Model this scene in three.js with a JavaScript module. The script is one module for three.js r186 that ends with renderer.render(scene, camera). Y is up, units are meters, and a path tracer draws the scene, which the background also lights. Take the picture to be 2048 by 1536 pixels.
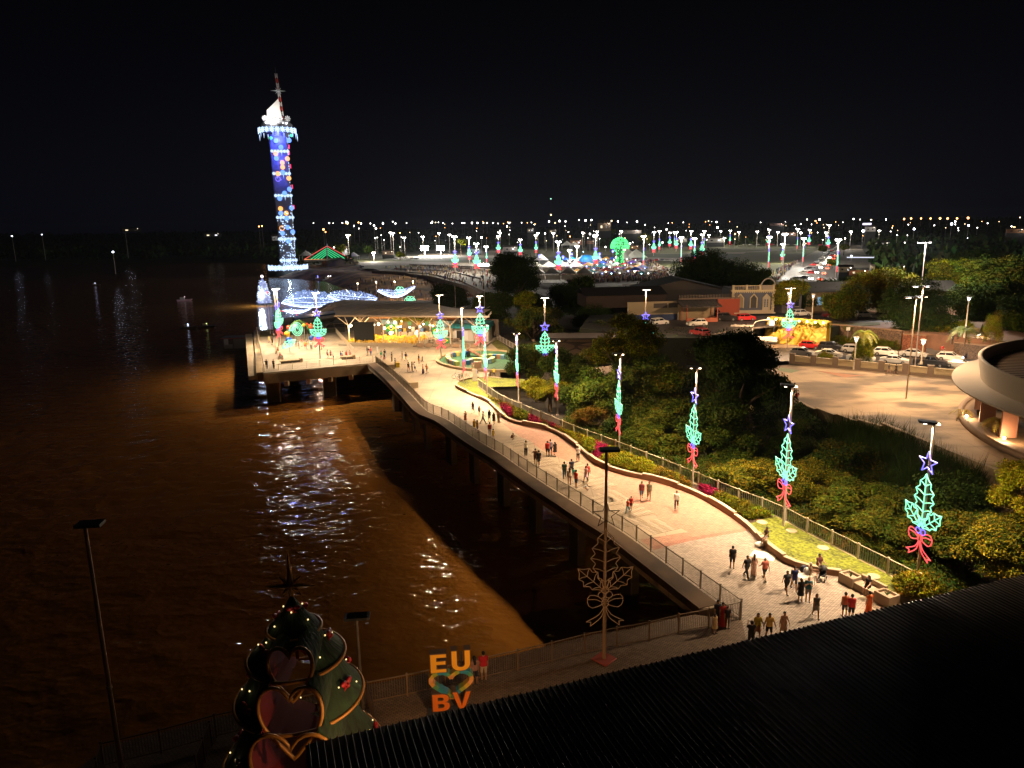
import * as THREE from 'three';
import { mergeGeometries } from 'three/addons/utils/BufferGeometryUtils.js';
import { FontLoader } from 'three/addons/loaders/FontLoader.js';
import { TextGeometry } from 'three/addons/geometries/TextGeometry.js';
import { Brush, Evaluator, SUBTRACTION, ADDITION } from 'three-bvh-csg';

// ---------------------------------------------------------------- camera, sky, moonlight, exposure
const scene = new THREE.Scene();
const camera = new THREE.PerspectiveCamera(55.81, 4 / 3, 0.5, 9000);
camera.position.set(0, 24, 0);
camera.rotation.order = 'YXZ';
camera.rotation.set(-12.2 * Math.PI / 180, 0, -0.95 * Math.PI / 180);
camera.updateMatrixWorld(true);
const skyData = new Float32Array(64 * 64 * 4);
for (let j = 0; j < 64; j++) for (let i = 0; i < 64; i++) {
  const e = Math.max(0, (j + 0.5) / 64 * 180 - 90) / 90, k = Math.exp(-e * 9), o = (j * 64 + i) * 4;
  skyData[o] = 0.0004 + 0.0009 * k; skyData[o + 1] = 0.0004 + 0.0011 * k; skyData[o + 2] = 0.0009 + 0.0027 * k; skyData[o + 3] = 1;
}
const sky = new THREE.DataTexture(skyData, 64, 64, THREE.RGBAFormat, THREE.FloatType);
sky.mapping = THREE.EquirectangularReflectionMapping; sky.magFilter = THREE.LinearFilter; sky.needsUpdate = true;
scene.background = sky; scene.environment = sky;
const moon = new THREE.DirectionalLight(new THREE.Color(1, 0.96, 0.9), 0.004);
moon.position.set(300, 500, 200); moon.castShadow = true; moon.name = 'moon_light';
Object.assign(moon.shadow.camera, { left: -300, right: 300, top: 300, bottom: -300, far: 2000 });
scene.add(moon, moon.target);
const renderer = new THREE.WebGLRenderer({ antialias: true });
renderer.setSize(1024, 768);
renderer.toneMapping = THREE.LinearToneMapping;
renderer.toneMappingExposure = 1;
renderer.shadowMap.enabled = true;

// ---------------------------------------------------------------- helpers
const V = (x, y, z) => new THREE.Vector3(x, y, z);
let seed0 = 7;
function rngOf(s) { let a = s >>> 0; return () => { a = (a + 0x6d2b79f5) | 0; let t = Math.imul(a ^ (a >>> 15), 1 | a); t = (t + Math.imul(t ^ (t >>> 7), 61 | t)) ^ t; return ((t ^ (t >>> 14)) >>> 0) / 4294967296; }; }
const R = rngOf(4242), rr = (a, b, r = R) => a + (b - a) * r();
const F = 1450, CX = 1024, CY = 768;
function ray(px, py) { return V((px - CX) / F, -(py - CY) / F, -1).applyQuaternion(camera.quaternion); }
function G(px, py, y = 0) { const d = ray(px, py), t = (y - 24) / d.y; return V(d.x * t, y, d.z * t); }       // a spot of ground at height y, read off the photograph's survey
function at(px, py, dist) { const d = ray(px, py), t = dist / Math.hypot(d.x, d.z); return V(d.x * t, 24 + d.y * t, d.z * t); }
const GP = (list, y = 0) => list.map(([a, b]) => G(a, b, y));
const usedNames = new Map();
function numbered(n) { const k = usedNames.get(n) || 0; usedNames.set(n, k + 1); return k ? n + '_' + String(k).padStart(3, '0') : n; }
function tag(o, label, category, group, kind) { Object.assign(o.userData, { label, category }); if (group) o.userData.group = group; if (kind) o.userData.kind = kind; return o; }
function thing(name, label, category, p = V(0, 0, 0), turn = 0, group) {
  const o = new THREE.Group(); o.name = numbered(name); o.position.copy(p); o.rotation.y = turn; scene.add(o); return tag(o, label, category, group);
}
function part(name, geo, mat, parent, label) { const m = new THREE.Mesh(geo, mat); m.name = name; parent.add(m); if (label) m.userData.label = label; return m; }
function solo(name, geo, mat, label, category, group) { const m = new THREE.Mesh(geo, mat); m.name = numbered(name); scene.add(m); return tag(m, label, category, group); }
function ground(name, geo, mat, label) { const m = new THREE.Mesh(geo, mat); m.name = numbered(name); m.userData = { kind: 'structure', label }; scene.add(m); return m; }
function copy(o, label, p, turn) { const c = o.clone(); c.name = numbered(o.name.replace(/_\d+$/, '')); c.userData = { ...o.userData }; if (label) c.userData.label = label; if (p) c.position.copy(p); if (turn !== undefined) c.rotation.y = turn; scene.add(c); return c; }
const ORD = ['first', 'second', 'third', 'fourth', 'fifth', 'sixth', 'seventh', 'eighth', 'ninth', 'tenth', 'eleventh', 'twelfth', 'thirteenth', 'fourteenth', 'fifteenth', 'sixteenth', 'seventeenth', 'eighteenth', 'nineteenth', 'twentieth'];
const TENS = ['', '', 'twenty', 'thirty', 'forty', 'fifty', 'sixty', 'seventy', 'eighty', 'ninety'];
const ord = (i) => i === 99 ? "hundredth" : i > 99 ? "one hundred and " + ord(i - 100) : i < 20 ? ORD[i] : (i + 1) % 10 ? TENS[Math.floor((i + 1) / 10)] + '-' + ORD[(i + 1) % 10 - 1] : TENS[(i + 1) / 10].replace(/y$/, 'ieth');

// geometry
const noUV = (g) => { if (!g.attributes.uv) g.setAttribute('uv', new THREE.BufferAttribute(new Float32Array(g.attributes.position.count * 2), 2)); return g; };
function mg(list) {
  return mergeGeometries(list.filter(Boolean).map((g) => {
    let q = g.index ? g.toNonIndexed() : g;
    for (const k of Object.keys(q.attributes)) if (!['position', 'normal', 'uv'].includes(k)) q.deleteAttribute(k);
    if (!q.attributes.normal) q.computeVertexNormals();
    return noUV(q);
  }));
}
function bx(w, h, d, x = 0, y = 0, z = 0, ry = 0, rz = 0, rx = 0) { const g = new THREE.BoxGeometry(w, h, d); if (rx) g.rotateX(rx); if (rz) g.rotateZ(rz); if (ry) g.rotateY(ry); return g.translate(x, y, z); }
function cyl(r0, r1, h, x = 0, y = 0, z = 0, seg = 12) { return new THREE.CylinderGeometry(r1, r0, h, seg).translate(x, y + h / 2, z); }
function bar(a, b, r, seg = 6, r1) { const d = b.clone().sub(a), g = new THREE.CylinderGeometry(r1 ?? r, r, d.length(), seg); g.translate(0, d.length() / 2, 0); g.applyQuaternion(new THREE.Quaternion().setFromUnitVectors(V(0, 1, 0), d.normalize())); return g.translate(a.x, a.y, a.z); }
function sph(r, x = 0, y = 0, z = 0, w = 12, h = 8, sx = 1, sy = 1, sz = 1) { return new THREE.SphereGeometry(r, w, h).scale(sx, sy, sz).translate(x, y, z); }
function tube(pts, r, seg = 5, closed = false, per = 1) { return new THREE.TubeGeometry(new THREE.CatmullRomCurve3(pts, closed, 'catmullrom', 0.5), Math.max(2, Math.round(pts.length * per)), r, seg, closed); }
function poly(pts, r, seg = 5, closed = false) { const l = []; for (let i = 0; i < pts.length - (closed ? 0 : 1); i++) l.push(bar(pts[i], pts[(i + 1) % pts.length], r, seg)); for (const p of pts) l.push(new THREE.IcosahedronGeometry(r * 1.02, 0).translate(p.x, p.y, p.z)); return mg(l); }
function rawGeo(pos, uv) { const g = new THREE.BufferGeometry(); g.setAttribute('position', new THREE.Float32BufferAttribute(pos, 3)); if (uv) g.setAttribute('uv', new THREE.Float32BufferAttribute(uv, 2)); g.computeVertexNormals(); return g; }
function areaXZ(p) { let s = 0; for (let i = 0; i < p.length; i++) { const a = p[i], b = p[(i + 1) % p.length]; s += a.x * b.z - b.x * a.z; } return s / 2; }
function sheet(pts, y) {   // flat polygon, uv in metres
  const c = pts.map((p) => new THREE.Vector2(p.x, p.z)), t = THREE.ShapeUtils.triangulateShape(c, []), pos = [], uv = [];
  for (const f of t) { let q = f.map((i) => pts[i]); if (areaXZ(q) > 0) q.reverse(); for (const p of q) { pos.push(p.x, y ?? p.y, p.z); uv.push(p.x, -p.z); } }
  return rawGeo(pos, uv);
}
function prism(pts, y0, y1) {   // polygon block with skirts, uv in metres
  if (areaXZ(pts) > 0) pts = pts.slice().reverse();
  const pos = [], uv = []; let run = 0;
  for (let i = 0; i < pts.length; i++) {
    const a = pts[i], b = pts[(i + 1) % pts.length], l = Math.hypot(b.x - a.x, b.z - a.z);
    pos.push(a.x, y0, a.z, b.x, y0, b.z, b.x, y1, b.z, a.x, y0, a.z, b.x, y1, b.z, a.x, y1, a.z);
    uv.push(run, y0, run + l, y0, run + l, y1, run, y0, run + l, y1, run, y1); run += l;
  }
  return mg([rawGeo(pos, uv), sheet(pts, y1)]);
}
function offset(line, d) {  // polyline moved sideways (to its left) in the ground plane
  return line.map((p, i) => { const a = line[Math.max(0, i - 1)], b = line[Math.min(line.length - 1, i + 1)], t = b.clone().sub(a).setY(0).normalize(); return V(p.x + t.z * d, p.y, p.z - t.x * d); });
}
function smoothLine(pts, step) { const c = new THREE.CatmullRomCurve3(pts, false, 'centripetal'); const n = Math.max(2, Math.round(c.getLength() / step)); return c.getSpacedPoints(n); }
function ribbon(a, b) { return a.concat(b.slice().reverse()); }
function wallRun(line, w, y0, y1) { const l = offset(line, w / 2), r = offset(line, -w / 2); return prism(ribbon(l, r), y0, y1); }
function lathe(prof, seg = 24) { return new THREE.LatheGeometry(prof.map(([a, b]) => new THREE.Vector2(a, b)), seg); }
function inPoly(x, z, p) { let k = false; for (let i = 0, j = p.length - 1; i < p.length; j = i++) if ((p[i].z > z) !== (p[j].z > z) && x < (p[j].x - p[i].x) * (z - p[i].z) / (p[j].z - p[i].z) + p[i].x) k = !k; return k; }
function distPoly(x, z, p) { let d = 1e9; for (let i = 0, j = p.length - 1; i < p.length; j = i++) { const ax = p[j].x, az = p[j].z, bx_ = p[i].x - ax, bz = p[i].z - az, t = Math.max(0, Math.min(1, ((x - ax) * bx_ + (z - az) * bz) / (bx_ * bx_ + bz * bz || 1))); d = Math.min(d, Math.hypot(x - ax - bx_ * t, z - az - bz * t)); } return inPoly(x, z, p) ? d : -d; }
const sst = (a, b, x) => { const t = Math.max(0, Math.min(1, (x - a) / (b - a))); return t * t * (3 - 2 * t); };

// materials: real-world linear base colours
const matCache = new Map();
function M(r, g, b, rough = 0.8, o = {}) {
  const k = [r, g, b, rough, ...Object.keys(o), ...Object.values(o).map((v) => v?.uuid || v)].join();
  if (!matCache.has(k)) matCache.set(k, new THREE.MeshStandardMaterial({ color: new THREE.Color().setRGB(r, g, b), roughness: rough, ...o }));
  return matCache.get(k);
}
function E(r, g, b, k = 1, base = 0.05) { const id = 'e' + [r, g, b, k, base].join(); if (!matCache.has(id)) matCache.set(id, new THREE.MeshStandardMaterial({ color: new THREE.Color().setRGB(base, base, base), emissive: new THREE.Color().setRGB(r, g, b), emissiveIntensity: k, roughness: 0.6 })); return matCache.get(id); }
function lattice(n, s) { const r = rngOf(s), a = new Float32Array(n * n); for (let i = 0; i < a.length; i++) a[i] = r(); return (x, y) => { const xi = Math.floor(x), yi = Math.floor(y), u = x - xi, v = y - yi, U = u * u * (3 - 2 * u), W = v * v * (3 - 2 * v), g = (i, j) => a[((j % n + n) % n) * n + (i % n + n) % n]; return g(xi, yi) * (1 - U) * (1 - W) + g(xi + 1, yi) * U * (1 - W) + g(xi, yi + 1) * (1 - U) * W + g(xi + 1, yi + 1) * U * W; }; }
function fbmTile(base, oct, s, ax = 1) { const L = []; for (let i = 0; i < oct; i++) L.push([lattice(base << i, s + i * 17), base << i]); return (u, v) => { let t = 0, a = 0.5, w = 0; for (const [f, n] of L) { t += a * f(u * n, v * n); w += a; a *= 0.5; } return t / w; }; }
function tex(n, metres, fn, srgb = false) {
  const d = new Uint8Array(n * n * 4), c = [0, 0, 0];
  for (let j = 0; j < n; j++) for (let i = 0; i < n; i++) { const v = fn(i / n, j / n, c); const o = (j * n + i) * 4; if (typeof v === 'number') { d[o] = d[o + 1] = d[o + 2] = Math.max(0, Math.min(255, v * 255)); } else for (let k = 0; k < 3; k++) d[o + k] = Math.max(0, Math.min(255, c[k] * 255)); d[o + 3] = 255; }
  const t = new THREE.DataTexture(d, n, n); t.wrapS = t.wrapT = THREE.RepeatWrapping; t.magFilter = THREE.LinearFilter; t.minFilter = THREE.LinearMipmapLinearFilter; t.generateMipmaps = true; t.repeat.set(1 / metres, 1 / metres); t.needsUpdate = true;
  return t;
}
const nA = fbmTile(4, 6, 11), nB = fbmTile(6, 6, 91), nC = fbmTile(16, 4, 5);
const texConcrete = tex(512, 14, (u, v) => 0.62 + 0.5 * (nA(u, v) - 0.5) + 0.25 * (nC(u, v) - 0.5));
const texStain = tex(512, 34, (u, v) => { const s = nB(u, v * 1), t = nA(u, v); return 0.35 + 0.75 * sst(0.32, 0.7, s) * (0.65 + 0.5 * t); });
const texSquare = tex(1024, 40, (u, v) => { const s = nB(u, v * 2 % 1), t = nA(u * 2 % 1, v * 2 % 1), w = nA(u, (v * 4) % 1), j = Math.min((u * 8) % 1, 1 - (u * 8) % 1, (v * 8) % 1, 1 - (v * 8) % 1) < 0.012 ? 0.78 : 1; return j * (0.28 + 0.55 * sst(0.34, 0.66, s) + 0.28 * (t - 0.5) + 0.5 * (w - 0.5)); });
const texSlab = tex(1024, 24, (u, v) => { const j = Math.min((u * 10) % 1, 1 - (u * 10) % 1, (v * 10) % 1, 1 - (v * 10) % 1) < 0.018 ? 0.72 : 1, id = Math.sin(Math.floor(u * 10) * 12.9 + Math.floor(v * 10) * 78.2) * 43758.5, t = id - Math.floor(id); return j * (0.6 + 0.14 * t + 0.55 * (nA(u * 2 % 1, v * 2 % 1) - 0.5) + 0.4 * (nB(u, v) - 0.5)); });
function paverFn(cols, rows, joint, tone) { const r = rngOf(77), id = new Float32Array(cols * rows).map(() => r()); return (u, v) => { const y = v * rows, row = Math.floor(y) % rows, x = u * cols + (row % 2) * 0.5, col = Math.floor(x) % cols, fx = x - Math.floor(x), fy = y - Math.floor(y), e = Math.min(fx, 1 - fx) * 0.5, f = Math.min(fy, 1 - fy) * 0.5 * cols / rows * 2; const k = Math.min(e, f) < joint ? 0.45 : 1; return k * (0.78 + tone * (id[row * cols + col] - 0.5)) * (0.85 + 0.3 * nA(u, v)); }; }
const texPaver = tex(512, 3.6, paverFn(16, 32, 0.06, 0.35));
const texBrick = tex(512, 2.4, paverFn(10, 20, 0.05, 0.3));
const texGrain = tex(256, 3, (u, v) => 0.55 + 0.9 * (nC(u, v) - 0.5) + 0.4 * (nB(u, v) - 0.5));
const texGrass = tex(512, 5, (u, v) => 0.5 + 1.1 * (nC(u * 2 % 1, v * 2 % 1) - 0.5) + 0.7 * (nA(u, v) - 0.5));
const texStone = tex(512, 3.2, (() => { const r = rngOf(9), P = []; for (let i = 0; i < 90; i++) P.push([r(), r(), r()]); return (u, v) => { let a = 9, b = 9, w = 0; for (const [x, y, t] of P) { let dx = Math.abs(u - x), dy = Math.abs(v - y); dx = Math.min(dx, 1 - dx); dy = Math.min(dy, 1 - dy); const d = Math.hypot(dx, dy * 1.25); if (d < a) { b = a; a = d; w = t; } else if (d < b) b = d; } return b - a < 0.012 ? 0.25 : 0.55 + 0.45 * w; }; })());
const texWater = tex(1024, 26, (() => { const a = fbmTile(10, 4, 301), b = fbmTile(26, 4, 77), c = fbmTile(5, 3, 12); return (u, v) => { const w = 0.04 * (c(u, v) - 0.5); const s = a(u + w, v * 1 + w), t = b(u, v); return 0.5 + 0.55 * (Math.abs(s - 0.5) * -2 + 0.5) * 0.6 + 0.30 * (t - 0.5) + 0.25 * (c(u, v) - 0.5); }; })());
const concreteM = (r, g, b, o = {}) => M(r, g, b, 0.85, { map: texConcrete, bumpMap: texGrain, bumpScale: 0.004, ...o });

// a lamp's light: same colour as its glowing face
function bulbLight(parent, p, color, cd, radius = 0.2, name = 'lamp_light') { const l = new THREE.PointLight(new THREE.Color().setRGB(...color), cd); l.position.copy(p); l.shadow.radius = radius / 0.02; l.castShadow = true; l.name = name; parent.add(l); return l; }
// ---------------------------------------------------------------- survey lines
const railPx = [[1481, 1238], [1433, 1199], [1386, 1168], [1344, 1137], [1306, 1108.6], [1276, 1085], [1246, 1065], [1218, 1050], [1193, 1034], [1169, 1019], [1146, 1003.6], [1126, 990], [1106, 979], [1088, 967], [1071, 956], [1054, 945], [1038, 934], [1024, 924], [1009, 913], [973.6, 892], [949, 876.7], [885.6, 835], [862, 827], [820, 787], [782, 750], [752, 726]];
const railRaw = GP(railPx), railLine = smoothLine(railRaw.filter((_, i) => i % 2 === 0 || i > 17), 2);
const kerbPx = [[1681, 1152], [1646, 1147.5], [1581, 1130], [1534, 1098], [1517, 1080], [1496, 1058], [1449, 1024], [1397, 994], [1358, 978], [1310, 963], [1266, 954], [1224.6, 942.5], [1195, 930], [1179, 918], [1146.5, 891], [1115, 869], [1082, 857], [1050, 851], [1020, 842], [1003, 832], [989, 817], [973.6, 804], [940, 789], [917, 778], [913, 769], [935, 761.5], [979, 757.5], [1002, 760]];
const kerbLine = GP(kerbPx);
const fencePx = [[1900, 1225], [1836, 1190], [1771.7, 1156], [1717.5, 1128.5], [1666, 1101], [1619, 1077], [1549, 1039], [1500, 1021], [1434.6, 993], [1350, 957], [1220, 903], [1132, 869], [1118.5, 862], [1068, 840], [1007, 813], [957, 777]];
const fenceLine = GP(fencePx);
const nearRail = GP([[1417, 1255], [1351, 1268], [1282, 1286], [1213, 1297], [1141, 1315], [1065, 1334], [986, 1352], [817, 1391], [736, 1407], [433, 1475], [323, 1506], [208, 1534]]);

// ---------------------------------------------------------------- river and land
const landPoly = [V(30, 0, 60), V(27, 0, -20), V(22, 0, -40), V(16, 0, -55), V(8, 0, -75), V(0, 0, -92), V(-10, 0, -112), V(-20, 0, -132), V(-30, 0, -150), V(-52, 0, -182),
  ...GP([[612, 640], [676, 605], [676, 578], [640, 562], [560, 557], [536, 548], [545, 534], [603, 531], [640, 533], [600, 526], [420, 524], [200, 527], [-60, 533], [-700, 548]], -6), V(-2600, 0, -300), V(-6000, 0, -300), V(-6000, 0, -7500), V(6000, 0, -7500), V(6000, 0, 60)].map((p) => V(p.x, 0, p.z));
const beachPoly = GP([[600, 610], [676, 612], [860, 616], [1010, 600], [1000, 560], [900, 545], [700, 541], [560, 536], [530, 552]], -4).map((p) => V(p.x, 0, p.z));
const hillN = lattice(64, 3);
function height(x, z) {
  const d = distPoly(x, z, landPoly);
  let top = -0.6;
  const bank = sst(-150, -125, z);
  top = top * (1 - bank) + bank * (-3.6 + 0.6 * (hillN(x * 0.15, z * 0.15) - 0.5));
  const b = distPoly(x, z, beachPoly); if (b > -12) top = top + (-4.9 + 3.2 * sst(-330, -420, z) - top) * sst(-12, 25, b);
  const r = Math.hypot(x, z); if (r > 1000) top += sst(1000, 2600, r) * (8 + 10 * hillN(x * 0.004, z * 0.004)) + 0.8 * sst(1000, 1300, r) * hillN(x * 0.02, z * 0.02);
  const steep = r > 300 ? 22 : 7;
  return -9 + (top + 9) * sst(-steep * 0.6, steep, d);
}
function gridAxis(list) { const o = []; for (let i = 0; i < list.length - 1; i++) { const [a, s] = list[i], b = list[i + 1][0], n = Math.max(1, Math.round(Math.abs(b - a) / s)); for (let k = 0; k < n; k++) o.push(a + (b - a) * k / n); } o.push(list[list.length - 1][0]); return o; }
{
  const xs = gridAxis([[-6000, 600], [-1200, 60], [-500, 22], [-200, 6], [120, 12], [400, 60], [1200, 600], [6000, 1]]), zs = gridAxis([[60, 8], [-20, 5], [-200, 6], [-560, 14], [-900, 60], [-2400, 500], [-7500, 1]]);
  const hv = zs.map((z) => xs.map((x) => height(x, z))), sand = [[], []], bank = [[], []], far = [[], []];
  for (let j = 0; j < zs.length - 1; j++) for (let i = 0; i < xs.length - 1; i++) {
    const mx = (xs[i] + xs[i + 1]) / 2, mz = (zs[j] + zs[j + 1]) / 2, t = inPoly(mx, mz, beachPoly) ? sand : mz > -260 && mx > -80 ? bank : far;
    for (const [a, b] of [[0, 0], [1, 0], [1, 1], [0, 0], [1, 1], [0, 1]]) { t[0].push(xs[i + a], hv[j + b][i + a], zs[j + b]); t[1].push(xs[i + a], -zs[j + b]); }
  }
  ground('sand_beach', rawGeo(...sand), M(0.34, 0.175, 0.065, 0.95, { map: texStain, bumpMap: texGrain, bumpScale: 0.03 }), 'brown sand beach beyond the promenade');
  ground('hillside', rawGeo(...bank), M(0.05, 0.035, 0.018, 0.95, { map: texGrass }), 'dark earth bank under the trees beside the promenade');
  ground('terrain', rawGeo(...far), M(0.045, 0.05, 0.02, 0.95, { map: texGrass }), 'dark land stretching to the horizon');
}
{ // one sheet of moving water, low swells in the mesh, ripples in the bump map
  const xs = gridAxis([[-6000, 900], [-700, 60], [-240, 8], [-70, 0.7], [34, 30], [90, 1]]), zs = gridAxis([[40, 10], [-24, 0.7], [-135, 3], [-270, 12], [-900, 200], [-2600, 1]]);
  const pos = [], uv = [], idx = [], n1 = lattice(128, 71), n2 = lattice(128, 72);
  zs.forEach((z) => xs.forEach((x) => { const near = sst(-250, -120, z) * sst(-120, -70, x); pos.push(x, -6 + near * (0.16 * (n1(x * 0.28 + z * 0.1, z * 0.34) - 0.5) + 0.09 * (n2(x * 0.6, z * 0.85 + x * 0.2) - 0.5)), z); uv.push(x * 0.8, -z * 1.0); }));
  for (let j = 0; j < zs.length - 1; j++) for (let i = 0; i < xs.length - 1; i++) { const a = j * xs.length + i, b = a + 1, c = a + xs.length, d = c + 1; idx.push(a, b, c, b, d, c); }
  const g = new THREE.BufferGeometry(); g.setAttribute('position', new THREE.Float32BufferAttribute(pos, 3)); g.setAttribute('uv', new THREE.Float32BufferAttribute(uv, 2)); g.setIndex(idx); g.computeVertexNormals();
  ground('river_water', g, new THREE.MeshPhysicalMaterial({ color: new THREE.Color().setRGB(0.25, 0.10, 0.016), roughness: 0.08, ior: 1.33, bumpMap: texWater, bumpScale: 0.4 }), 'muddy brown river with glittering ripples');
}

// ---------------------------------------------------------------- promenade deck
const deckEdge = offset(railLine, 1.5);
const walkTop = ribbon(deckEdge, [V(31, 0, -38), ...GP([[1885, 1190], [1771.7, 1160], [1666, 1105], [1549, 1043], [1350, 961], [1220, 907], [1118.5, 866], [1030, 828], [985, 800]]), V(-1, 0, -118), V(-2, 0, -131)].map((p) => p));
const gA = deckEdge[0];
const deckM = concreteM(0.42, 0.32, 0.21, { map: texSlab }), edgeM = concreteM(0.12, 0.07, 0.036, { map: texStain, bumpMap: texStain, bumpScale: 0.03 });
{
  const front = [V(40, 0, -18), V(31, 0, -38), V(31, 0, -40)];
  const frontEdge = offset(nearRail, -1.6);
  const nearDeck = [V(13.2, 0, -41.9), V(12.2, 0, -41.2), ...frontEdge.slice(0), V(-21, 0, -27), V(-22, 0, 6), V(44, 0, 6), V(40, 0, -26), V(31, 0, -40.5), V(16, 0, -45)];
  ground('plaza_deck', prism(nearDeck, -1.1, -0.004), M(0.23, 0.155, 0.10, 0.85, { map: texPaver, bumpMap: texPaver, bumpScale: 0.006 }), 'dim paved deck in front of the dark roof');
  const mid = railLine.filter((p) => p.z < -42.5);
  const walkway = ribbon(offset(mid, 1.5), [V(28, 0, -43.4), ...GP([[1836, 1192], [1771.7, 1160], [1666, 1105], [1549, 1043], [1434, 997], [1350, 961], [1220, 907], [1118.5, 866], [1030, 828], [975, 796]]), V(-4.2, 0, -114), V(-3, 0, -131.5)]);
  ground('promenade_walkway', prism(walkway, -1.0, 0), deckM, 'pale concrete walkway curving along the river');
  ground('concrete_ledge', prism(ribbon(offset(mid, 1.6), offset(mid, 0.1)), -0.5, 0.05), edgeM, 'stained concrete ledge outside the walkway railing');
  const plat = GP([[527, 746], [742, 726.5], [752, 724], [1000, 745], [1010, 690], [905, 655], [690, 655], [512, 664]]);
  ground('river_platform', prism(plat, -1.0, 0.002), concreteM(0.44, 0.34, 0.225, { map: texSlab }), 'square viewing platform over the river');
}
// paving zones: sheets 4 mm apart
{
  const kerbTo = (a, b) => kerbLine.slice(a, b + 1);
  const greyZone = [...GP([[1484, 1240], [1344, 1140], [1310, 1112], [1302, 1096]]), ...GP([[1380, 1076], [1494, 1057]]), ...GP([[1534, 1098], [1581, 1131], [1646, 1149], [1681, 1153], [1700, 1185], [1756, 1222], [1800, 1212], [1845, 1230]]), V(24, 0, -36), V(13, 0, -36)];
  ground('grey_paving', sheet(greyZone, 0.008), M(0.36, 0.285, 0.22, 0.8, { map: texPaver, bumpMap: texPaver, bumpScale: 0.006 }), 'grey block paving at the near end of the walkway');
  const pinkZone = [...GP([[1302, 1095], [1380, 1075], [1495, 1056]]), ...kerbTo(6, 19), ...GP([[992, 838], [1040, 873], [1085, 900], [1130, 920], [1180, 952], [1230, 985], [1275, 1008], [1325, 1040], [1376, 1064], [1300, 1076], [1280, 1080]])];
  ground('pink_paving', sheet(pinkZone, 0.008), M(0.46, 0.225, 0.14, 0.8, { map: texBrick, bumpMap: texBrick, bumpScale: 0.006 }), 'pink brick paving along the planted kerb');
  ground('red_paving_band', sheet(GP([[1301, 1094], [1380, 1075], [1495, 1056], [1499, 1061], [1384, 1081], [1308, 1100]]), 0.012), M(0.40, 0.165, 0.10, 0.8, { map: texBrick }), 'thin red paving band across the walkway');
  // striped panels of brown and cream paving slabs, each a piece
  const spots = [[1316, 1052, 0], [1268, 1022, 1], [1229, 992, 0], [1197, 968, 1], [1168, 950, 0], [1143, 930, 1], [1112, 944, 0], [1085, 925, 1], [1062, 905, 0], [1205, 1003, 1], [1250, 1040, 0], [1150, 972, 1], [1040, 885, 1]];
  const br = M(0.34, 0.25, 0.15, 0.8, { map: texPaver }), cr = M(0.43, 0.335, 0.225, 0.8, { map: texPaver });
  const t = thing('paving_panel', 'square panels of brown and cream striped paving slabs set into the walkway', 'paving', V(0, 0.012, 0)); t.userData.kind = 'structure';
  spots.forEach(([x, y, k]) => { const p = G(x, y), q = railLine.reduce((a, b) => b.distanceTo(p) < a.distanceTo(p) ? b : a), i = railLine.indexOf(q), d = railLine[Math.min(i + 1, railLine.length - 1)].clone().sub(railLine[Math.max(0, i - 1)]), a = Math.atan2(-d.z, d.x);
    for (let s = 0; s < 6; s++) { const w = part('paving_slab', bx(2.5, 0.01, 0.42), (s % 2) ^ k ? br : cr, t); w.rotation.y = a + (k ? Math.PI / 2 : 0); const o = (s - 2.5) * 0.42; w.position.set(p.x + Math.sin(w.rotation.y) * o, 0, p.z + Math.cos(w.rotation.y) * o); } });
  // garden bed, lawns
  const bed = ribbon(kerbTo(5, 19), fenceLine.slice(6, 15).map((p) => p.clone()));
  ground('planting_soil', sheet(offset(bed, 0), 0.3), M(0.10, 0.055, 0.03, 0.95, { map: texGrain }), 'bare earth in the long planted bed');
  const lawn = [...kerbTo(0, 5).reverse(), ...fenceLine.slice(1, 7).reverse(), G(1800, 1205), G(1750, 1180)];
  ground('lawn', sheet(GP([[1496, 1056], [1517, 1078], [1534, 1096], [1581, 1128], [1646, 1145], [1690, 1149], [1735, 1163], [1768, 1188], [1790, 1200], [1836, 1195], [1771.7, 1157], [1717.5, 1129.5], [1666, 1102], [1619, 1078], [1549, 1040]]), 0.36), M(0.19, 0.215, 0.003, 0.95, { map: texGrass, bumpMap: texGrass, bumpScale: 0.05 }), 'bright green lawn behind the curved kerb');
  ground('lawn', sheet(GP([[914, 769], [917, 777], [940, 788], [973, 803], [990, 818], [1006, 834], [1040, 832], [957, 778], [1002, 777], [1050, 776], [1050, 762], [979, 758], [935, 762]]), 0.3), M(0.19, 0.215, 0.003, 0.95, { map: texGrass, bumpMap: texGrass, bumpScale: 0.05 }), 'wedge of lawn where the walkway meets the playground');
  ground('lawn', sheet(GP([[948, 668], [975, 680], [1010, 712], [1040, 735], [1060, 735], [1010, 690], [975, 662]]), 0.012), M(0.16, 0.15, 0.012, 0.95, { map: texGrass }), 'strip of lawn behind the playground');
  ground('lawn', sheet(GP([[520, 674], [690, 664], [690, 655], [520, 660]]), 0.03), M(0.2, 0.16, 0.02, 0.95, { map: texGrass }), 'grass strip at the back of the river platform');
  // kerbs: stepped terracotta coping pieces, each proud of the next
  const kt = thing('kerb_wall', 'stepped terracotta kerb wall holding the planted beds', 'kerb'); kt.userData.kind = 'structure';
  const kl = smoothLine(kerbLine, 1.0), terra = concreteM(0.36, 0.185, 0.09), cop = concreteM(0.55, 0.42, 0.28);
  for (let i = 0; i + 4 < kl.length; i += 4) { const seg = kl.slice(i, i + 5), h = 0.42 + 0.13 * ((i / 4) % 2) + (i > 44 ? -0.12 : 0); part('kerb_block', wallRun(seg, 0.26, 0, h), terra, kt); part('coping_stone', wallRun(seg, 0.34, h + 0.002, h + 0.07), cop, kt); }
  const st = thing('kerb_wall', 'low concrete kerb running under the dark picket fence', 'kerb'); st.userData.kind = 'structure';
  part('kerb_block', wallRun(fenceLine.slice(1), 0.3, 0, 0.34), concreteM(0.42, 0.32, 0.2), st);
}
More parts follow.
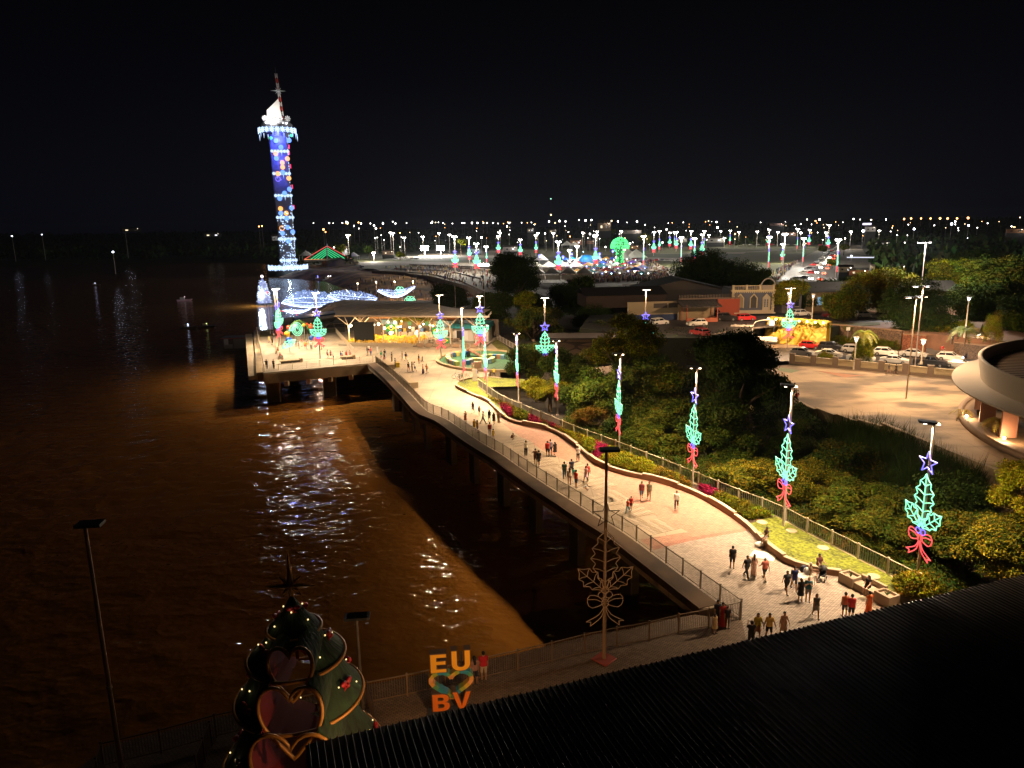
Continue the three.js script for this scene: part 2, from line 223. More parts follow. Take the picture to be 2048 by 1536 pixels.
// pillars under the walkway and the platform
{
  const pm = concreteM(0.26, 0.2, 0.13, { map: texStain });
  const pier = () => { const s = new THREE.Shape(); s.moveTo(-0.75, -9); s.lineTo(0.75, -9); s.lineTo(0.75, -3.4); s.quadraticCurveTo(0.8, -1.7, 1.6, -1.02); s.lineTo(-1.6, -1.02); s.quadraticCurveTo(-0.8, -1.7, -0.75, -3.4); const g = new THREE.ExtrudeGeometry(s, { depth: 0.7, bevelEnabled: true, bevelSize: 0.05, bevelThickness: 0.05, bevelSegments: 1, steps: 1 }); return g.translate(0, 0, -0.35); };
  const pg = pier(), step = 8; let k = 0;
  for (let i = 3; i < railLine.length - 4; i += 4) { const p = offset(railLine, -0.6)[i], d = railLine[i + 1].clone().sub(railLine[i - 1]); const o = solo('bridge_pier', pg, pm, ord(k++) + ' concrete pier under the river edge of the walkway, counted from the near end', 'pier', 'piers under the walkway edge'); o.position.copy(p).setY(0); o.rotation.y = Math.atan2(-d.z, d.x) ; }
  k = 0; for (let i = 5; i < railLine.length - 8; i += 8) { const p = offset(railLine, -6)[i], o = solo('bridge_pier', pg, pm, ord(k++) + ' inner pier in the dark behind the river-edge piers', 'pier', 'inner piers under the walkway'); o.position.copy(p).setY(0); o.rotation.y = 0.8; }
  const wide = (() => { const s = new THREE.Shape(); s.moveTo(-1.05, -9); s.lineTo(1.05, -9); s.lineTo(1.12, -3.4); s.quadraticCurveTo(1.2, -1.9, 1.7, -1.0); s.lineTo(-1.7, -1.0); s.quadraticCurveTo(-1.2, -1.9, -1.12, -3.4); return new THREE.ExtrudeGeometry(s, { depth: 1.0, bevelEnabled: true, bevelSize: 0.06, bevelThickness: 0.06, bevelSegments: 1 }).translate(0, 0, -0.5); })();
  const wm = concreteM(0.46, 0.32, 0.17, { map: texStain });
  const spots = [[536, 752, 'pier under the near corner of the river platform'], [650, 742, 'pier under the middle of the platform front']];
  spots.forEach(([x, y, l]) => { const o = solo('bridge_pier', wide, wm, 'wide ochre concrete ' + l, 'pier'); o.position.copy(G(x + 4, y, -1)).setY(0); o.position.z -= 1.2; o.rotation.y = 0.1; });
  [[-46, -150], [-55, -168], [-33, -152]].forEach(([x, z], i) => { const o = solo('bridge_pier', wide, wm, ['pier behind the near corner in the shade of the platform', 'pier under the far corner of the platform', 'pier half hidden behind the middle one'][i], 'pier'); o.position.set(x, 0, z); });
  // fascia beams of the platform
  const fb = thing('platform_beam', 'deep ochre concrete edge beam of the river platform with haunches', 'beam'); fb.userData.kind = 'structure';
  const A = G(527, 746), B = G(742, 726.5), C = G(512, 664), wb = concreteM(0.44, 0.31, 0.17, { map: texStain });
  part('edge_beam', wallRun([A, B], 0.5, -1.9, -0.2), wb, fb); part('edge_beam', wallRun([C, A.clone().add(V(-0.6, 0, 0.2))], 1.1, -1.3, 0.14), wb, fb);
  part('edge_beam', wallRun(offset([C, A], -1.75), 1.5, -1.1, -0.35), concreteM(0.5, 0.37, 0.22), fb);
  for (let i = 1; i < 5; i++) part('haunch', bx(0.7, 0.9, 1, 0, -2.2, 0).translate(...A.clone().lerp(B, i / 5).toArray()), wb, fb);
}
// railings
function railing(name, label, line, h, step, M1, barGap = 0.13, r = 0.009, post = 0.08, MR) {
  const t = thing(name, label, 'railing'), pts = smoothLine(line, step), pg = mg([bx(post, h + 0.06, post, 0, (h + 0.06) / 2, 0), bx(post * 1.25, 0.03, post * 1.25, 0, h + 0.075, 0)]);
  pts.forEach((p, i) => {
    const m = part('post', pg, MR || M1, t); m.position.copy(p); const q = pts[i + 1] || pts[i - 1]; m.rotation.y = Math.atan2(-(q.z - p.z), q.x - p.x);
    if (!pts[i + 1]) return;
    const L = p.distanceTo(q), n = Math.round(L / barGap), bars = [];
    for (let k = 1; k < n; k++) bars.push(bx(r * 2, h - 0.2, r * 2, L * k / n, 0.12 + (h - 0.2) / 2, 0));
    const pl = part('bars', mg(bars), M1, t), rl = part('top_rail', bx(L, 0.05, 0.06, L / 2, h - 0.02, 0), MR || M1, t), bl = part('bottom_rail', bx(L, 0.045, 0.04, L / 2, 0.12, 0), M1, t);
    for (const o of [pl, rl, bl]) { o.position.copy(p); o.rotation.set(0, Math.atan2(-(q.z - p.z), q.x - p.x), 0, 'YZX'); o.rotation.z = Math.atan2(q.y - p.y, Math.hypot(q.x - p.x, q.z - p.z)); }
  });
  return t;
}
const railM = M(0.16, 0.125, 0.085, 0.5, { metalness: 0.3 }), darkRail = M(0.15, 0.135, 0.11, 0.5, { metalness: 0.3 });
const up = (l, y) => l.map((p) => V(p.x, y, p.z));
railing('walkway_railing', 'long curved metal railing on the river side of the walkway', up(railLine, 0.05), 1.25, 2.05, railM);
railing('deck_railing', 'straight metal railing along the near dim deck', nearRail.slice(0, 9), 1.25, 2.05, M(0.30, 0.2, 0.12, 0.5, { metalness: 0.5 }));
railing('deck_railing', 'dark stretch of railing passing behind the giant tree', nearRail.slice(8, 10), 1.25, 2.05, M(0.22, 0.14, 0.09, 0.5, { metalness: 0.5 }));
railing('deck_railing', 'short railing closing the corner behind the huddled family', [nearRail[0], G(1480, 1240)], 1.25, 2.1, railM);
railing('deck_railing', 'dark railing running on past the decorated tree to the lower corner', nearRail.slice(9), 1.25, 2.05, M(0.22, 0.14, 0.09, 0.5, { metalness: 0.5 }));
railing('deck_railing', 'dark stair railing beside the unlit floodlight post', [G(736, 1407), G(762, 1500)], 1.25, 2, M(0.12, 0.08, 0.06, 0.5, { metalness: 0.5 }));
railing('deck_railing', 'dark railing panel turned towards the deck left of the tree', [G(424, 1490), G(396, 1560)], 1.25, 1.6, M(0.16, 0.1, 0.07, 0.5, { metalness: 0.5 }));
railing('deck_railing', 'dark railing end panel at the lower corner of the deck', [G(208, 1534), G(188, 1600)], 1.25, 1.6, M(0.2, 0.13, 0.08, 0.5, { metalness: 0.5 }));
railing('picket_fence', 'dark picket fence between the planted bed and the wooded bank', up(fenceLine.slice(1), 0.34), 1.15, 2.5, darkRail, 0.2, 0.022, 0.12, M(0.42, 0.34, 0.23, 0.5));
railing('platform_railing', 'thin railing along the front of the river platform', up([G(529, 744), G(640, 733.5), G(746, 724)], 0.02), 1.15, 2.4, M(0.4, 0.3, 0.2, 0.5), 0.3);
railing('platform_railing', 'thin railing along the far side of the river platform', up([G(514, 665), G(690, 656)], 0.02), 1.2, 2.6, M(0.35, 0.27, 0.2, 0.5), 0.3);
railing('platform_railing', 'thin railing down the river side of the platform', up([G(514, 665), G(529, 744)], 0.15), 1.1, 3, M(0.4, 0.3, 0.2, 0.5), 0.3);
railing('lawn_railing', 'pale railing climbing past the lawn beside the playground', [G(968, 664), G(1040, 706)], 1.2, 2.6, M(0.3, 0.25, 0.2, 0.5), 0.25);
railing('ramp_railing', 'railing of the ramp at the corner of the open pavilion', [G(672, 666, 0), G(708, 708, 0)], 1.2, 2.4, M(0.45, 0.36, 0.26, 0.5), 0.3);
// ---------------------------------------------------------------- lamp posts and neon holly
const WARM = [1, 0.74, 0.46], PEACH = [1, 0.66, 0.42], WHITE = [1, 0.93, 0.84];
const poleM = M(0.42, 0.34, 0.27, 0.5), headM = M(0.02, 0.02, 0.02, 0.5);
function floodPost(name, label, p, h, turn, cd, opt = {}) {
  const t = thing(name, label, 'lamp post', p, turn, opt.group), col = opt.color || WARM, far = opt.far || 0;
  part('pole', mg([cyl(0.11, 0.075, h, 0, 0, 0, far ? 6 : 10), cyl(0.2, 0.2, 0.05, 0, 0, 0, 8)]), opt.poleM || poleM, t);
  const heads = opt.heads || [[0.25, 0]];
  for (const [hx, tilt] of heads) {
    part('lamp_head', mg([bx(1.05, 0.13, 0.6, hx, h + 0.12, 0.1, 0, tilt), bx(0.5, 0.1, 0.3, hx * 0.5, h + 0.02, 0)]), headM, t);
    if (cd) { const pn = part('lamp_panel', bx(0.48, 0.04, 0.44, hx, h + 0.02, 0.1), E(...col, opt.glow || 14), t); if (opt.wide) bulbLight(t, V(hx, h - 0.14, 0.1), col, cd / heads.length, 0.22); else spotDown(t, V(hx, h - 0.14, 0.1), col, cd / heads.length, opt); }
  }
  if (opt.back) { part('lamp_panel', bx(0.4, 0.04, 0.44, -0.14, h + 0.02, 0.1), E(...col, opt.glow || 14), t); const b = spotDown(t, V(-0.3, h - 0.14, 0.1), col, opt.back, { angle: 1.15, pen: 0.8, aim: -4.5 }); }
  if (opt.plinth) part('plinth', cyl(0.75, 0.7, 0.06, 0, 0.004, 0, 4), M(0.35, 0.07, 0.05, 0.8), t);
  if (opt.collar) part('collar', cyl(0.13, 0.13, 0.12, 0, h * 0.35, 0, 8), poleM, t);
  return t;
}
function spotDown(t, p, col, cd, opt) { const l = new THREE.SpotLight(new THREE.Color().setRGB(...col), cd, 0, opt.angle || 1.13, opt.pen ?? 0.7, 2); l.position.copy(p); l.target.position.set(p.x + (opt.aim || 0), p.y - 5, p.z); l.shadow.radius = 11; l.castShadow = true; l.name = 'lamp_light'; t.add(l, l.target); }
// outline curves of the neon holly, in metres round the pole: y from the pole's foot
function leafPaths(bxx, by, ang, len, wid, teeth) {
  const pt = (s, w) => { const c = Math.cos(ang), n = Math.sin(ang); return V(bxx + s * n + w * c, by + s * c - w * n, 0); };
  const out = [], prof = (s) => wid * Math.sin(Math.PI * Math.pow(Math.min(1, 0.1 + s * 0.9), 1.25)) ;
  for (const sd of [-1, 1]) { const tip = (k) => pt(len * k / teeth, k === 0 ? sd * 0.05 : k === teeth ? 0 : sd * prof(k / teeth) * 1.15);
    for (let k = 0; k < teeth; k++) { const a = tip(k), b = tip(k + 1), m = a.clone().lerp(b, 0.5).lerp(pt(len * (k + 0.35) / teeth, 0), 0.26); out.push([a, a.clone().lerp(m, 0.55), m, m.clone().lerp(b, 0.6), b]); } }
  const veins = [[pt(0, 0), pt(len, 0)]];
  for (let k = 1; k < teeth; k++) for (const sd of [-1, 1]) { const s = k / teeth; veins.push([pt(len * (s - 0.45 / teeth), 0), pt(len * (s - 0.12 / teeth), sd * prof(s) * 0.6), pt(len * s, sd * prof(s) * 1.1)]); }
  return { out, veins };
}
const ringPath = (x, y, r, n = 9, sy = 1) => Array.from({ length: n }, (_, i) => V(x + r * Math.cos(i / n * 6.2832), y + sy * r * Math.sin(i / n * 6.2832), 0));
function hollyGeos(r, seg) {
  const T = (p, cl) => tube(p, r, seg, cl, 1.6), star = [];
  for (let i = 0; i < 10; i++) { const a = i * Math.PI / 5, q = i % 2 ? 0.3 : 0.76; star.push(V(Math.sin(a) * q, 8.75 + Math.cos(a) * q, 0)); }
  const leaf = (...a) => { const { out, veins } = leafPaths(...a); return mg([...out.map((l) => T(l)), ...veins.map((l) => l.length > 2 ? T(l) : poly(l, r, seg))]); };
  const mirror = (l, s) => l.map(([x, y]) => V(s * x, y, 0));
  const bow = (s) => mg([T(mirror([[0.08, 3.62], [0.35, 3.95], [0.85, 4.05], [1.0, 3.7], [0.8, 3.3], [0.3, 3.4], [0.08, 3.55]], s)), T(mirror([[0.15, 3.6], [0.5, 3.78], [0.95, 3.8]], s)), T(mirror([[0.06, 3.35], [0.35, 2.85], [1.05, 2.45]], s)), poly(mirror([[1.05, 2.45], [0.78, 2.42], [0.82, 2.18]], s), r, seg), T(mirror([[0.04, 3.3], [0.22, 2.7], [0.82, 2.18]], s))]);
  return { star: poly(star, r, seg, true), leaves: [leaf(0, 4.5, 0, 3.5, 0.72, 6), leaf(-0.1, 4.35, -0.82, 1.95, 0.5, 4), leaf(0.1, 4.35, 0.82, 1.95, 0.5, 4)],
    berries: [T(ringPath(-0.2, 4.05, 0.2), true), T(ringPath(0.2, 4.05, 0.2), true), T(ringPath(0, 4.33, 0.2), true)], knot: T(ringPath(0, 3.55, 0.19, 9, 1.25), true), bows: [bow(-1), bow(1)] };
}
const hollyNear = hollyGeos(0.036, 6), hollyMid = hollyGeos(0.066, 4);
const hollyFar = { star: hollyGeos(0.16, 3) }; 
const neonG = E(0.36, 1.4, 0.78, 1.2), neonB = E(0.26, 0.22, 1.5, 1.4), neonR = E(1.5, 0.12, 0.13, 1.1), wireM = M(0.6, 0.42, 0.27, 0.5, { metalness: 0.2 }), thinM = M(0.09, 0.06, 0.04, 0.6);
function holly(label, p, turn, scale = 1, geos = hollyNear, lit = true, group) {
  const t = thing('neon_holly', label, lit ? 'neon light' : 'light figure', p, turn, group), [g, b, r] = lit ? [neonG, neonB, neonR] : [wireM, wireM, wireM];
  t.scale.setScalar(scale);
  const z = (m) => { m.position.z = 0.14; return m; };
  z(part('star', geos.star, lit ? b : thinM, t)); geos.leaves.forEach((q) => z(part('leaf', q, g, t))); geos.berries.forEach((q) => z(part('berry', q, b, t))); z(part('knot', geos.knot, r, t)); geos.bows.forEach((q) => z(part('bow', q, r, t)));
  return t;
}
// ---------------------------------------------------------------- people
function surfaceNet(f, lo, hi, c) {
  const n = [0, 1, 2].map((k) => Math.ceil((hi[k] - lo[k]) / c) + 1), [nx, ny, nz] = n, val = new Float32Array(nx * ny * nz), id = new Int32Array(nx * ny * nz).fill(-1), pos = [], idx = [];
  const I = (x, y, z) => (z * ny + y) * nx + x;
  for (let z = 0; z < nz; z++) for (let y = 0; y < ny; y++) for (let x = 0; x < nx; x++) val[I(x, y, z)] = f(lo[0] + x * c, lo[1] + y * c, lo[2] + z * c);
  for (let z = 0; z < nz - 1; z++) for (let y = 0; y < ny - 1; y++) for (let x = 0; x < nx - 1; x++) {
    let m = 0, sx = 0, sy = 0, sz = 0, k = 0; const v = [];
    for (let i = 0; i < 8; i++) { v.push(val[I(x + (i & 1), y + (i >> 1 & 1), z + (i >> 2))]); if (v[i] < 0) m++; }
    if (!m || m === 8) continue;
    for (const [a, b] of [[0, 1], [2, 3], [4, 5], [6, 7], [0, 2], [1, 3], [4, 6], [5, 7], [0, 4], [1, 5], [2, 6], [3, 7]]) if ((v[a] < 0) !== (v[b] < 0)) { const t = v[a] / (v[a] - v[b]); sx += (a & 1) + t * ((b & 1) - (a & 1)); sy += (a >> 1 & 1) + t * ((b >> 1 & 1) - (a >> 1 & 1)); sz += (a >> 2) + t * ((b >> 2) - (a >> 2)); k++; }
    id[I(x, y, z)] = pos.length / 3; pos.push(lo[0] + (x + sx / k) * c, lo[1] + (y + sy / k) * c, lo[2] + (z + sz / k) * c);
  }
  const quad = (a, b, d, e, fl) => { if (a < 0 || b < 0 || d < 0 || e < 0) return; if (fl) idx.push(a, d, b, a, e, d); else idx.push(a, b, d, a, d, e); };
  for (let z = 1; z < nz - 1; z++) for (let y = 1; y < ny - 1; y++) for (let x = 1; x < nx - 1; x++) {
    const s = val[I(x, y, z)] < 0;
    if (s !== val[I(x + 1, y, z)] < 0) quad(id[I(x, y - 1, z - 1)], id[I(x, y, z - 1)], id[I(x, y, z)], id[I(x, y - 1, z)], !s);
    if (s !== val[I(x, y + 1, z)] < 0) quad(id[I(x - 1, y, z - 1)], id[I(x - 1, y, z)], id[I(x, y, z)], id[I(x, y, z - 1)], !s);
    if (s !== val[I(x, y, z + 1)] < 0) quad(id[I(x - 1, y - 1, z)], id[I(x, y - 1, z)], id[I(x, y, z)], id[I(x - 1, y, z)], !s);
  }
  const g = new THREE.BufferGeometry(); g.setAttribute('position', new THREE.Float32BufferAttribute(pos, 3)); g.setIndex(idx); g.computeVertexNormals(); return g;
}
const cap = (x, y, z, a, b, ra, rb) => { const dx = b.x - a.x, dy = b.y - a.y, dz = b.z - a.z, L = dx * dx + dy * dy + dz * dz || 1e-9, t = Math.max(0, Math.min(1, ((x - a.x) * dx + (y - a.y) * dy + (z - a.z) * dz) / L)); return Math.hypot(x - a.x - dx * t, y - a.y - dy * t, z - a.z - dz * t) - (ra + (rb - ra) * t); };
const smin = (a, b, k) => { const h = Math.max(k - Math.abs(a - b), 0) / k; return Math.min(a, b) - h * h * k * 0.25; };
const ell = (x, y, z, c, rx, ry, rz) => { const a = (x - c.x) / rx, b = (y - c.y) / ry, d = (z - c.z) / rz, l = Math.hypot(a, b, d); return (l - 1) * Math.min(rx, ry, rz); };
const POSES = {   // arm: swing, spread, elbow; leg: swing, knee
  stand: { L: [0.05, 0.16, 0.15], Rr: [0.0, 0.16, 0.15], l: [0.03, 0.02], r: [-0.03, 0.02] },
  walk: { L: [0.5, 0.14, 0.35], Rr: [-0.45, 0.14, 0.2], l: [-0.4, 0.25], r: [0.42, 0.08] },
  walk2: { L: [-0.35, 0.14, 0.2], Rr: [0.4, 0.14, 0.3], l: [0.3, 0.06], r: [-0.28, 0.35] },
  hold: { L: [0.9, 0.1, 1.5], Rr: [0.8, 0.1, 1.55], l: [0.05, 0.03], r: [-0.06, 0.03] },
  hands: { L: [0.12, 0.42, 0.1], Rr: [0.1, 0.42, 0.1], l: [0.2, 0.06], r: [-0.22, 0.2] },
  hug: { L: [0.55, 0.75, 0.5], Rr: [0.2, 0.2, 0.4], l: [0.12, 0.06], r: [-0.15, 0.15] },
  reach: { L: [0.2, 1.5, 0.15], Rr: [0.0, 0.2, 0.2], l: [0.05, 0.03], r: [-0.06, 0.03] },
  sit: { L: [0.6, 0.15, 0.9], Rr: [0.55, 0.15, 1.0], l: [1.45, 1.4], r: [1.4, 1.3], sit: 1 },
  crouch: { L: [1.0, 0.2, 0.3], Rr: [1.1, 0.2, 0.3], l: [2.0, 2.3], r: [1.7, 2.2], sit: 1, lean: 0.5 },
  crawl: { L: [1.25, 0.1, 0.1], Rr: [1.45, 0.1, 0.1], l: [1.35, 0.8], r: [1.1, 0.7], sit: 1, lean: 1.15 },
};
const tmpl = new Map();
function bodyOf(pose, wear, fine) {   // wear: shorts, long, dress, gown; returns geometries, feet at y = 0, facing +z, 1.72 m tall
  const key = pose + wear + fine; if (tmpl.has(key)) return tmpl.get(key);
  const q = POSES[pose], lean = q.lean || 0, fem = wear === 'dress' || wear === 'gown' || wear === 'skirt';
  const dir = (s, a, sd) => V(sd * Math.sin(a), -Math.cos(a) * Math.cos(s), Math.cos(a) * Math.sin(s)), add = (a, d, l) => a.clone().addScaledVector(d, l);
  const pel = V(0, 0.94, 0), tw = (y) => V(0, 0.94 + (y - 0.94) * Math.cos(lean), (y - 0.94) * Math.sin(lean)), chest = tw(1.3), neck = tw(1.46), head = tw(1.6).add(V(0, 0, 0.02)), sw = fem ? 0.145 : 0.165, J = {};
  for (const [k, sd, A, Lg] of [['L', 1, q.L, q.l], ['R', -1, q.Rr, q.r]]) {
    const sh = tw(1.385).add(V(sd * sw, 0, 0)), d1 = dir(A[0], A[1], sd), el = add(sh, d1, 0.29), d2 = dir(A[0] + A[2], A[1] * 0.6 - (A[2] > 1 ? 0.45 : 0), sd), wr = add(el, d2, 0.25);
    const hp = V(sd * 0.09, 0.92, 0), kn = add(hp, dir(Lg[0], 0.03, sd), 0.43), an = add(kn, dir(Lg[0] - Lg[1], 0.0, sd), 0.42), toe = add(an, V(0, -0.035, 0).add(V(0, 0, 1).applyAxisAngle(V(1, 0, 0), Math.max(0, -(Lg[0] - Lg[1])) * 0.5)).normalize(), 0.17);
    J[k] = { sh, el, wr, d2, hp, kn, an, toe, sd };
  }
  const low = Math.min(J.L.an.y, J.R.an.y) - 0.075, drop = pose === 'crawl' ? Math.min(low, J.L.wr.y - 0.1) : low;
  for (const v of [pel, chest, neck, head, ...['L', 'R'].flatMap((k) => [J[k].sh, J[k].el, J[k].wr, J[k].hp, J[k].kn, J[k].an, J[k].toe])]) v.y -= drop;
  const e = fem ? 0.9 : 1, torso = (x, y, z) => { const cl = V(0.07 * e, 0, 0), ca = chest.clone(), wa = pel.clone().lerp(chest, 0.42); let d = cap(x, y, z, ca.clone().add(cl), ca.clone().sub(cl), 0.115 * e, 0.115 * e); d = smin(d, cap(x, y, z, wa.clone().add(V(0.05, 0, 0)), wa.clone().sub(V(0.05, 0, 0)), 0.105 * e, 0.105 * e), 0.12); d = smin(d, cap(x, y, z, pel.clone().add(V(0.075, 0, 0)), pel.clone().sub(V(0.075, 0, 0)), fem ? 0.118 : 0.112, fem ? 0.118 : 0.112), 0.12); return smin(d, cap(x, y, z, J.L.sh, J.R.sh, 0.05, 0.05), 0.1); };
  const arm = (x, y, z, i, f = 1) => { let d = 9; for (const k of 'LR') { const j = J[k]; d = Math.min(d, cap(x, y, z, j.sh, f < 1 ? j.sh.clone().lerp(j.el, f) : j.el, 0.056 + i, 0.044 + i)); if (f >= 1) d = smin(d, cap(x, y, z, j.el, j.wr, 0.042 + i, 0.03 + i), 0.03); } return d; };
  const leg = (x, y, z, i, f = 2) => { let d = 9; for (const k of 'LR') { const j = J[k], t = Math.min(1, f); let v = cap(x, y, z, j.hp, j.hp.clone().lerp(j.kn, t), 0.085 + i, (0.085 - 0.03 * t) + i); if (f > 1) v = smin(v, cap(x, y, z, j.kn, j.kn.clone().lerp(j.an, f - 1), 0.054 + i, 0.036 + i), 0.04); d = Math.min(d, v); } return d; };
  const headF = (x, y, z) => { let d = ell(x, y, z, head, 0.078, 0.112, 0.095); d = smin(d, ell(x, y, z, head.clone().add(V(0, -0.07, 0.025)), 0.052, 0.055, 0.06), 0.04); if (fine) { d = smin(d, cap(x, y, z, head.clone().add(V(0, 0.0, 0.09)), head.clone().add(V(0, -0.03, 0.108)), 0.008, 0.014), 0.015); for (const s of [-1, 1]) d = smin(d, ell(x, y, z, head.clone().add(V(s * 0.08, -0.01, 0)), 0.012, 0.03, 0.02), 0.01); } return d; };
  const c = fine ? 0.03 : 0.055, ys = [J.L, J.R].flatMap((j) => [j.wr.y, j.toe.y, j.kn.y]), all = [J.L, J.R].flatMap((j) => [j.sh, j.el, j.wr, j.kn, j.an, j.toe]).concat([head, pel, chest]);
  const lo = ['x', 'y', 'z'].map((k) => Math.min(...all.map((p) => p[k])) - 0.3), hi = ['x', 'y', 'z'].map((k) => Math.max(...all.map((p) => p[k])) + 0.3);
  const skin = [surfaceNet((x, y, z) => smin(smin(smin(torso(x, y, z), arm(x, y, z, 0), 0.05), leg(x, y, z, 0), 0.06), Math.min(cap(x, y, z, neck, head, 0.052, 0.05), fine ? 9 : headF(x, y, z)), 0.05), lo, hi, c)];
  if (fine) skin.push(surfaceNet(headF, [head.x - 0.14, head.y - 0.18, head.z - 0.15], [head.x + 0.14, head.y + 0.16, head.z + 0.17], 0.016));
  for (const k of 'LR') { // hands: palm, four unequal curled fingers, thumb from the side; feet under shoes
    const j = J[k], h = new THREE.Group(), f = fine ? 1 : 0; const gs = [sph(0.032, 0, -0.045, 0, 6, 4, 0.6, 1.5, 1.2)];
    if (f) { [[-0.027, 0.06], [-0.009, 0.072], [0.009, 0.068], [0.026, 0.052]].forEach(([o, l]) => { const a = V(0, -0.085, o), b = V(-j.sd * 0.008, -0.085 - l * 0.55, o * 1.05), d = V(-j.sd * 0.03, -0.085 - l, o * 1.05); gs.push(bar(a, b, 0.009, 5), bar(b, d, 0.0085, 5, 0.007)); }); gs.push(bar(V(0, -0.035, 0.03), V(-j.sd * 0.012, -0.07, 0.055), 0.011, 5), bar(V(-j.sd * 0.012, -0.07, 0.055), V(-j.sd * 0.02, -0.1, 0.058), 0.0095, 5, 0.008)); }
    const hg = mg(gs); hg.applyQuaternion(new THREE.Quaternion().setFromUnitVectors(V(0, -1, 0), j.d2)); hg.translate(j.wr.x, j.wr.y, j.wr.z); skin.push(hg);
  }
  const cut = (f, y0, y1) => (x, y, z) => Math.max(f(x, y, z), y0 - y, y - y1), res = { skin: mg(skin) }, py = pel.y, ny = neck.y;
  const flip = lean > 1;
  const topF = (x, y, z) => smin(torso(x, y, z) - 0.016, arm(x, y, z, 0.014, wear === 'dress' || wear === 'gown' ? 0.25 : 0.62), 0.04);
  res.top = surfaceNet(cut(topF, flip ? -9 : py - 0.06, flip ? 9 : ny - 0.0), lo, hi, c);
  if (fem && !q.sit) { const hem = wear === 'gown' ? 0.12 : wear === 'dress' ? 0.5 : 0.6, a = V(0, py + 0.12, 0), b = V(0, hem, 0.0); res.bottom = surfaceNet(cut((x, y, z) => Math.min(cap(x, y, z, a, b, 0.125, wear === 'gown' ? 0.24 : 0.23), leg(x, y, z, 0.02, 0.8)), hem, py + 0.16), lo, hi, c); }
  else { const f = wear === 'long' ? 1.85 : wear === 'shorts' ? 0.85 : 0.6; res.bottom = surfaceNet((x, y, z) => smin(leg(x, y, z, 0.017, f), Math.max(torso(x, y, z) - 0.012, flip ? -9 : y - py - 0.07), 0.03), lo, hi, c); }
  res.shoes = mg('LR'.split('').map((k) => mg([bar(J[k].an.clone().add(V(0, -0.04, -0.03)), J[k].toe, 0.046, 6, 0.036), sph(0.038, J[k].toe.x, J[k].toe.y, J[k].toe.z, 6, 4)])));
  const hairF = (back) => (x, y, z) => { let d = ell(x, y, z, head.clone().add(V(0, 0.014, -0.012)), 0.09, 0.122, 0.106); d = Math.max(d, (z - head.z - 0.045) - (y - head.y - 0.03) * 0.9, head.y - 0.06 - y + (z - head.z) * 0.8); if (back) d = smin(d, cap(x, y, z, head.clone().add(V(0, -0.02, -0.07)), tw(1.32).add(V(0, -drop, -0.12)), 0.085, 0.07), 0.05); return d; };
  const hb = [[head.x - 0.2, head.y - 0.5, head.z - 0.3], [head.x + 0.2, head.y + 0.2, head.z + 0.2]];
  res.hair = surfaceNet(hairF(0), ...hb, fine ? 0.022 : 0.04); res.longHair = surfaceNet(hairF(1), ...hb, fine ? 0.024 : 0.045);
  tmpl.set(key, res); return res;
}
const SKIN = [M(0.34, 0.19, 0.12, 0.6), M(0.22, 0.115, 0.07, 0.6), M(0.45, 0.28, 0.19, 0.6)], HAIR = [M(0.012, 0.009, 0.008, 0.7), M(0.05, 0.025, 0.012, 0.7), M(0.5, 0.48, 0.45, 0.8)];
function person(label, p, face, pose, wear, top, bottom, o = {}) {
  const d = Math.hypot(p.x, p.z), g = bodyOf(pose, wear, d < 82), t = thing('person', label, 'person', p, face, o.group), k = (o.h || (wear === 'long' || wear === 'shorts' ? 1.74 : 1.64)) / 1.72;
  t.scale.setScalar(k);
  const b = part('body', g.skin, SKIN[o.skin || 0], t);
  part(wear === 'dress' || wear === 'gown' ? 'bodice' : 'shirt', g.top, M(...top, 0.85), t); part(wear === 'long' ? 'trousers' : wear === 'shorts' ? 'shorts' : 'skirt', g.bottom, M(...bottom, 0.85), t);
  if (o.hair !== -1) part('hair', o.long ? g.longHair : g.hair, HAIR[o.hair || 0], t);
  part('shoes', g.shoes, o.shoes ? M(...o.shoes, 0.6) : M(0.06, 0.05, 0.045, 0.6), t);
  if (o.y) t.position.y += o.y;
  return t;
}
// ---------------------------------------------------------------- trees and shrubs
const leafGeo = (n, size, spread, s, flat = 0.75, tilt = 6.3) => { const r = rngOf(s), pos = []; for (let i = 0; i < n; i++) { const c = V(r() * 2 - 1, (r() * 2 - 1) * flat, r() * 2 - 1).normalize().multiplyScalar(spread * Math.cbrt(r())), e = new THREE.Euler((r() - 0.5) * tilt, r() * 6.3, (r() - 0.5) * tilt, 'YXZ'), w = size * (0.6 + 0.7 * r()), q = [V(-w * 0.28, 0, 0), V(0, -0.05 * w, w * 0.5), V(w * 0.28, 0, 0), V(0, -0.05 * w, -w * 0.5)].map((v) => v.applyEuler(e).add(c)); for (const k of [0, 1, 2, 0, 2, 3]) pos.push(q[k].x, q[k].y, q[k].z); } return rawGeo(pos); };
const CLUMP = { fine: [leafGeo(44, 0.13, 0.5, 1, 0.3, 1.3), leafGeo(44, 0.13, 0.5, 2, 0.3, 1.3)], broad: [leafGeo(34, 0.24, 0.66, 3, 0.75, 2.2), leafGeo(34, 0.24, 0.66, 4, 0.75, 2.2)], far: [leafGeo(12, 1.1, 1.2, 5)], tuft: [leafGeo(22, 0.11, 0.22, 6, 0.6, 2)], blade: [(() => { const r = rngOf(8), pos = []; for (let i = 0; i < 12; i++) { const a = r() * 6.28, x = (r() - 0.5) * 0.5, z = (r() - 0.5) * 0.5, h = 0.6 + r() * 0.6, dx = Math.cos(a) * 0.35, dz = Math.sin(a) * 0.35; pos.push(x - dz * 0.05, 0, z + dx * 0.05, x + dz * 0.05, 0, z - dx * 0.05, x + dx, h, z + dz); } return rawGeo(pos); })()] };
const LEAFM = new THREE.MeshPhysicalMaterial({ color: 0xffffff, roughness: 0.9, specularIntensity: 0.15, side: THREE.DoubleSide });
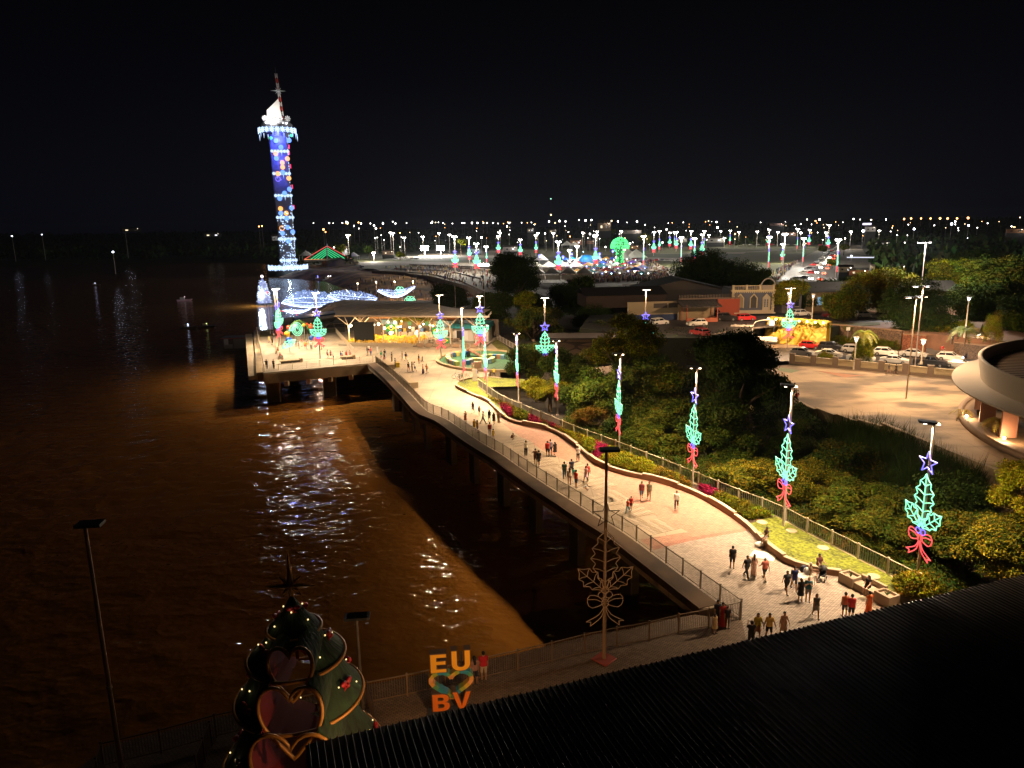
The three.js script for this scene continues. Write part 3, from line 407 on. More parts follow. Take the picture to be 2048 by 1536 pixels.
function scatter(name, geo, list, parent, mat = LEAFM) {   // list of [x, y, z, scale, colour]
  const im = new THREE.InstancedMesh(geo, mat, list.length), m = new THREE.Matrix4(), q = new THREE.Quaternion(), c = new THREE.Color();
  list.forEach(([x, y, z, s, col, keep], i) => { q.setFromEuler(new THREE.Euler(keep ? 0 : rr(-0.6, 0.6), R() * 6.28, keep ? 0 : rr(-0.6, 0.6))); m.compose(V(x, y, z), q, V(s, s, s)); im.setMatrixAt(i, m); im.setColorAt(i, c.setRGB(...col)); });
  im.name = name; im.userData.kind = 'stuff'; parent.add(im); return im;
}
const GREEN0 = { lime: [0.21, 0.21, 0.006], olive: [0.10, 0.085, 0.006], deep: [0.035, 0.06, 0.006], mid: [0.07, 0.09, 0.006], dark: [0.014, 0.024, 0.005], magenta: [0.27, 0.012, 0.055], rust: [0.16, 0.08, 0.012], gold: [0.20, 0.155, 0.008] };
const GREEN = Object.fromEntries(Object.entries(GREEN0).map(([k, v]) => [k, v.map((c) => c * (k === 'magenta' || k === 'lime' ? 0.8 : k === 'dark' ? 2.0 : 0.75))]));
const barkM = M(0.12, 0.075, 0.04, 0.9, { map: texGrain }), paleBark = M(0.28, 0.19, 0.11, 0.9, { map: texGrain });
const tint = (g, k = 0.24) => g.map((v) => v * (1 - k + 2 * k * R()));
function tree(name, label, c, rad, o = {}) {   // c: centre of the crown, rad [x, y, z]
  const base = o.ground ?? height(c.x, c.z), t = thing(name, label, 'tree', V(c.x, base, c.z), 0, o.group), H = c.y - base, [a, b, d] = rad, limbs = [], n = o.limbs ?? 6, tips = [];
  const tr = Math.max(0.12, a * 0.07), fork = Math.max(0.6, H - b * 0.75), bend = V(rr(-0.3, 0.3), fork, rr(-0.3, 0.3));
  limbs.push(bar(V(0, -0.3, 0), bend, tr * 1.25, 8, tr * 0.85));
  for (let i = 0; i < n; i++) { const an = i / n * 6.28 + R(), e = V(Math.cos(an) * a * rr(0.45, 0.75), H + b * rr(-0.25, 0.5), Math.sin(an) * d * rr(0.45, 0.75)), m = bend.clone().lerp(e, 0.5).add(V(rr(-0.3, 0.3), rr(-0.2, 0.5), rr(-0.3, 0.3))); limbs.push(bar(bend, m, tr * 0.6, 6, tr * 0.38), bar(m, e, tr * 0.38, 5, tr * 0.12)); tips.push(e); if (o.twigs) for (let k = 0; k < o.twigs; k++) { const f = m.clone().lerp(e, R()), g = f.clone().add(V(rr(-1, 1), rr(-0.1, 1), rr(-1, 1)).multiplyScalar(a * 0.3)); limbs.push(bar(f, g, tr * 0.14, 4, tr * 0.04)); } }
  part('trunk', mg(limbs), o.bark || barkM, t);
  const lobes = [], L = o.lobes ?? 9, lr = o.lobeSize ?? 0.48; for (let i = 0; i < L; i++) { const u = V(rr(-1, 1), rr(-0.7, 1), rr(-1, 1)).normalize().multiplyScalar(rr(...(o.reach || [0.35, 0.75]))); lobes.push([u.x * a, H + u.y * b, u.z * d, lr * rr(0.75, 1.2)]); }
  if (!o.open) lobes.push([0, H, 0, 0.6]);
  const list = [], N = o.n ?? 900, cols = (o.cols || ['mid', 'deep']).map((k) => GREEN[k]), cs = o.leaf === 'far' ? 1 : o.leaf === 'broad' ? 1.0 : 1.15;
  for (let i = 0; i < N; i++) { const l = lobes[Math.floor(R() * lobes.length)], u = V(rr(-1, 1), rr(-1, 1), rr(-1, 1)).normalize().multiplyScalar(Math.pow(R(), 0.35)); const flat = o.flat ?? 0.8; list.push([l[0] + u.x * a * l[3], l[1] + u.y * b * l[3] * flat, l[2] + u.z * d * l[3], cs * rr(0.7, 1.35) * (o.clump ?? 1), tint(cols[Math.floor(R() * cols.length)])]); }
  const kind = o.leaf || 'fine'; scatter('crown', CLUMP[kind][Math.floor(R() * CLUMP[kind].length)], list, t);
  return t;
}
function shrub(label, pts, h, cols, n, o = {}) {   // a patch of planting over a ground outline
  const c = pts.reduce((s, p) => s.add(p), V(0, 0, 0)).multiplyScalar(1 / pts.length), t = thing(o.name || 'shrub', label, o.cat || 'shrub', V(c.x, o.y ?? 0.3, c.z), 0, o.group), lo = [Math.min(...pts.map((p) => p.x)), Math.min(...pts.map((p) => p.z))], hi = [Math.max(...pts.map((p) => p.x)), Math.max(...pts.map((p) => p.z))], list = [], stems = [];
  let guard = 0; while (list.length < n && guard++ < n * 30) { const x = rr(lo[0], hi[0]), z = rr(lo[1], hi[1]); if (!inPoly(x, z, pts)) continue; const d = distPoly(x, z, pts), top = h * (0.45 + 0.55 * sst(0, 0.7, d)) * (0.75 + 0.5 * hillN(x * 1.3, z * 1.3)); const g = GREEN[cols[Math.floor(R() * cols.length)]]; list.push([x - c.x, top * Math.sqrt(R()) * 0.95 + 0.05, z - c.z, rr(0.6, 1.2) * (o.clump ?? 1), tint(g, 0.4)]); if (list.length % 22 === 1) stems.push(bar(V(x - c.x, -0.05, z - c.z), V(x - c.x + rr(-0.1, 0.1), top * 0.8, z - c.z + rr(-0.1, 0.1)), 0.02, 4, 0.008)); }
  part('stems', mg(stems), barkM, t); scatter('foliage', CLUMP[o.leaf || 'tuft'][0], list, t); return t;
}
function palm(label, p, h, n = 11, len = 2.2, o = {}) {
  const t = thing('palm_tree', label, 'palm', p, R() * 6); part('trunk', tube([V(0, -0.2, 0), V(0.1, h * 0.5, 0.05), V(0, h, 0)], 0.1, 6), paleBark, t);
  for (let i = 0; i < n; i++) { const a = i / n * 6.28 + R() * 0.3, up_ = rr(0.2, 0.9), pos = [], P = (s) => V(Math.cos(a) * len * s, h + len * (up_ * s - 1.1 * s * s) + 0.05, Math.sin(a) * len * s); for (let k = 1; k < 14; k++) { const s = k / 14, b = P(s), nx = -Math.sin(a), nz = Math.cos(a), w = len * 0.3 * Math.sin(Math.PI * (0.12 + 0.85 * s)); for (const sd of [-1, 1]) { const f = P(Math.min(1, s + 0.05)); pos.push(b.x, b.y, b.z, f.x, f.y, f.z, b.x + sd * nx * w + Math.cos(a) * w * 0.5, b.y - w * 0.45, b.z + sd * nz * w + Math.sin(a) * w * 0.5); } } part('frond', mg([rawGeo(pos), tube([P(0), P(0.5), P(1)], 0.02, 4)]), M(...tint(o.col || GREEN.mid, 0.2), 0.6), t); }
  return t;
}
// ---------------------------------------------------------------- dark corrugated roof in the corner
{
  const A = G(610, 1490, 5.5), B = G(2048, 1150, 5.5), e = B.clone().sub(A).setY(0), L = e.length() + 9, ex = e.clone().normalize(), a = Math.atan2(-ex.z, ex.x);
  const t = thing('waterfront_building', 'dark flat building with a black corrugated metal roof in the lower corner', 'building', V(A.x, 0, A.z), a);
  const pitch = 0.26, D = 26, n = Math.floor(L / pitch), s = new THREE.Shape();
  [[0, 0], [0.1, 0], [0.116, 0.05], [0.122, 0.064], [0.131, 0.071], [0.14, 0.073], [0.149, 0.071], [0.158, 0.064], [0.164, 0.05], [0.18, 0], [0.258, 0], [0.258, -0.012], [0, -0.012]].forEach(([x, y], i) => i ? s.lineTo(x, y) : s.moveTo(x, y));
  const sg = new THREE.ExtrudeGeometry(s, { depth: D, bevelEnabled: false }), rm = [M(0.05, 0.04, 0.033, 0.36), M(0.062, 0.05, 0.04, 0.32), M(0.042, 0.034, 0.028, 0.4)];
  for (let i = 0; i < n; i++) { const m = part('roof_sheet', sg, rm[Math.floor(R() * 3)], t); m.position.set(i * pitch, 5.5 + rr(-0.006, 0.006), rr(-0.02, 0.02)); }
  part('fascia', mg([bx(L, 0.3, 0.06, L / 2, 5.32, 0.15), bx(0.06, 0.3, D, 0.06, 5.32, D / 2 + 0.18)]), M(0.06, 0.045, 0.035, 0.6), t);
  part('wall', mg([bx(L - 2, 5.1, 0.2, L / 2, 2.55, 2.2), bx(0.2, 5.1, D - 3, 1, 2.55, D / 2 + 1)]), concreteM(0.2, 0.15, 0.1), t);
  part('soffit', bx(L, 0.04, 2.0, L / 2, 5.15, 1.15), M(0.3, 0.24, 0.18, 0.8), t);
  for (const [x, cd] of [[2.4, 30], [7.3, 120]]) { part('soffit_lamp', bx(0.4, 0.05, 0.2, x, 5.1, 0.5), E(1, 0.62, 0.3, 4), t); bulbLight(t, V(x, 5.0, 0.5), [1, 0.55, 0.24], cd, 0.12); }
}
// ---------------------------------------------------------------- letter sign
{
  const font = await new FontLoader().loadAsync('fonts/droid/droid_sans_bold.typeface.json'), p = G(905, 1428), t = thing('letter_sign', 'tall yellow and orange letter sign reading EU, a striped heart and BV', 'sign', p, 0.10);
  const L = (ch, w, h, x, y, mat) => { const g = new TextGeometry(ch, { font, size: 1, depth: 0.42, curveSegments: 8, bevelEnabled: true, bevelSize: 0.035, bevelThickness: 0.02, bevelSegments: 1 }); g.computeBoundingBox(); const b = g.boundingBox; g.translate(-b.min.x, -b.min.y, -0.2); g.scale(w / (b.max.x - b.min.x), h / (b.max.y - b.min.y), 1); g.translate(x, y, 0); return g; };
  const yel = M(0.72, 0.36, 0.02, 0.5), ora = M(0.66, 0.16, 0.015, 0.5), side = M(0.10, 0.05, 0.02, 0.7);
  const put = (name, g, m) => { g.computeBoundingBox(); part(name, g, [m, side], t); };
  put('letter_e', L('E', 0.86, 1.05, -1.03, 2.52, yel), yel); put('letter_u', L('U', 0.98, 1.15, 0.02, 2.54, yel), yel);
  put('letter_b', L('B', 0.92, 1.0, -1.0, 0.36, ora), ora); put('letter_v', L('V', 0.98, 1.05, 0.0, 0.36, ora), ora);
  const cols = [[0.6, 0.28, 0.05], [0.02, 0.22, 0.3], [0.25, 0.3, 0.04], [0.65, 0.3, 0.12], [0.08, 0.25, 0.12], [0.03, 0.2, 0.33], [0.5, 0.32, 0.04]];
  const H = (a) => V(1.02 * Math.pow(Math.sin(a), 3), 1.88 + 0.062 * (13 * Math.cos(a) - 5 * Math.cos(2 * a) - 2 * Math.cos(3 * a) - Math.cos(4 * a)) * 0.82, 0);
  for (let i = 0; i < 30; i++) { const a = H(i / 30 * 6.2832), b = H((i + 1) / 30 * 6.2832), d = b.clone().sub(a), l = d.length(); const m = part('heart_stripe', bx(l + 0.03, 0.2, 0.4), M(...cols[(i * 3) % 7], 0.5), t); m.position.copy(a.clone().lerp(b, 0.5)); m.rotation.z = Math.atan2(d.y, d.x); }
  part('stand', mg([bx(2.4, 0.12, 0.9, 0, 0.06, -0.05), bx(0.08, 3.3, 0.08, -0.55, 1.7, -0.22), bx(0.08, 3.3, 0.08, 0.55, 1.7, -0.22)]), M(0.015, 0.013, 0.012, 0.6), t);
}
// ---------------------------------------------------------------- giant decorated tree with hollow hearts
{
  const p = V(-9.3, 0, -27.6), t = thing('christmas_tree', 'giant dark green holiday tree with hollow gold-edged hearts, red bows and a gold star', 'holiday tree', p, 0.02);
  const gm = M(0.012, 0.045, 0.016, 0.9, { map: texGrass, bumpMap: texGrass, bumpScale: 0.06 }), gold = M(0.36, 0.17, 0.035, 0.5, { metalness: 0.3 }), redM = M(0.15, 0.006, 0.012, 0.8), bowM = M(0.30, 0.008, 0.018, 0.5);
  const tiers = [[0, 3.3, 2.3], [1.4, 3.05, 1.6], [4.1, 2.4, 1.3], [5.8, 1.8, 0.75], [6.95, 0.98, 0.05]];   // y of rim, rim radius, radius at the top of the skirt
  const prof = [[0.02, 0]]; tiers.forEach(([y, r, q], i) => { const top = i < 4 ? tiers[i + 1][0] + 0.25 : 8.35; prof.push([r * 0.9, y], [r, y + 0.12]); for (let k = 1; k <= 4; k++) { const s = k / 4; prof.push([r + (q - r) * Math.pow(s, 0.8), y + 0.12 + (top - y - 0.12) * s]); } });
  const hearts = [[0.3, 0.9, 1.5, 3.4], [0.28, 3.05, 1.14, 2.9], [0.26, 5.05, 0.8, 2.15]];   // x, y of the tip, half width, height
  const shape = (x, y, w, h) => { const s = new THREE.Shape(); s.moveTo(x, y); s.bezierCurveTo(x - w * 0.55, y + h * 0.28, x - w * 1.02, y + h * 0.42, x - w, y + h * 0.72); s.bezierCurveTo(x - w * 0.98, y + h * 1.06, x - w * 0.2, y + h * 1.1, x, y + h * 0.82); s.bezierCurveTo(x + w * 0.2, y + h * 1.1, x + w * 0.98, y + h * 1.06, x + w, y + h * 0.72); s.bezierCurveTo(x + w * 1.02, y + h * 0.42, x + w * 0.55, y + h * 0.28, x, y); return s; };
  let body = new Brush(noUV(lathe(prof, 40)), gm); const ev = new Evaluator(); ev.useGroups = true; ev.attributes = ['position', 'normal', 'uv'];
  const ZF = [2.5, 2.15, 1.65], exg = (h, d, z) => noUV(new THREE.ExtrudeGeometry(shape(...h), { depth: d, bevelEnabled: false, curveSegments: 10 }).translate(0, 0, z));
  const cutWith = (g, op, m) => { g.clearGroups(); const b = new Brush(g, m); b.updateMatrixWorld(); body.updateMatrixWorld(); body = ev.evaluate(body, b, op); };
  hearts.forEach(([x, y, w, h], i) => cutWith(exg([x, y - 0.1, w * 1.07, h * 1.07], ZF[i], 0), ADDITION, gm)); hearts.forEach((h) => cutWith(exg(h, 8, -4), SUBTRACTION, redM));
  const bg = body.geometry; const q = bg.attributes.position, uvs = []; for (let i = 0; i < q.count; i++) uvs.push(Math.atan2(q.getX(i), q.getZ(i)) * 2.2, q.getY(i) * 0.5); bg.setAttribute('uv', new THREE.Float32BufferAttribute(uvs, 2));
  part('foliage_cone', bg, body.material, t); t.scale.setScalar(1.1);
  hearts.forEach(([x, y, w, h], i) => { const zf = ZF[i] + 0.03, pts = shape(x, y, w, h).getPoints(10).slice(0, -1).map((v) => V(v.x, v.y, zf)); part('heart_garland', tube(pts, 0.075, 6, true, 1), gold, t);  });
  tiers.forEach(([y, r]) => part('rim_garland', new THREE.TorusGeometry(r + 0.02, 0.07, 6, 48).rotateX(Math.PI / 2).translate(0, y + 0.1, 0), gold, t));
  const bow = () => { const l = []; for (const s of [-1, 1]) { l.push(sph(0.2, s * 0.2, 0.06, 0, 8, 6, 1, 0.62, 0.45).rotateZ(s * 0.25)); l.push(bx(0.12, 0.42, 0.04, s * 0.12, -0.25, 0, 0, s * 0.35)); } l.push(sph(0.09, 0, 0, 0.06, 6, 5)); return mg(l); }, bg2 = bow();
  const onCone = (y, a) => { let i = 0; while (i < 4 && tiers[i + 1][0] < y) i++; const [y0, r, qq] = tiers[i], top = i < 4 ? tiers[i + 1][0] + 0.25 : 8.35, s = Math.min(1, Math.max(0, (y - y0 - 0.12) / (top - y0 - 0.12))); const rad = r + (qq - r) * Math.pow(s, 0.8) + 0.06; return V(Math.sin(a) * rad, y, Math.cos(a) * rad); };
  const bulbG = sph(0.034, 0, 0, 0, 6, 5), bulbM = E(1, 0.72, 0.3, 1.6);
  tiers.forEach(([y, r], i) => { const n = [16, 14, 12, 10, 6][i]; for (let k = 0; k < n; k++) { const a = k / n * 6.283 + i * 0.3; if (Math.abs(Math.sin(a / 2)) < 0.37 && i < 4) continue; const b = part('light_bulb', bulbG, bulbM, t); b.position.copy(onCone(y + 0.35 + 0.45 * (k % 2) + 0.2 * R(), a)); bulbLight(t, b.position.clone().add(V(Math.sin(a) * 0.16, 0.05, Math.cos(a) * 0.16)), [1, 0.7, 0.36], 0.035, 0.05); if (k % 2) { const m = part('bow', bg2, bowM, t); m.position.copy(onCone(y + 0.75 + 0.25 * (k % 3 - 1), a + 0.2)); m.rotation.y = a + 0.2; m.rotation.z = rr(-0.4, 0.4); m.scale.setScalar(i === 4 ? 0.75 : 1.05); } } });
  const star = []; for (let i = 0; i < 8; i++) { const a = i * Math.PI / 4, l = i === 0 ? 1.5 : i % 2 ? 0.6 : 0.95; const g = new THREE.ConeGeometry(0.15, l, 4).translate(0, l / 2, 0).rotateZ(-a); star.push(g); } part('star', mg(star).scale(1, 1, 0.7).translate(0, 8.75, 0), M(0.34, 0.17, 0.04, 0.4, { metalness: 0.6 }), t);
  const b = solo('giant_bauble', mg([sph(0.55, 0, 0, 0, 16, 12), cyl(0.12, 0.12, 0.15, 0, 0.52, 0, 8)]), M(0.25, 0.01, 0.012, 0.35), 'large dark red bauble on the deck at the foot of the giant tree', 'bauble'); b.position.copy(G(472, 1560, 0)).setY(0.55);
}
// ---------------------------------------------------------------- lit promenade posts, each with its neon holly
const N10 = Math.PI / 2 - 0.17;
const fencePosts = [[1832, 1175, 11.3, 'lit floodlight post nearest the dark roof, on the planted corner'], [1566, 1060, 11.7, 'lit floodlight post at the start of the bright lawn'], [1385, 975, 11.3, 'lit floodlight post on bare earth past the long planted bed start'], [1238, 905, 10.7, 'lit floodlight post by the magenta shrubs under the unlit star'], [1115, 830, 9.7, 'lit floodlight post standing behind the magenta and rust shrubs'], [1037, 803, 9.6, 'lit floodlight post beside the first yellow-green shrub patch'], [974, 792, 10.3, 'lit floodlight post at the point of the small lawn']];
const hollyNames = ['neon holly on the post nearest the dark roof, with red bow and star seen whole', 'neon holly with red bow above the start of the bright lawn', 'neon holly before the dark trees, next after the one at the lawn', 'neon holly above the magenta shrubs, seen narrow', 'neon holly seen edge on behind the magenta and rust shrubs', 'neon holly seen edge on beside the first yellow-green shrubs', 'neon holly seen edge on at the point of the small lawn'];
fencePosts.forEach(([x, y, h, l], i) => { const p = G(x, y); floodPost('flood_post', l, p, h, Math.PI - 0.35 + 0.08 * i, [1500, 1800, 1900, 2000, 2000, 1900, 1900][i], { color: [1, 0.73, 0.47], heads: [[0.35, 0.05]], aim: 0.3, angle: i ? 1.1 : 1.32, pen: 0.55, glow: 10, back: [330, 560, 800, 1000, 1000, 900, 500][i] }); holly(hollyNames[i], p, [-1.34, -1.40, -1.36, -1.46, -1.42, -1.45, -1.33][i], 1); });
floodPost('flood_post', 'unlit dark floodlight post with a wire star, on a red plinth by the near railing', G(1208, 1318), 12.3, 0, 0, { plinth: 1, heads: [[0.15, 0]], poleM: M(0.30, 0.19, 0.11, 0.5) });
holly('unlit holly figure of copper wire on the dark post by the near railing', G(1208, 1318), 0.05, 1, hollyGeos(0.024, 5), false);
floodPost('flood_post', 'unlit short floodlight post between the giant tree and the letter sign', G(728, 1462), 6.1, 0.1, 0, { heads: [[0, 0], [0.12, 0]], poleM: M(0.06, 0.045, 0.035, 0.5) });
floodPost('flood_post', 'tall unlit floodlight post at the dark lower corner of the deck', G(243, 1537), 11.9, 0.1, 0, { collar: 1, poleM: M(0.34, 0.2, 0.12, 0.5) });
// ---------------------------------------------------------------- planted bed
const bedP = (k0, k1, f0, f1) => { const a = smoothLine(kerbLine.slice(5, 20), 1).map((p) => p), b = smoothLine(fenceLine.slice(6, 15), 1), A = offset(a, -0.45).slice(Math.round(k0 * (a.length - 1)), Math.round(k1 * (a.length - 1)) + 1), B = offset(b, 0.5).slice(Math.round(f0 * (b.length - 1)), Math.round(f1 * (b.length - 1)) + 1); return ribbon(A, B); };
[[0.02, 0.13, 0.0, 0.14, ['lime', 'mid', 'olive'], 'yellow-green shrub patch next to the curved end of the bright lawn', 0.85, 620], [0.13, 0.17, 0.1, 0.17, ['magenta'], 'small magenta shrub patch beside the bare earth round the third lit post', 0.8, 260],
 [0.21, 0.3, 0.22, 0.32, ['rust', 'olive', 'gold'], 'rust brown shrub patch behind the man in a white T-shirt', 0.75, 420], [0.3, 0.36, 0.3, 0.38, ['gold', 'lime'], 'pale yellow flowering shrub patch under the unlit star', 1.0, 420], [0.36, 0.46, 0.37, 0.48, ['lime', 'mid', 'gold'], 'largest yellow-green shrub patch, in the middle of the planted bed', 0.9, 760],
 [0.46, 0.51, 0.45, 0.54, ['magenta'], 'magenta shrub patch beside the fourth lit post', 0.75, 380], [0.51, 0.57, 0.5, 0.58, ['lime', 'mid'], 'bright lime shrub patch beside the man in a white shirt', 0.85, 420], [0.57, 0.66, 0.56, 0.66, ['rust', 'olive', 'lime'], 'rust and green shrub patch behind the three backs turned people', 0.8, 520], [0.62, 0.72, 0.6, 0.7, ['lime', 'gold'], 'pale lime shrub patch at the widest part of the bed', 0.85, 420],
 [0.71, 0.77, 0.69, 0.77, ['magenta'], 'magenta shrub patch at the foot of the fifth lit post', 0.8, 380], [0.77, 0.81, 0.75, 0.83, ['rust', 'olive'], 'dull rust shrub patch between two magenta ones', 0.6, 300], [0.81, 0.85, 0.8, 0.85, ['magenta'], 'second magenta shrub patch before the lime one at the narrow end', 0.7, 300], [0.85, 0.93, 0.83, 0.94, ['lime', 'mid'], 'lime shrub patch by the sixth lit post', 0.9, 520], [0.93, 0.97, 0.92, 0.99, ['magenta'], 'last magenta shrub patch at the narrow end of the bed', 0.7, 260]]
  .forEach(([a, b, c, d, cols, l, h, n]) => shrub(l, bedP(a, b, c, d), h * 0.92, cols, n * 2, { clump: 1.45 }));
shrub('olive bush at the tip of the small lawn by the fence', GP([[975, 800], [1000, 815], [1022, 835], [1045, 834], [1020, 818]]), 0.8, ['olive', 'gold'], 500);
shrub('spiky yellow-green bush round the post nearest the dark roof', GP([[1786, 1178], [1800, 1205], [1850, 1215], [1880, 1200], [1840, 1180]]), 1.3, ['lime', 'olive', 'gold'], 800, { clump: 1.5 });
// bench with two planters, round lids in the lawn
{
  const c = concreteM(0.45, 0.33, 0.22), t = thing('planter_bench', 'long concrete bench with a square planter at each end, set in the kerb', 'bench', G(1738, 1192), 0), A = G(1700, 1168).sub(t.position), B = G(1772, 1206).sub(t.position), a = Math.atan2(-(B.z - A.z), B.x - A.x), L = A.distanceTo(B), mid = A.clone().lerp(B, 0.5);
  const inner = (g) => g.rotateY(a).translate(mid.x, 0, mid.z);
  part('bench_seat', inner(bx(L - 1, 0.48, 0.75, 0, 0.24, 0)), c, t); part('bench_back', inner(bx(L - 0.9, 0.85, 0.2, 0, 0.425, -0.52)), c, t);
  for (const s of [-1, 1]) { const pl = part('planter', inner(mg([bx(1.15, 0.72, 0.12, s * L / 2, 0.36, 0.42), bx(1.15, 0.72, 0.12, s * L / 2, 0.36, -0.42), bx(0.12, 0.72, 0.72, s * L / 2 - 0.51, 0.36, 0), bx(0.12, 0.72, 0.72, s * L / 2 + 0.51, 0.36, 0), bx(0.9, 0.5, 0.72, s * L / 2, 0.3, 0)])), c, t); const l = []; for (let i = 0; i < 16; i++) l.push(rawGeo([s * L / 2 - 0.03, 0.55, 0, s * L / 2 + 0.03, 0.55, 0, s * L / 2 + rr(-0.35, 0.35), rr(0.8, 1.1), rr(-0.3, 0.3)])); part('plant', inner(mg(l)), M(0.05, 0.1, 0.02, 0.8), pl); }
  [[1524, 1045], [1583, 1062], [1747, 1153], [1646, 1096]].forEach(([x, y], i) => { const m = solo('manhole_cover', cyl(0.42, 0.42, 0.05, 0, 0, 0, 20), concreteM(0.5, 0.4, 0.26), ['round concrete lid at the curved end of the bright lawn', 'round concrete lid by the second lit post', 'round concrete lid near the planter bench', 'round concrete lid along the fence side of the lawn'][i], 'manhole cover'); m.position.copy(G(x, y, 0.365)); });
}
// ---------------------------------------------------------------- people on the near walkway
const away = Math.PI, T = (d) => d * Math.PI / 180;
const K = [0.012, 0.011, 0.012], NAVY = [0.012, 0.018, 0.06], WHT = [0.7, 0.66, 0.6], RED = [0.5, 0.02, 0.018], DEN = [0.03, 0.05, 0.11], KHA = [0.2, 0.14, 0.08], GRY = [0.14, 0.13, 0.12];
const P = (x, y, ...a) => person(a.shift(), G(x, y), ...a);
P(1352.7, 1018, 'man in a white T-shirt and black trousers walking alone on the pink paving', T(-15), 'walk', 'long', WHT, K);
P(1464, 1137, 'slim person in black top and shorts standing alone, back turned', T(170), 'stand', 'shorts', K, K);
P(1493, 1156, 'man all in black carrying a bag, walking beside a woman in pale pink', T(20), 'walk', 'long', K, K);
P(1507, 1151, 'woman in a long pale pink dress beside the man in black', T(160), 'walk2', 'gown', [0.6, 0.38, 0.3], [0.6, 0.38, 0.3], { long: 1 });
P(1528.5, 1160, 'white-haired man in a loose coral shirt and black shorts walking away', T(190), 'walk', 'shorts', [0.52, 0.13, 0.09], K, { hair: 2, skin: 2 });
P(1572.5, 1186, 'woman in a patterned dark top and black shorts beside a man in blue', T(5), 'walk', 'shorts', [0.05, 0.055, 0.06], K, { h: 1.66 });
P(1587, 1180, 'man in a dark blue T-shirt and denim shorts facing the camera', T(-8), 'walk2', 'shorts', [0.015, 0.025, 0.12], [0.02, 0.035, 0.09]);
P(1600, 1203, 'woman with long black hair in a short black dress, back turned', T(185), 'stand', 'dress', K, K, { long: 1, skin: 1 });
P(1615, 1203, 'bald man in a teal shirt and grey shorts close to the woman in black', T(-20), 'hold', 'shorts', [0.01, 0.09, 0.12], GRY, { hair: -1, skin: 2 });
P(1631, 1235, 'curly-haired woman in a grey top and pale shorts walking towards the roof', T(-5), 'walk2', 'skirt', [0.09, 0.08, 0.07], [0.2, 0.17, 0.14], { long: 1, skin: 1, hair: 1 });
P(1688, 1234, 'woman in a coral halter top and leggings beside a man in red', T(185), 'stand', 'shorts', [0.5, 0.14, 0.06], [0.05, 0.04, 0.04], { h: 1.68 });
P(1701, 1240, 'man in a red T-shirt with a shoulder strap, half hidden by the roof edge', T(175), 'stand', 'shorts', [0.5, 0.03, 0.03], K);
P(1736, 1232, 'woman in a bright orange skirt and bare shoulders, back turned, at the planter bench', T(195), 'stand', 'gown', [0.68, 0.12, 0.015], [0.68, 0.12, 0.015], { skin: 2, h: 1.68 });
P(1734, 1195, 'woman in a black top sitting on the planter bench', T(-55), 'sit', 'dress', K, K, { long: 1, skin: 2, y: 0.28 });
P(1514, 1278, 'woman in a yellow top and tan shorts holding hands with a man in yellow', T(-4), 'hands', 'skirt', [0.55, 0.4, 0.03], [0.3, 0.13, 0.06], { long: 1, h: 1.7 });
P(1537, 1279, 'stout man in a yellow T-shirt and black shorts in the middle of a trio', T(0), 'hands', 'shorts', [0.68, 0.42, 0.1], K, { h: 1.72 });
P(1566, 1273, 'woman in a sleeveless floral dress holding hands with the man in yellow', T(6), 'hands', 'dress', [0.36, 0.19, 0.12], [0.34, 0.2, 0.13]);
P(1501, 1296, 'man in black seen from behind, holding up a phone before the trio', T(178), 'hold', 'long', K, K);
P(1434, 1252, 'man in dark clothes at the back of the family huddled by the railing corner', T(15), 'stand', 'long', [0.015, 0.02, 0.035], K);
P(1444, 1254, 'woman in a long red dress in the family at the railing corner', T(10), 'stand', 'gown', [0.42, 0.03, 0.03], [0.42, 0.03, 0.03]);
P(1454, 1256, 'girl with long hair in a dark jacket and white top by the railing corner', T(5), 'stand', 'long', [0.03, 0.025, 0.025], [0.09, 0.06, 0.04], { long: 1, h: 1.45 });
P(1429, 1267, 'small girl in a pale yellow dress in front of the huddled family', T(25), 'stand', 'dress', [0.6, 0.42, 0.2], [0.6, 0.42, 0.2], { h: 1.3, long: 1 });
P(1532, 1094, 'curly-haired woman in dark clothes sitting on the kerb beside the lawn', T(-60), 'sit', 'dress', [0.06, 0.03, 0.03], [0.35, 0.28, 0.24], { skin: 1, y: 0.32 });
P(1636, 1152, 'man in a maroon shirt sitting on the kerb behind the cluttered table', T(20), 'sit', 'shorts', [0.10, 0.02, 0.025], KHA, { y: 0.3 });
P(1618, 1168, 'older person in a brown shirt sitting bent over the cluttered table', T(70), 'sit', 'shorts', [0.16, 0.1, 0.05], [0.4, 0.36, 0.3], { hair: 2, y: 0.2 });
P(1052, 912, 'man in a white T-shirt and black trousers standing with feet apart, arms folded up', T(170), 'hold', 'long', [0.6, 0.52, 0.4], K);
P(1095, 913, 'man in a red and black shirt seen from behind, left of a couple', T(165), 'stand', 'shorts', RED, K);
P(1101, 911, 'man in grey partly hidden behind the red and black shirt', T(190), 'stand', 'shorts', [0.2, 0.22, 0.25], NAVY, { h: 1.82 });
P(1110, 912, 'woman with long black hair in black shorts standing beside the man in grey', T(200), 'walk', 'dress', K, K, { long: 1 });
P(1071, 929, 'person in a brown shirt with an arm round a companion in black', T(170), 'hug', 'shorts', [0.15, 0.055, 0.02], [0.12, 0.05, 0.02]);
P(1078, 932, 'companion in black T-shirt and shorts, embraced, by the railing', T(190), 'walk', 'shorts', K, [0.02, 0.025, 0.03]);
P(1156, 923, 'man in a white shirt and dark trousers standing beside the lime shrubs', T(0), 'hold', 'long', WHT, K);
P(1128.7, 956, 'man in a dark green T-shirt and jeans walking away', T(180), 'walk', 'long', [0.025, 0.06, 0.035], [0.02, 0.04, 0.06]);
P(1143, 951, 'man in a navy T-shirt walking with a small child in teal', T(182), 'walk2', 'long', [0.03, 0.03, 0.06], K);
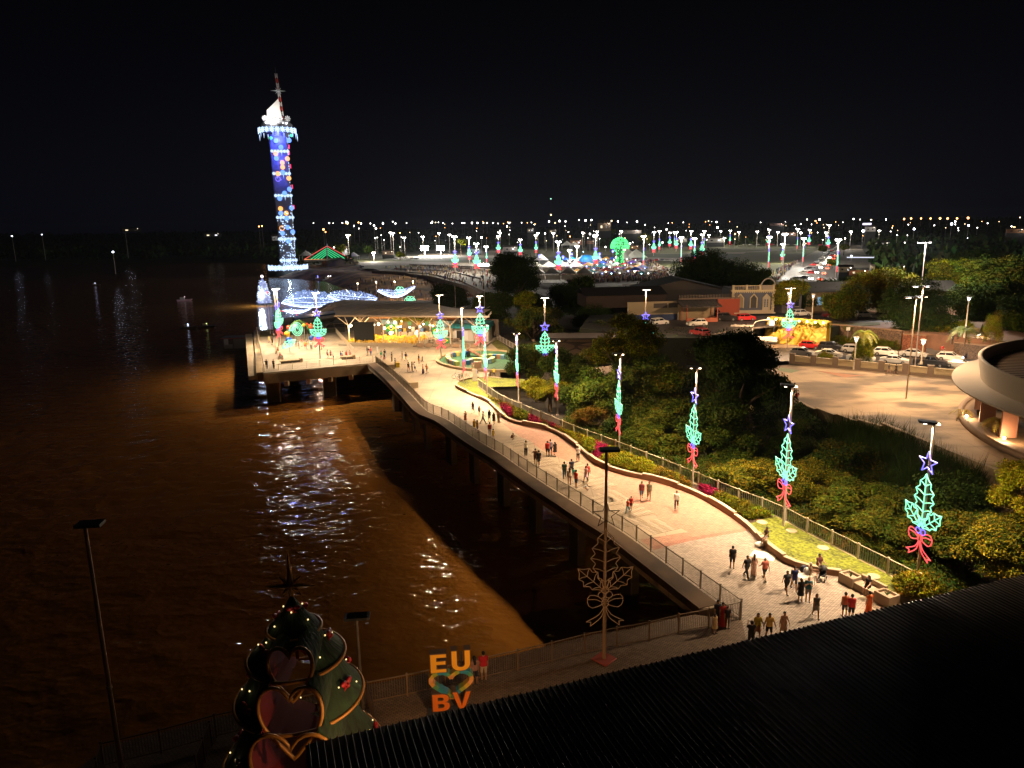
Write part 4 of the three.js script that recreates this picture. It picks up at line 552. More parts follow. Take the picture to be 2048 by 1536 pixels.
P(1147, 955, 'small child in a teal shirt beside the man in navy', T(180), 'walk', 'shorts', [0.02, 0.3, 0.18], GRY, { h: 1.0 });
P(1139, 970, 'woman with long black hair and a pale top leaning near the railing', T(190), 'stand', 'long', [0.5, 0.38, 0.28], [0.35, 0.2, 0.15], { long: 1 });
P(1152, 976, 'man in a red polo shirt and jeans looking down at a toddler', T(120), 'stand', 'shorts', [0.6, 0.035, 0.02], DEN, { h: 1.8 });
P(1167, 982, 'toddler in a white shirt crawling on the paving', T(95), 'crawl', 'shorts', WHT, [0.5, 0.3, 0.2], { h: 1.0 });
P(1175, 961, 'man in a loose red shirt walking behind a woman in lilac', T(190), 'walk', 'long', [0.52, 0.045, 0.03], K, { h: 1.8 });
P(1172, 963, 'woman in a pale lilac dress striding with arms folded', T(150), 'walk', 'dress', [0.55, 0.36, 0.36], [0.45, 0.3, 0.36], { hair: 0 });
P(1283, 999, 'man in a maroon vest and jeans walking towards the camera', T(-5), 'walk', 'shorts', [0.2, 0.035, 0.035], [0.1, 0.13, 0.2], { h: 1.78 });
P(1298, 1000, 'person in olive shirt and tan trousers walking beside the maroon vest', T(-10), 'walk2', 'long', [0.16, 0.14, 0.08], [0.26, 0.16, 0.1], { h: 1.78 });
P(1255.6, 1026, 'girl in a coral top and light blue trousers walking with another child', T(-35), 'walk', 'long', [0.52, 0.09, 0.05], [0.16, 0.3, 0.36], { h: 1.3 });
P(1262, 1020, 'child in red walking on the far side of the girl in coral', T(-20), 'walk2', 'shorts', [0.45, 0.03, 0.02], [0.1, 0.02, 0.02], { h: 1.28 });
P(1023, 879, 'child in brown crouching low on the striped paving', T(60), 'crouch', 'shorts', [0.12, 0.05, 0.02], [0.1, 0.04, 0.02], { h: 1.25 });
P(946, 826, 'woman with long hair and pale shorts walking alone on the bare concrete', T(175), 'walk', 'skirt', [0.1, 0.05, 0.04], [0.4, 0.36, 0.32], { long: 1 });
P(931, 847, 'woman in a rust red dress at the railing, arms up', T(20), 'hold', 'dress', [0.3, 0.06, 0.015], [0.24, 0.05, 0.015]);
P(959, 831, 'child in pale clothes standing between two groups', T(170), 'stand', 'shorts', [0.55, 0.42, 0.34], [0.5, 0.35, 0.28], { h: 1.3 });
P(966.6, 848, 'man in a white shirt and grey trousers walking sideways', T(100), 'walk', 'long', WHT, [0.3, 0.3, 0.28]);
P(979, 844, 'woman in a dark top and pale grey shorts', T(180), 'stand', 'skirt', K, [0.4, 0.38, 0.36], { long: 1 });
P(988, 849, 'dark haired woman in a black dress next to the kerb', T(190), 'walk', 'dress', K, K, { long: 1 });
P(998, 847, 'woman in a see-through beige dress at the end of the planted bed', T(0), 'stand', 'gown', [0.4, 0.26, 0.18], [0.42, 0.28, 0.2]);
P(949, 862, 'person in a yellow top leaning against the railing', T(190), 'stand', 'dress', [0.62, 0.4, 0.02], [0.5, 0.3, 0.02], { h: 1.5 });
P(955, 866, 'person in amber pointing over the paving, beside the yellow top', T(120), 'reach', 'shorts', [0.5, 0.22, 0.02], KHA, { h: 1.6 });
P(980, 873, 'man with a red backpack and pale trousers seen from behind', T(180), 'stand', 'long', [0.3, 0.03, 0.02], [0.45, 0.4, 0.36]);
P(987, 876, 'small girl in a yellow dress beside the red backpack', T(185), 'walk', 'dress', [0.66, 0.42, 0.03], [0.66, 0.42, 0.03], { h: 1.15 });
// around the letter sign
P(950, 1370, 'woman in a patterned top and dark shorts behind the letter sign', T(200), 'stand', 'shorts', [0.3, 0.16, 0.14], [0.02, 0.02, 0.03], { long: 1 });
P(968, 1362, 'man in a red shirt and cream shorts looking over the near railing', T(190), 'stand', 'shorts', [0.45, 0.012, 0.025], [0.5, 0.4, 0.3], { h: 1.8 });
P(716, 1440, 'man in a green shirt standing in the dark beside the giant tree', T(170), 'stand', 'long', [0.05, 0.14, 0.04], K, { h: 1.75 });
// things of the vendors
{
  const t = thing('vendor_table', 'small folding table cluttered with bags and cups beside the lawn kerb', 'table', G(1610, 1170), 0.4); part('table_top', bx(1.3, 0.04, 0.7, 0, 0.72, 0), M(0.6, 0.55, 0.48, 0.6), t); for (const [x, z] of [[-0.55, -0.28], [0.55, -0.28], [-0.55, 0.28], [0.55, 0.28]]) part('leg', cyl(0.02, 0.02, 0.72, x, 0, z, 6), M(0.1, 0.1, 0.1), t);
  const bag = solo('shopping_bag', sph(0.24, 0, 0.22, 0, 10, 8, 1, 1.15, 0.9), M(0.7, 0.68, 0.64, 0.5), 'bulging white plastic bag on the cluttered table', 'bag'); bag.position.copy(G(1612, 1168)).setY(0.74);
  const bk = solo('backpack', mg([sph(0.26, 0, 0.3, 0, 10, 8, 1, 1.2, 0.7), bx(0.3, 0.2, 0.1, 0, 0.2, 0.16)]), M(0.012, 0.015, 0.04, 0.7), 'dark navy backpack behind the cluttered table', 'bag'); bk.position.copy(G(1606, 1160)).setY(0.5);
  const st = thing('stroller', 'dark folding stroller parked by the kerb behind the teal shirt', 'stroller', G(1644, 1160), -0.6); part('seat', bx(0.4, 0.08, 0.55, 0, 0.5, 0, 0, 0, 0.4), K2(), st); part('canopy', new THREE.SphereGeometry(0.3, 10, 6, 0, 6.3, 0, 1.4).translate(0, 0.75, -0.1), K2(), st); part('handle', poly([V(-0.2, 0.2, 0.3), V(-0.2, 0.95, -0.35), V(0.2, 0.95, -0.35), V(0.2, 0.2, 0.3)], 0.018), K2(), st); for (const [x, z] of [[-0.22, 0.32], [0.22, 0.32], [-0.22, -0.25], [0.22, -0.25]]) part('wheel', new THREE.TorusGeometry(0.11, 0.025, 6, 14).rotateY(Math.PI / 2).translate(x, 0.13, z), K2(), st);
  const bl = solo('picnic_blanket', (() => { const g = new THREE.PlaneGeometry(1.7, 1.2, 12, 8).rotateX(-Math.PI / 2), p = g.attributes.position; for (let i = 0; i < p.count; i++) p.setY(i, 0.02 + 0.03 * hillN(p.getX(i) * 4 + 9, p.getZ(i) * 4)); g.computeVertexNormals(); return g; })(), M(0.7, 0.6, 0.48, 0.9), 'white blanket with wares spread on the grey paving by the kerb', 'blanket'); bl.position.copy(G(1527, 1112)).setY(0.02); bl.rotation.y = -0.6;
  const bg = solo('shoulder_bag', sph(0.3, 0, 0.2, 0, 10, 8, 1.3, 0.8, 0.9), M(0.65, 0.58, 0.52, 0.6), 'large white bag beside the woman sitting on the kerb', 'bag'); bg.position.copy(G(1518, 1094)).setY(0);
}
function K2() { return M(0.015, 0.015, 0.018, 0.6); }
// ---------------------------------------------------------------- wooded bank between promenade and square
const T0 = (l, x, y, d, rx, o = {}) => { const c = at(x, y, d), r = rx * Math.hypot(d, 12) / F; return tree(o.name || 'tree', l, c, [r, r * (o.sq ?? 0.72), r * (o.dz ?? 0.9)], o); };
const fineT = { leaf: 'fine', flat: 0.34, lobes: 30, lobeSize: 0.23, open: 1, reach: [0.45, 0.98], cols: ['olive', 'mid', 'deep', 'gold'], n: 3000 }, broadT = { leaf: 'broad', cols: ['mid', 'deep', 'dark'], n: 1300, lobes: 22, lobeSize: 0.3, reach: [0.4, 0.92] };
T0('big dark spreading tree overlapping the edge of the stone square', 1482, 742, 90, 112, { ...broadT, n: 4200, sq: 0.95, cols: ['dark', 'deep'], lobes: 14, ground: -3 });
T0('broad dark tree left of the big spreading one', 1350, 800, 88, 105, { ...broadT, n: 2000, lobes: 12, cols: ['mid', 'olive', 'deep'] });
T0('yellow-green tree half lit below the second row of neon', 1245, 690, 112, 92, { ...broadT, n: 1800, lobes: 12, cols: ['olive', 'mid', 'lime'] });
T0('dense tree behind the narrow neon of the fourth post', 1215, 795, 97, 84, { ...broadT, n: 1400, cols: ['deep', 'mid'] });
T0('flat-topped tree with bare limbs by the planted bed', 1100, 775, 108, 54, { ...fineT, twigs: 8, sq: 0.5, bark: paleBark, cols: ['lime', 'olive', 'gold'], n: 1870 });
T0('leafless looking pale tree between two neon posts', 1190, 845, 93, 52, { ...fineT, twigs: 12, n: 714, bark: paleBark, cols: ['olive', 'rust'], open: 1 });
T0('dark tree leaning over the playground lawn', 1060, 722, 122, 62, { ...broadT, n: 1500, cols: ['deep', 'dark', 'olive'] });
T0('pale stemmed tree with a thin crown behind the small stone building', 1068, 645, 158, 62, { ...broadT, n: 900, limbs: 9, twigs: 4, bark: paleBark, cols: ['olive', 'dark'], open: 1 });
T0('bushy tree below the small stone building', 1130, 742, 112, 62, { ...broadT, n: 1200, cols: ['deep', 'mid'] });
T0('round dense mango-like tree in front of the fence', 1466, 895, 82, 56, { ...broadT, n: 1500, cols: ['deep', 'mid'], sq: 0.9, lobes: 12 });
T0('dark feathery tree behind the longest fence stretch', 1340, 872, 84, 80, { ...fineT, cols: ['mid', 'olive', 'deep'], n: 2890 });
T0('feathery tree in shade right of the round dense one', 1560, 895, 86, 76, { ...fineT, cols: ['deep', 'mid'], n: 2550 });
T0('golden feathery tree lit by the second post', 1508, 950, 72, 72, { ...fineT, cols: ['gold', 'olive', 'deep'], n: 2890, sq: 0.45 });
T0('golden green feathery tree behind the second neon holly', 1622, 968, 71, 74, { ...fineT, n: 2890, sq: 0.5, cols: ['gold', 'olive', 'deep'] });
T0('layered feathery tree behind the lawn fence', 1708, 1015, 67, 84, { ...fineT, n: 3230, sq: 0.55, cols: ['olive', 'mid', 'deep'] });
T0('dark feathery tree next to the nearest lit post', 1785, 1075, 62, 70, { ...fineT, n: 2550, sq: 0.6, cols: ['deep', 'olive'] });
T0('low feathery tree right of the nearest neon holly', 1930, 1070, 61, 84, { ...fineT, n: 3230, sq: 0.55, cols: ['olive', 'deep'] });
T0('feathery tree behind the roof edge at the far right', 2035, 1085, 59, 85, { ...fineT, n: 2890, sq: 0.55, cols: ['deep', 'olive', 'gold'] });
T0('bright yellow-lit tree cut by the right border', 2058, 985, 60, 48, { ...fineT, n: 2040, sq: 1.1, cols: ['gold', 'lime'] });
T0('dark tree under the wall of the stone square', 1640, 880, 92, 70, { ...broadT, n: 1400, cols: ['dark', 'deep'] });
T0('small dark tree at the left corner of the stone square wall', 1560, 840, 98, 62, { ...broadT, n: 1300, cols: ['dark', 'deep'] });
T0('dark tree left of the pale road', 1290, 745, 110, 60, { ...broadT, n: 1200, cols: ['dark', 'deep'] });
T0('dark bushy tree in the hollow below the square', 1420, 850, 84, 70, { ...broadT, n: 1500, cols: ['dark', 'deep', 'mid'] });
T0('dark bushy tree beyond the third neon holly', 1275, 838, 91, 64, { ...broadT, n: 1300, cols: ['deep', 'dark'] });
T0('tall dark tree between the third neon holly and the square', 1395, 905, 92, 70, { ...broadT, n: 1800, cols: ['deep', 'mid', 'dark'] });
T0('tall dark green tree under the left part of the square wall', 1610, 900, 96, 74, { ...broadT, n: 1800, cols: ['dark', 'deep', 'mid'] });
T0('dark green tree before the reeds, behind the second neon', 1690, 935, 80, 74, { ...broadT, n: 1800, cols: ['dark', 'deep', 'olive'] });
T0('dark green tree right of the reeds', 1900, 1010, 68, 74, { ...broadT, n: 1500, cols: ['dark', 'deep'] });
T0('dark green tree behind the nearest neon holly', 1830, 1040, 68, 78, { ...broadT, n: 1600, cols: ['deep', 'dark', 'olive'] });
T0('leafy dark tree between the fourth and fifth neon', 1170, 800, 103, 70, { ...broadT, n: 1500, cols: ['deep', 'dark', 'mid'] });
T0('leafy tree in the hollow right of the fifth neon', 1300, 770, 98, 80, { ...broadT, n: 1800, cols: ['deep', 'mid', 'olive'] });
shrub('tall dark reeds below the square wall', GP([[1640, 900], [1760, 890], [1880, 960], [1960, 1010], [1900, 1060], [1760, 1000], [1680, 950]], -3.5), 2.6, ['dark', 'dark', 'deep'], 2600, { name: 'reed_bed', cat: 'reeds', leaf: 'blade', clump: 2.4, y: -3.8 });
shrub('undergrowth covering the slope behind the picket fence', GP([[1880, 1205], [1700, 1120], [1549, 1035], [1350, 950], [1132, 862], [1120, 830], [1350, 900], [1560, 960], [1760, 1040], [1960, 1140]], -2), 1.8, ['deep', 'dark', 'olive'], 3800, { name: 'undergrowth', cat: 'undergrowth', leaf: 'broad', y: -3.4 });
// ---------------------------------------------------------------- stone square right of the wood
{
  const sq = GP([[1500, 775], [1530, 735], [1587, 728], [1903, 757], [2110, 775], [2300, 1010], [2020, 957], [1764, 851], [1597, 808]]);
  ground('stone_square', prism(sq, -8, 0), M(0.42, 0.285, 0.16, 0.85, { map: texSquare, bumpMap: texGrain, bumpScale: 0.006 }), 'stained pale concrete square');
  ground('green_paving', sheet(GP([[1560, 735], [1600, 741], [1582, 746], [1553, 741]]), 0.006), M(0.1, 0.13, 0.05, 0.8), 'green painted wedge at the back of the square');
  ground('red_paving_band', sheet(GP([[1630, 741], [1710, 750], [1732, 750], [1690, 755]]), 0.006), M(0.3, 0.12, 0.05, 0.8), 'rust coloured wedge painted on the square');
  const pw = thing('square_parapet', 'stepped concrete parapet along the wooded edge of the square', 'parapet'); pw.userData.kind = 'structure';
  [[1597, 808, 1631, 824], [1632, 820, 1670, 835], [1672, 832, 1712, 847], [1713, 843, 1763, 857], [1764, 850, 2022, 957]].forEach(([a, b, c, d], i) => part('parapet_step', wallRun([G(a, b), G(c, d)], 0.5, -6, 0.42 - 0.02 * i), concreteM(0.42, 0.3, 0.17), pw));
  // balustrade towards the street
  const A = G(1584, 727), B = G(1912, 758), bt = thing('balustrade', 'long cream balustrade with brown pillars between square and street', 'balustrade'), cream = M(0.52, 0.40, 0.24, 0.8, { map: texConcrete }), brown = M(0.15, 0.10, 0.065, 0.8), n = 7, d = B.clone().sub(A), ang = Math.atan2(-d.z, d.x), L = d.length() / n;
  for (let i = 0; i <= n; i++) { const p = A.clone().lerp(B, i / n), m = part('pillar', mg([bx(0.85, 1.7, 0.5, 0, 0.85, 0), bx(1.0, 0.12, 0.62, 0, 1.76, 0)]), brown, bt); m.position.copy(p); m.rotation.y = ang; if (i === n) break; const q = p.clone().lerp(A.clone().lerp(B, (i + 1) / n), 0.5), w = L - 0.86, parts = [['base_wall', bx(w, 0.4, 0.34, 0, 0.2, 0), brown], ['cap_rail', bx(w, 0.14, 0.4, 0, 1.4, 0), cream]]; const bl = []; const nb = 16; for (let k = 0; k < nb; k++) bl.push(lathe([[0.05, 0], [0.09, 0.2], [0.05, 0.5], [0.08, 0.9]], 6).translate((k + 0.5) / nb * w - w / 2, 0.4, 0)); parts.push(['back_panel', bx(w, 0.92, 0.06, 0, 0.86, -0.14), cream], ['balusters', mg(bl), M(0.42, 0.32, 0.18, 0.8)]); for (const [nm, g, mm] of parts) { const o = part(nm, g, mm, bt); o.position.copy(q); o.rotation.y = ang; } }
  // street
  ground('road', sheet(GP([[1480, 725], [1584, 722], [1912, 752], [2100, 775], [2100, 745], [1960, 716], [1800, 704], [1660, 696], [1540, 696], [1450, 700]]), 0.02), M(0.062, 0.05, 0.042, 0.6, { map: texGrain }), 'asphalt street behind the balustrade');
  ground('pavement', prism(GP([[1540, 697], [1660, 697], [1800, 705], [1960, 718], [2100, 746], [2100, 735], [1960, 708], [1800, 700], [1650, 690], [1530, 690]]), -0.3, 0.14), concreteM(0.25, 0.17, 0.10), 'pavement under the stone retaining wall');
  ground('upper_square', prism([...GP([[1647, 683], [1802, 700], [1822, 702]]), ...GP([[1905, 712], [1990, 722], [2110, 736]]), V(150, 0, -95), V(190, 0, -260), V(40, 0, -260), V(30, 0, -172), V(52, 0, -156), V(56, 0, -152)], -2, 3.6), M(0.25, 0.115, 0.06, 0.85, { map: texConcrete }), 'red paved terrace above the street');
  const sw = M(0.13, 0.075, 0.04, 0.9, { map: texStone, bumpMap: texStone, bumpScale: 0.05 }), rw = M(0.24, 0.075, 0.03, 0.9, { map: texStone, bumpMap: texStone, bumpScale: 0.05 });
  const wall = (l, pts, m, h) => { const t = thing('stone_wall', l, 'wall'); t.userData.kind = 'structure'; part('masonry', wallRun(GP(pts), 0.5, -0.5, h), m, t); part('coping', wallRun(GP(pts), 0.62, h + 0.002, h + 0.16), concreteM(0.34, 0.2, 0.11), t); };
  wall('long dark stone retaining wall between the golden relief and the stairs', [[1649, 684], [1801, 701]], sw, 3.7); wall('reddish stone wall beside the stairs', [[1803, 702], [1850, 706]], rw, 3.2); wall('dark stone wall right of the stairs', [[1906, 714], [2000, 725], [2110, 738]], sw, 2.6);
  const stt = thing('staircase', 'broad grey stone staircase climbing to the terrace', 'stairs'); stt.userData.kind = 'structure'; const a0 = G(1852, 709), a1 = G(1902, 714), dir = V(0.45, 0, -0.89); for (let i = 0; i < 14; i++) { const o = dir.clone().multiplyScalar(i * 0.62), e = dir.clone().multiplyScalar(i * 0.62 + 0.66); part('step', prism([a0.clone().add(o), a1.clone().add(o), a1.clone().add(e), a0.clone().add(e)], 0.1, 0.2 + i * 0.25), concreteM(0.16, 0.13, 0.11), stt); }
  // golden relief
  const rp = G(1652, 696), lp = G(1528, 684), rd = rp.clone().sub(lp), RL = rd.length(), rt = thing('relief_wall', 'golden sculpted relief wall lit from its top edge', 'monument', lp, Math.atan2(-rd.z, rd.x)), gm = M(0.48, 0.31, 0.035, 0.55);
  const g = new THREE.PlaneGeometry(RL, 5.2, 90, 40), pp = g.attributes.position; for (let i = 0; i < pp.count; i++) { const x = pp.getX(i), y = pp.getY(i), lean = (y + 2.6) * -0.28; let z = 0.5 * hillN(x * 0.9 + 5, y * 1.1) + 0.25 * hillN(x * 2.2, y * 2.4); z += 0.55 * sst(1.3, 0.6, Math.hypot((x + RL * 0.25) * 0.55, y + 0.7)) + 0.5 * sst(0.9, 0.3, Math.hypot(x - RL * 0.2, (y - 0.3) * 0.6)) + 0.5 * sst(1.5, 0.5, Math.hypot((x - RL * 0.33) * 0.8, y + 1.2)); pp.setZ(i, z + lean); pp.setX(i, x * (1 - 0.05 * (y + 2.6) / 5.2)); } g.computeVertexNormals(); part('relief', g.translate(RL / 2, 2.7, 0.4), gm, rt);
  part('wall', bx(RL, 5.2, 0.5, RL / 2, 2.5, -1.6), gm, rt); part('figure', mg([...[0.22, 0.45, 0.6, 0.75].map((f, i) => mg([bar(V(RL * f, 1.6, 0.9), V(RL * f + 0.4, 3.2, 0.6), 0.24, 6, 0.2), sph(0.24, RL * f + 0.45, 3.55, 0.6, 8, 6), bar(V(RL * f, 1.7, 0.9), V(RL * f - 0.7, 0.6, 1.2), 0.16, 6, 0.1), bar(V(RL * f + 0.3, 3.0, 0.7), V(RL * f + 1.2, 2.5, 1.1), 0.11, 6, 0.08)])), new THREE.CylinderGeometry(0.75, 0.75, 2.6, 14).rotateZ(1.57).translate(RL * 0.2, 1.6, 1.1)]), gm, rt);
  for (let i = 0; i < 8; i++) { const x = RL * (0.06 + 0.88 * i / 7); part('uplight', sph(0.22, x, 4.9, 0.25, 8, 6), E(1, 0.72, 0.3, 12), rt); bulbLight(rt, V(x, 4.9, 0.25), [1, 0.7, 0.26], 55, 0.2); }
  // white flat-roofed kiosk
  const kp = G(1506, 690), k = thing('kiosk', 'white flat-roofed kiosk with a square tank block on top', 'kiosk', at(1497, 672, 140).setY(0), -0.35), wm = M(0.68, 0.58, 0.46, 0.7); part('walls', bx(7, 2.9, 4, 0, 1.45, 0), M(0.5, 0.4, 0.28, 0.8), k); part('roof', bx(10, 0.25, 6, 0, 3.05, 0), wm, k); part('roof_block', bx(3.8, 2.2, 2.6, -1.2, 4.25, 0), wm, k); part('block_cap', bx(4.1, 0.14, 2.9, -1.2, 5.42, 0), wm, k); part('sign_board', bx(1.0, 0.8, 0.06, -3.6, 2.3, 2.05), M(0.6, 0.5, 0.2, 0.7), k);
  const gp = thing('curved_pipe', 'thin white curved pipe frame behind the white kiosk', 'frame', V(0, 0, 0)); part('pipe', tube([at(1506, 650, 150), at(1508, 645, 150), at(1520, 641, 151), at(1545, 639, 152)], 0.07, 6), wm, gp);
  const sg = thing('light_sign', 'small glowing white square sign in front of the golden relief', 'sign', at(1543.5, 646, 149), -0.3); part('lit_panel', bx(0.95, 0.95, 0.08), E(0.8, 0.92, 1, 1.6), sg); part('frame', mg([bx(1.05, 0.06, 0.12, 0, 0.5, 0), bx(1.05, 0.06, 0.12, 0, -0.5, 0)]), M(0.1, 0.1, 0.1), sg); part('pole', cyl(0.05, 0.05, 4, 0.45, -4.4, -0.05), M(0.2, 0.2, 0.2), sg);
  const ps = thing('road_sign', 'small white rectangular sign on a pole at the foot of the stone wall', 'sign', G(1693.5, 693)); part('pole', cyl(0.04, 0.04, 3.4, 0, 0, 0, 6), M(0.3, 0.3, 0.3), ps); part('sign_plate', bx(0.75, 0.65, 0.04, 0, 3.5, 0), M(0.7, 0.65, 0.55), ps);
  // tall posts of the square and street
  floodPost('flood_post', 'tall thin post with lit heads standing on the open square', G(1812, 797), 13.9, 0.35, 2300, { heads: [[-1.5, 0], [1.4, 0.1], [0.4, 0]], color: [1, 0.70, 0.43], angle: 1.42, pen: 0.3, poleM: M(0.36, 0.26, 0.18, 0.5) });
  floodPost('flood_post', 'tall post with glowing pink heads behind the balustrade', G(1830, 731), 13.2, 0.1, 2300, { heads: [[-1.4, 0], [0.6, 0]], color: [1, 0.70, 0.43], angle: 1.42, pen: 0.3 });
  floodPost('flood_post', 'street post rising behind the golden relief with neon on it', G(1574, 700), 11.8, 0.2, 2000, { heads: [[-0.9, 0], [0.5, 0]], color: [1, 0.64, 0.36], wide: 1 });
  holly('neon holly in front of the golden relief, seen from the front', G(1574, 700), 0.1, 1.0, hollyMid);
  floodPost('street_lamp', 'bright double-headed street lamp behind the yellow tree crown', at(1840, 600, 185).setY(3.6), 15.6, 0.2, 3600, { heads: [[-1.8, 0], [0.9, 0], [-0.5, 0]], color: WHITE, glow: 40, wide: 1 });
  const lantern = (l, p, h, lit) => { const t = thing('lantern_post', l, 'lamp post', p); part('post', lathe([[0.22, 0], [0.22, 0.4], [0.12, 0.5], [0.09, h], [0.16, h + 0.05]], 10), M(0.6, 0.5, 0.36, 0.6), t); part('lantern_frame', mg([0, 1, 2, 3].map((i) => bar(V(Math.cos(i * 1.571) * 0.1, h, Math.sin(i * 1.571) * 0.1), V(Math.cos(i * 1.571) * 0.36, h + 0.8, Math.sin(i * 1.571) * 0.36), 0.04, 5))), M(0.6, 0.55, 0.45), t); part('lantern_cap', lathe([[0.5, h + 0.8], [0.35, h + 0.92], [0.02, h + 1.0]], 10), M(0.6, 0.52, 0.4), t); if (lit) { part('lamp_bulb', sph(0.13, 0, h + 0.45, 0, 8, 6), E(0.75, 0.85, 1, 9), t); bulbLight(t, V(0, h + 0.45, 0), [0.8, 0.88, 1], lit, 0.13); } return t; };
  lantern('pale lantern post on the third balustrade pillar from its hidden end', A.clone().lerp(B, 0.405).setY(0.0), 4.6, 30); lantern('pale lantern post on the pillar nearest the round building', A.clone().lerp(B, 0.8).setY(1.8), 3.1, 40);
  lantern('dark lantern post by the tree at the blue house', G(1574, 640, 3.6), 5.2, 20); lantern('lantern post on the terrace before the dark red car', G(1623, 645, 3.6), 5.0, 25); lantern('white lantern post among the small trees on the terrace', G(1929, 675, 3.6), 6.4, 60);
}
// ---------------------------------------------------------------- round building at the right border
{
  const c = V(83.5, 0, -72), t = thing('round_building', 'round concrete building with a wide canopy ring and a sunken dark roof', 'building', c), cm = concreteM(0.36, 0.29, 0.21), dk = M(0.09, 0.06, 0.045, 0.7, { map: texConcrete });
  part('plinth', lathe([[30.2, 0], [31.9, 0], [31.9, 0.62], [31.4, 0.66], [31.4, 0.4], [29.9, 0.4]], 120), concreteM(0.3, 0.19, 0.11), t);
  part('canopy', lathe([[27, 4.85], [32.6, 4.6], [33.0, 4.7], [33.0, 4.95], [29.9, 5.1]], 120), cm, t);
  part('drum', lathe([[30.0, 5.0], [30.5, 7.6], [30.2, 7.7], [29.9, 7.6], [29.8, 6.2]], 120), cm, t); part('roof_deck', lathe([[0.01, 6.35], [29.9, 6.25]], 90), M(0.11, 0.075, 0.05, 0.5, { map: texConcrete }), t);
  const ribs = []; for (let i = -22; i <= 22; i++) { const x = i * 1.15, l = Math.sqrt(29.6 * 29.6 - x * x); ribs.push(bx(0.07, 0.09, 2 * l, x, 6.38, 0)); } const rb = part('roof_seams', mg(ribs), dk, t); rb.rotation.y = 1.25;
  part('roof_ring', new THREE.TorusGeometry(13, 0.14, 6, 80).rotateX(Math.PI / 2).translate(-1, 6.5, 4), cm, t); part('roof_ring', new THREE.TorusGeometry(9, 0.1, 6, 70).rotateX(Math.PI / 2).translate(-1, 6.5, 4), cm, t);
  part('vent_hood', mg([new THREE.CylinderGeometry(1.0, 1.0, 2.6, 12).rotateZ(1.3).translate(-15, 7.3, -14), bx(3.4, 0.25, 1.6, -17, 7.0, -13, 0.6, 0.5)]), concreteM(0.4, 0.33, 0.26), t);
  for (let i = 0; i < 20; i++) { const a = Math.PI * (0.58 + i * 0.075), x = Math.cos(a) * 27, z = -Math.sin(a) * 27, w = part(i % 3 ? 'wall_panel' : 'window', bx(i % 3 ? 3.4 : 4.2, 4.5, 0.25, 0, 2.6, 0), i % 3 ? M(0.12, 0.05, 0.03, 0.7) : M(0.02, 0.018, 0.02, 0.15), t); w.position.set(x, 0, z); w.rotation.y = a - Math.PI / 2; }
  for (let i = 0; i < 16; i++) { const a = Math.PI * (0.6 + i * 0.07), q = V(Math.cos(a) * 29.4, 0, -Math.sin(a) * 29.4); part('fin', mg([bx(0.3, 4.2, 1.6, 0, 2.6, 0)]).rotateY(a - Math.PI / 2).translate(q.x, 0, q.z), M(0.16, 0.07, 0.04, 0.7), t); }
  [[1933, 832], [2008, 876]].forEach(([x, y], i) => { const p = G(x, y, 0.75), u = thing('garden_uplight', ['glowing uplight on the plinth beside the small spiky plant', 'glowing uplight beside the fan palm at the round building'][i], 'light', p); part('lamp_bulb', sph(0.16, 0, 0, 0, 8, 6), E(1, 0.75, 0.45, 26), u); part('lamp_stake', cyl(0.05, 0.05, 0.3, 0, -0.42, 0, 6), M(0.1, 0.1, 0.1), u); bulbLight(u, V(0, 0, 0), [1, 0.62, 0.32], 95, 0.15); });
  palm('small spiky plant on the plinth of the round building', G(1924, 832, 0.4), 0.7, 9, 1.5, { col: GREEN.gold }); palm('fan palm on the plinth of the round building', G(1994, 868, 0.4), 1.6, 12, 1.9, { col: GREEN.gold });
  [[1952, 783, 4.1], [2028, 822, 4.1]].forEach(([x, y, h], i) => { const u = thing('wall_lamp', ['small wall lamp under the canopy near the plinth end', 'small wall lamp under the canopy at the right border'][i], 'lamp', at(x, y, Math.hypot(G(x, y, h).x, G(x, y, h).z) + 3)); part('lamp_bulb', cyl(0.09, 0.09, 0.3, 0, 0, 0, 8), E(1, 0.6, 0.3, 6), u); part('bracket', bx(0.2, 0.05, 0.2, 0.05, -0.03, 0), M(0.1, 0.1, 0.1), u); });
}
const GREYM = M(0.3, 0.3, 0.3, 0.4);
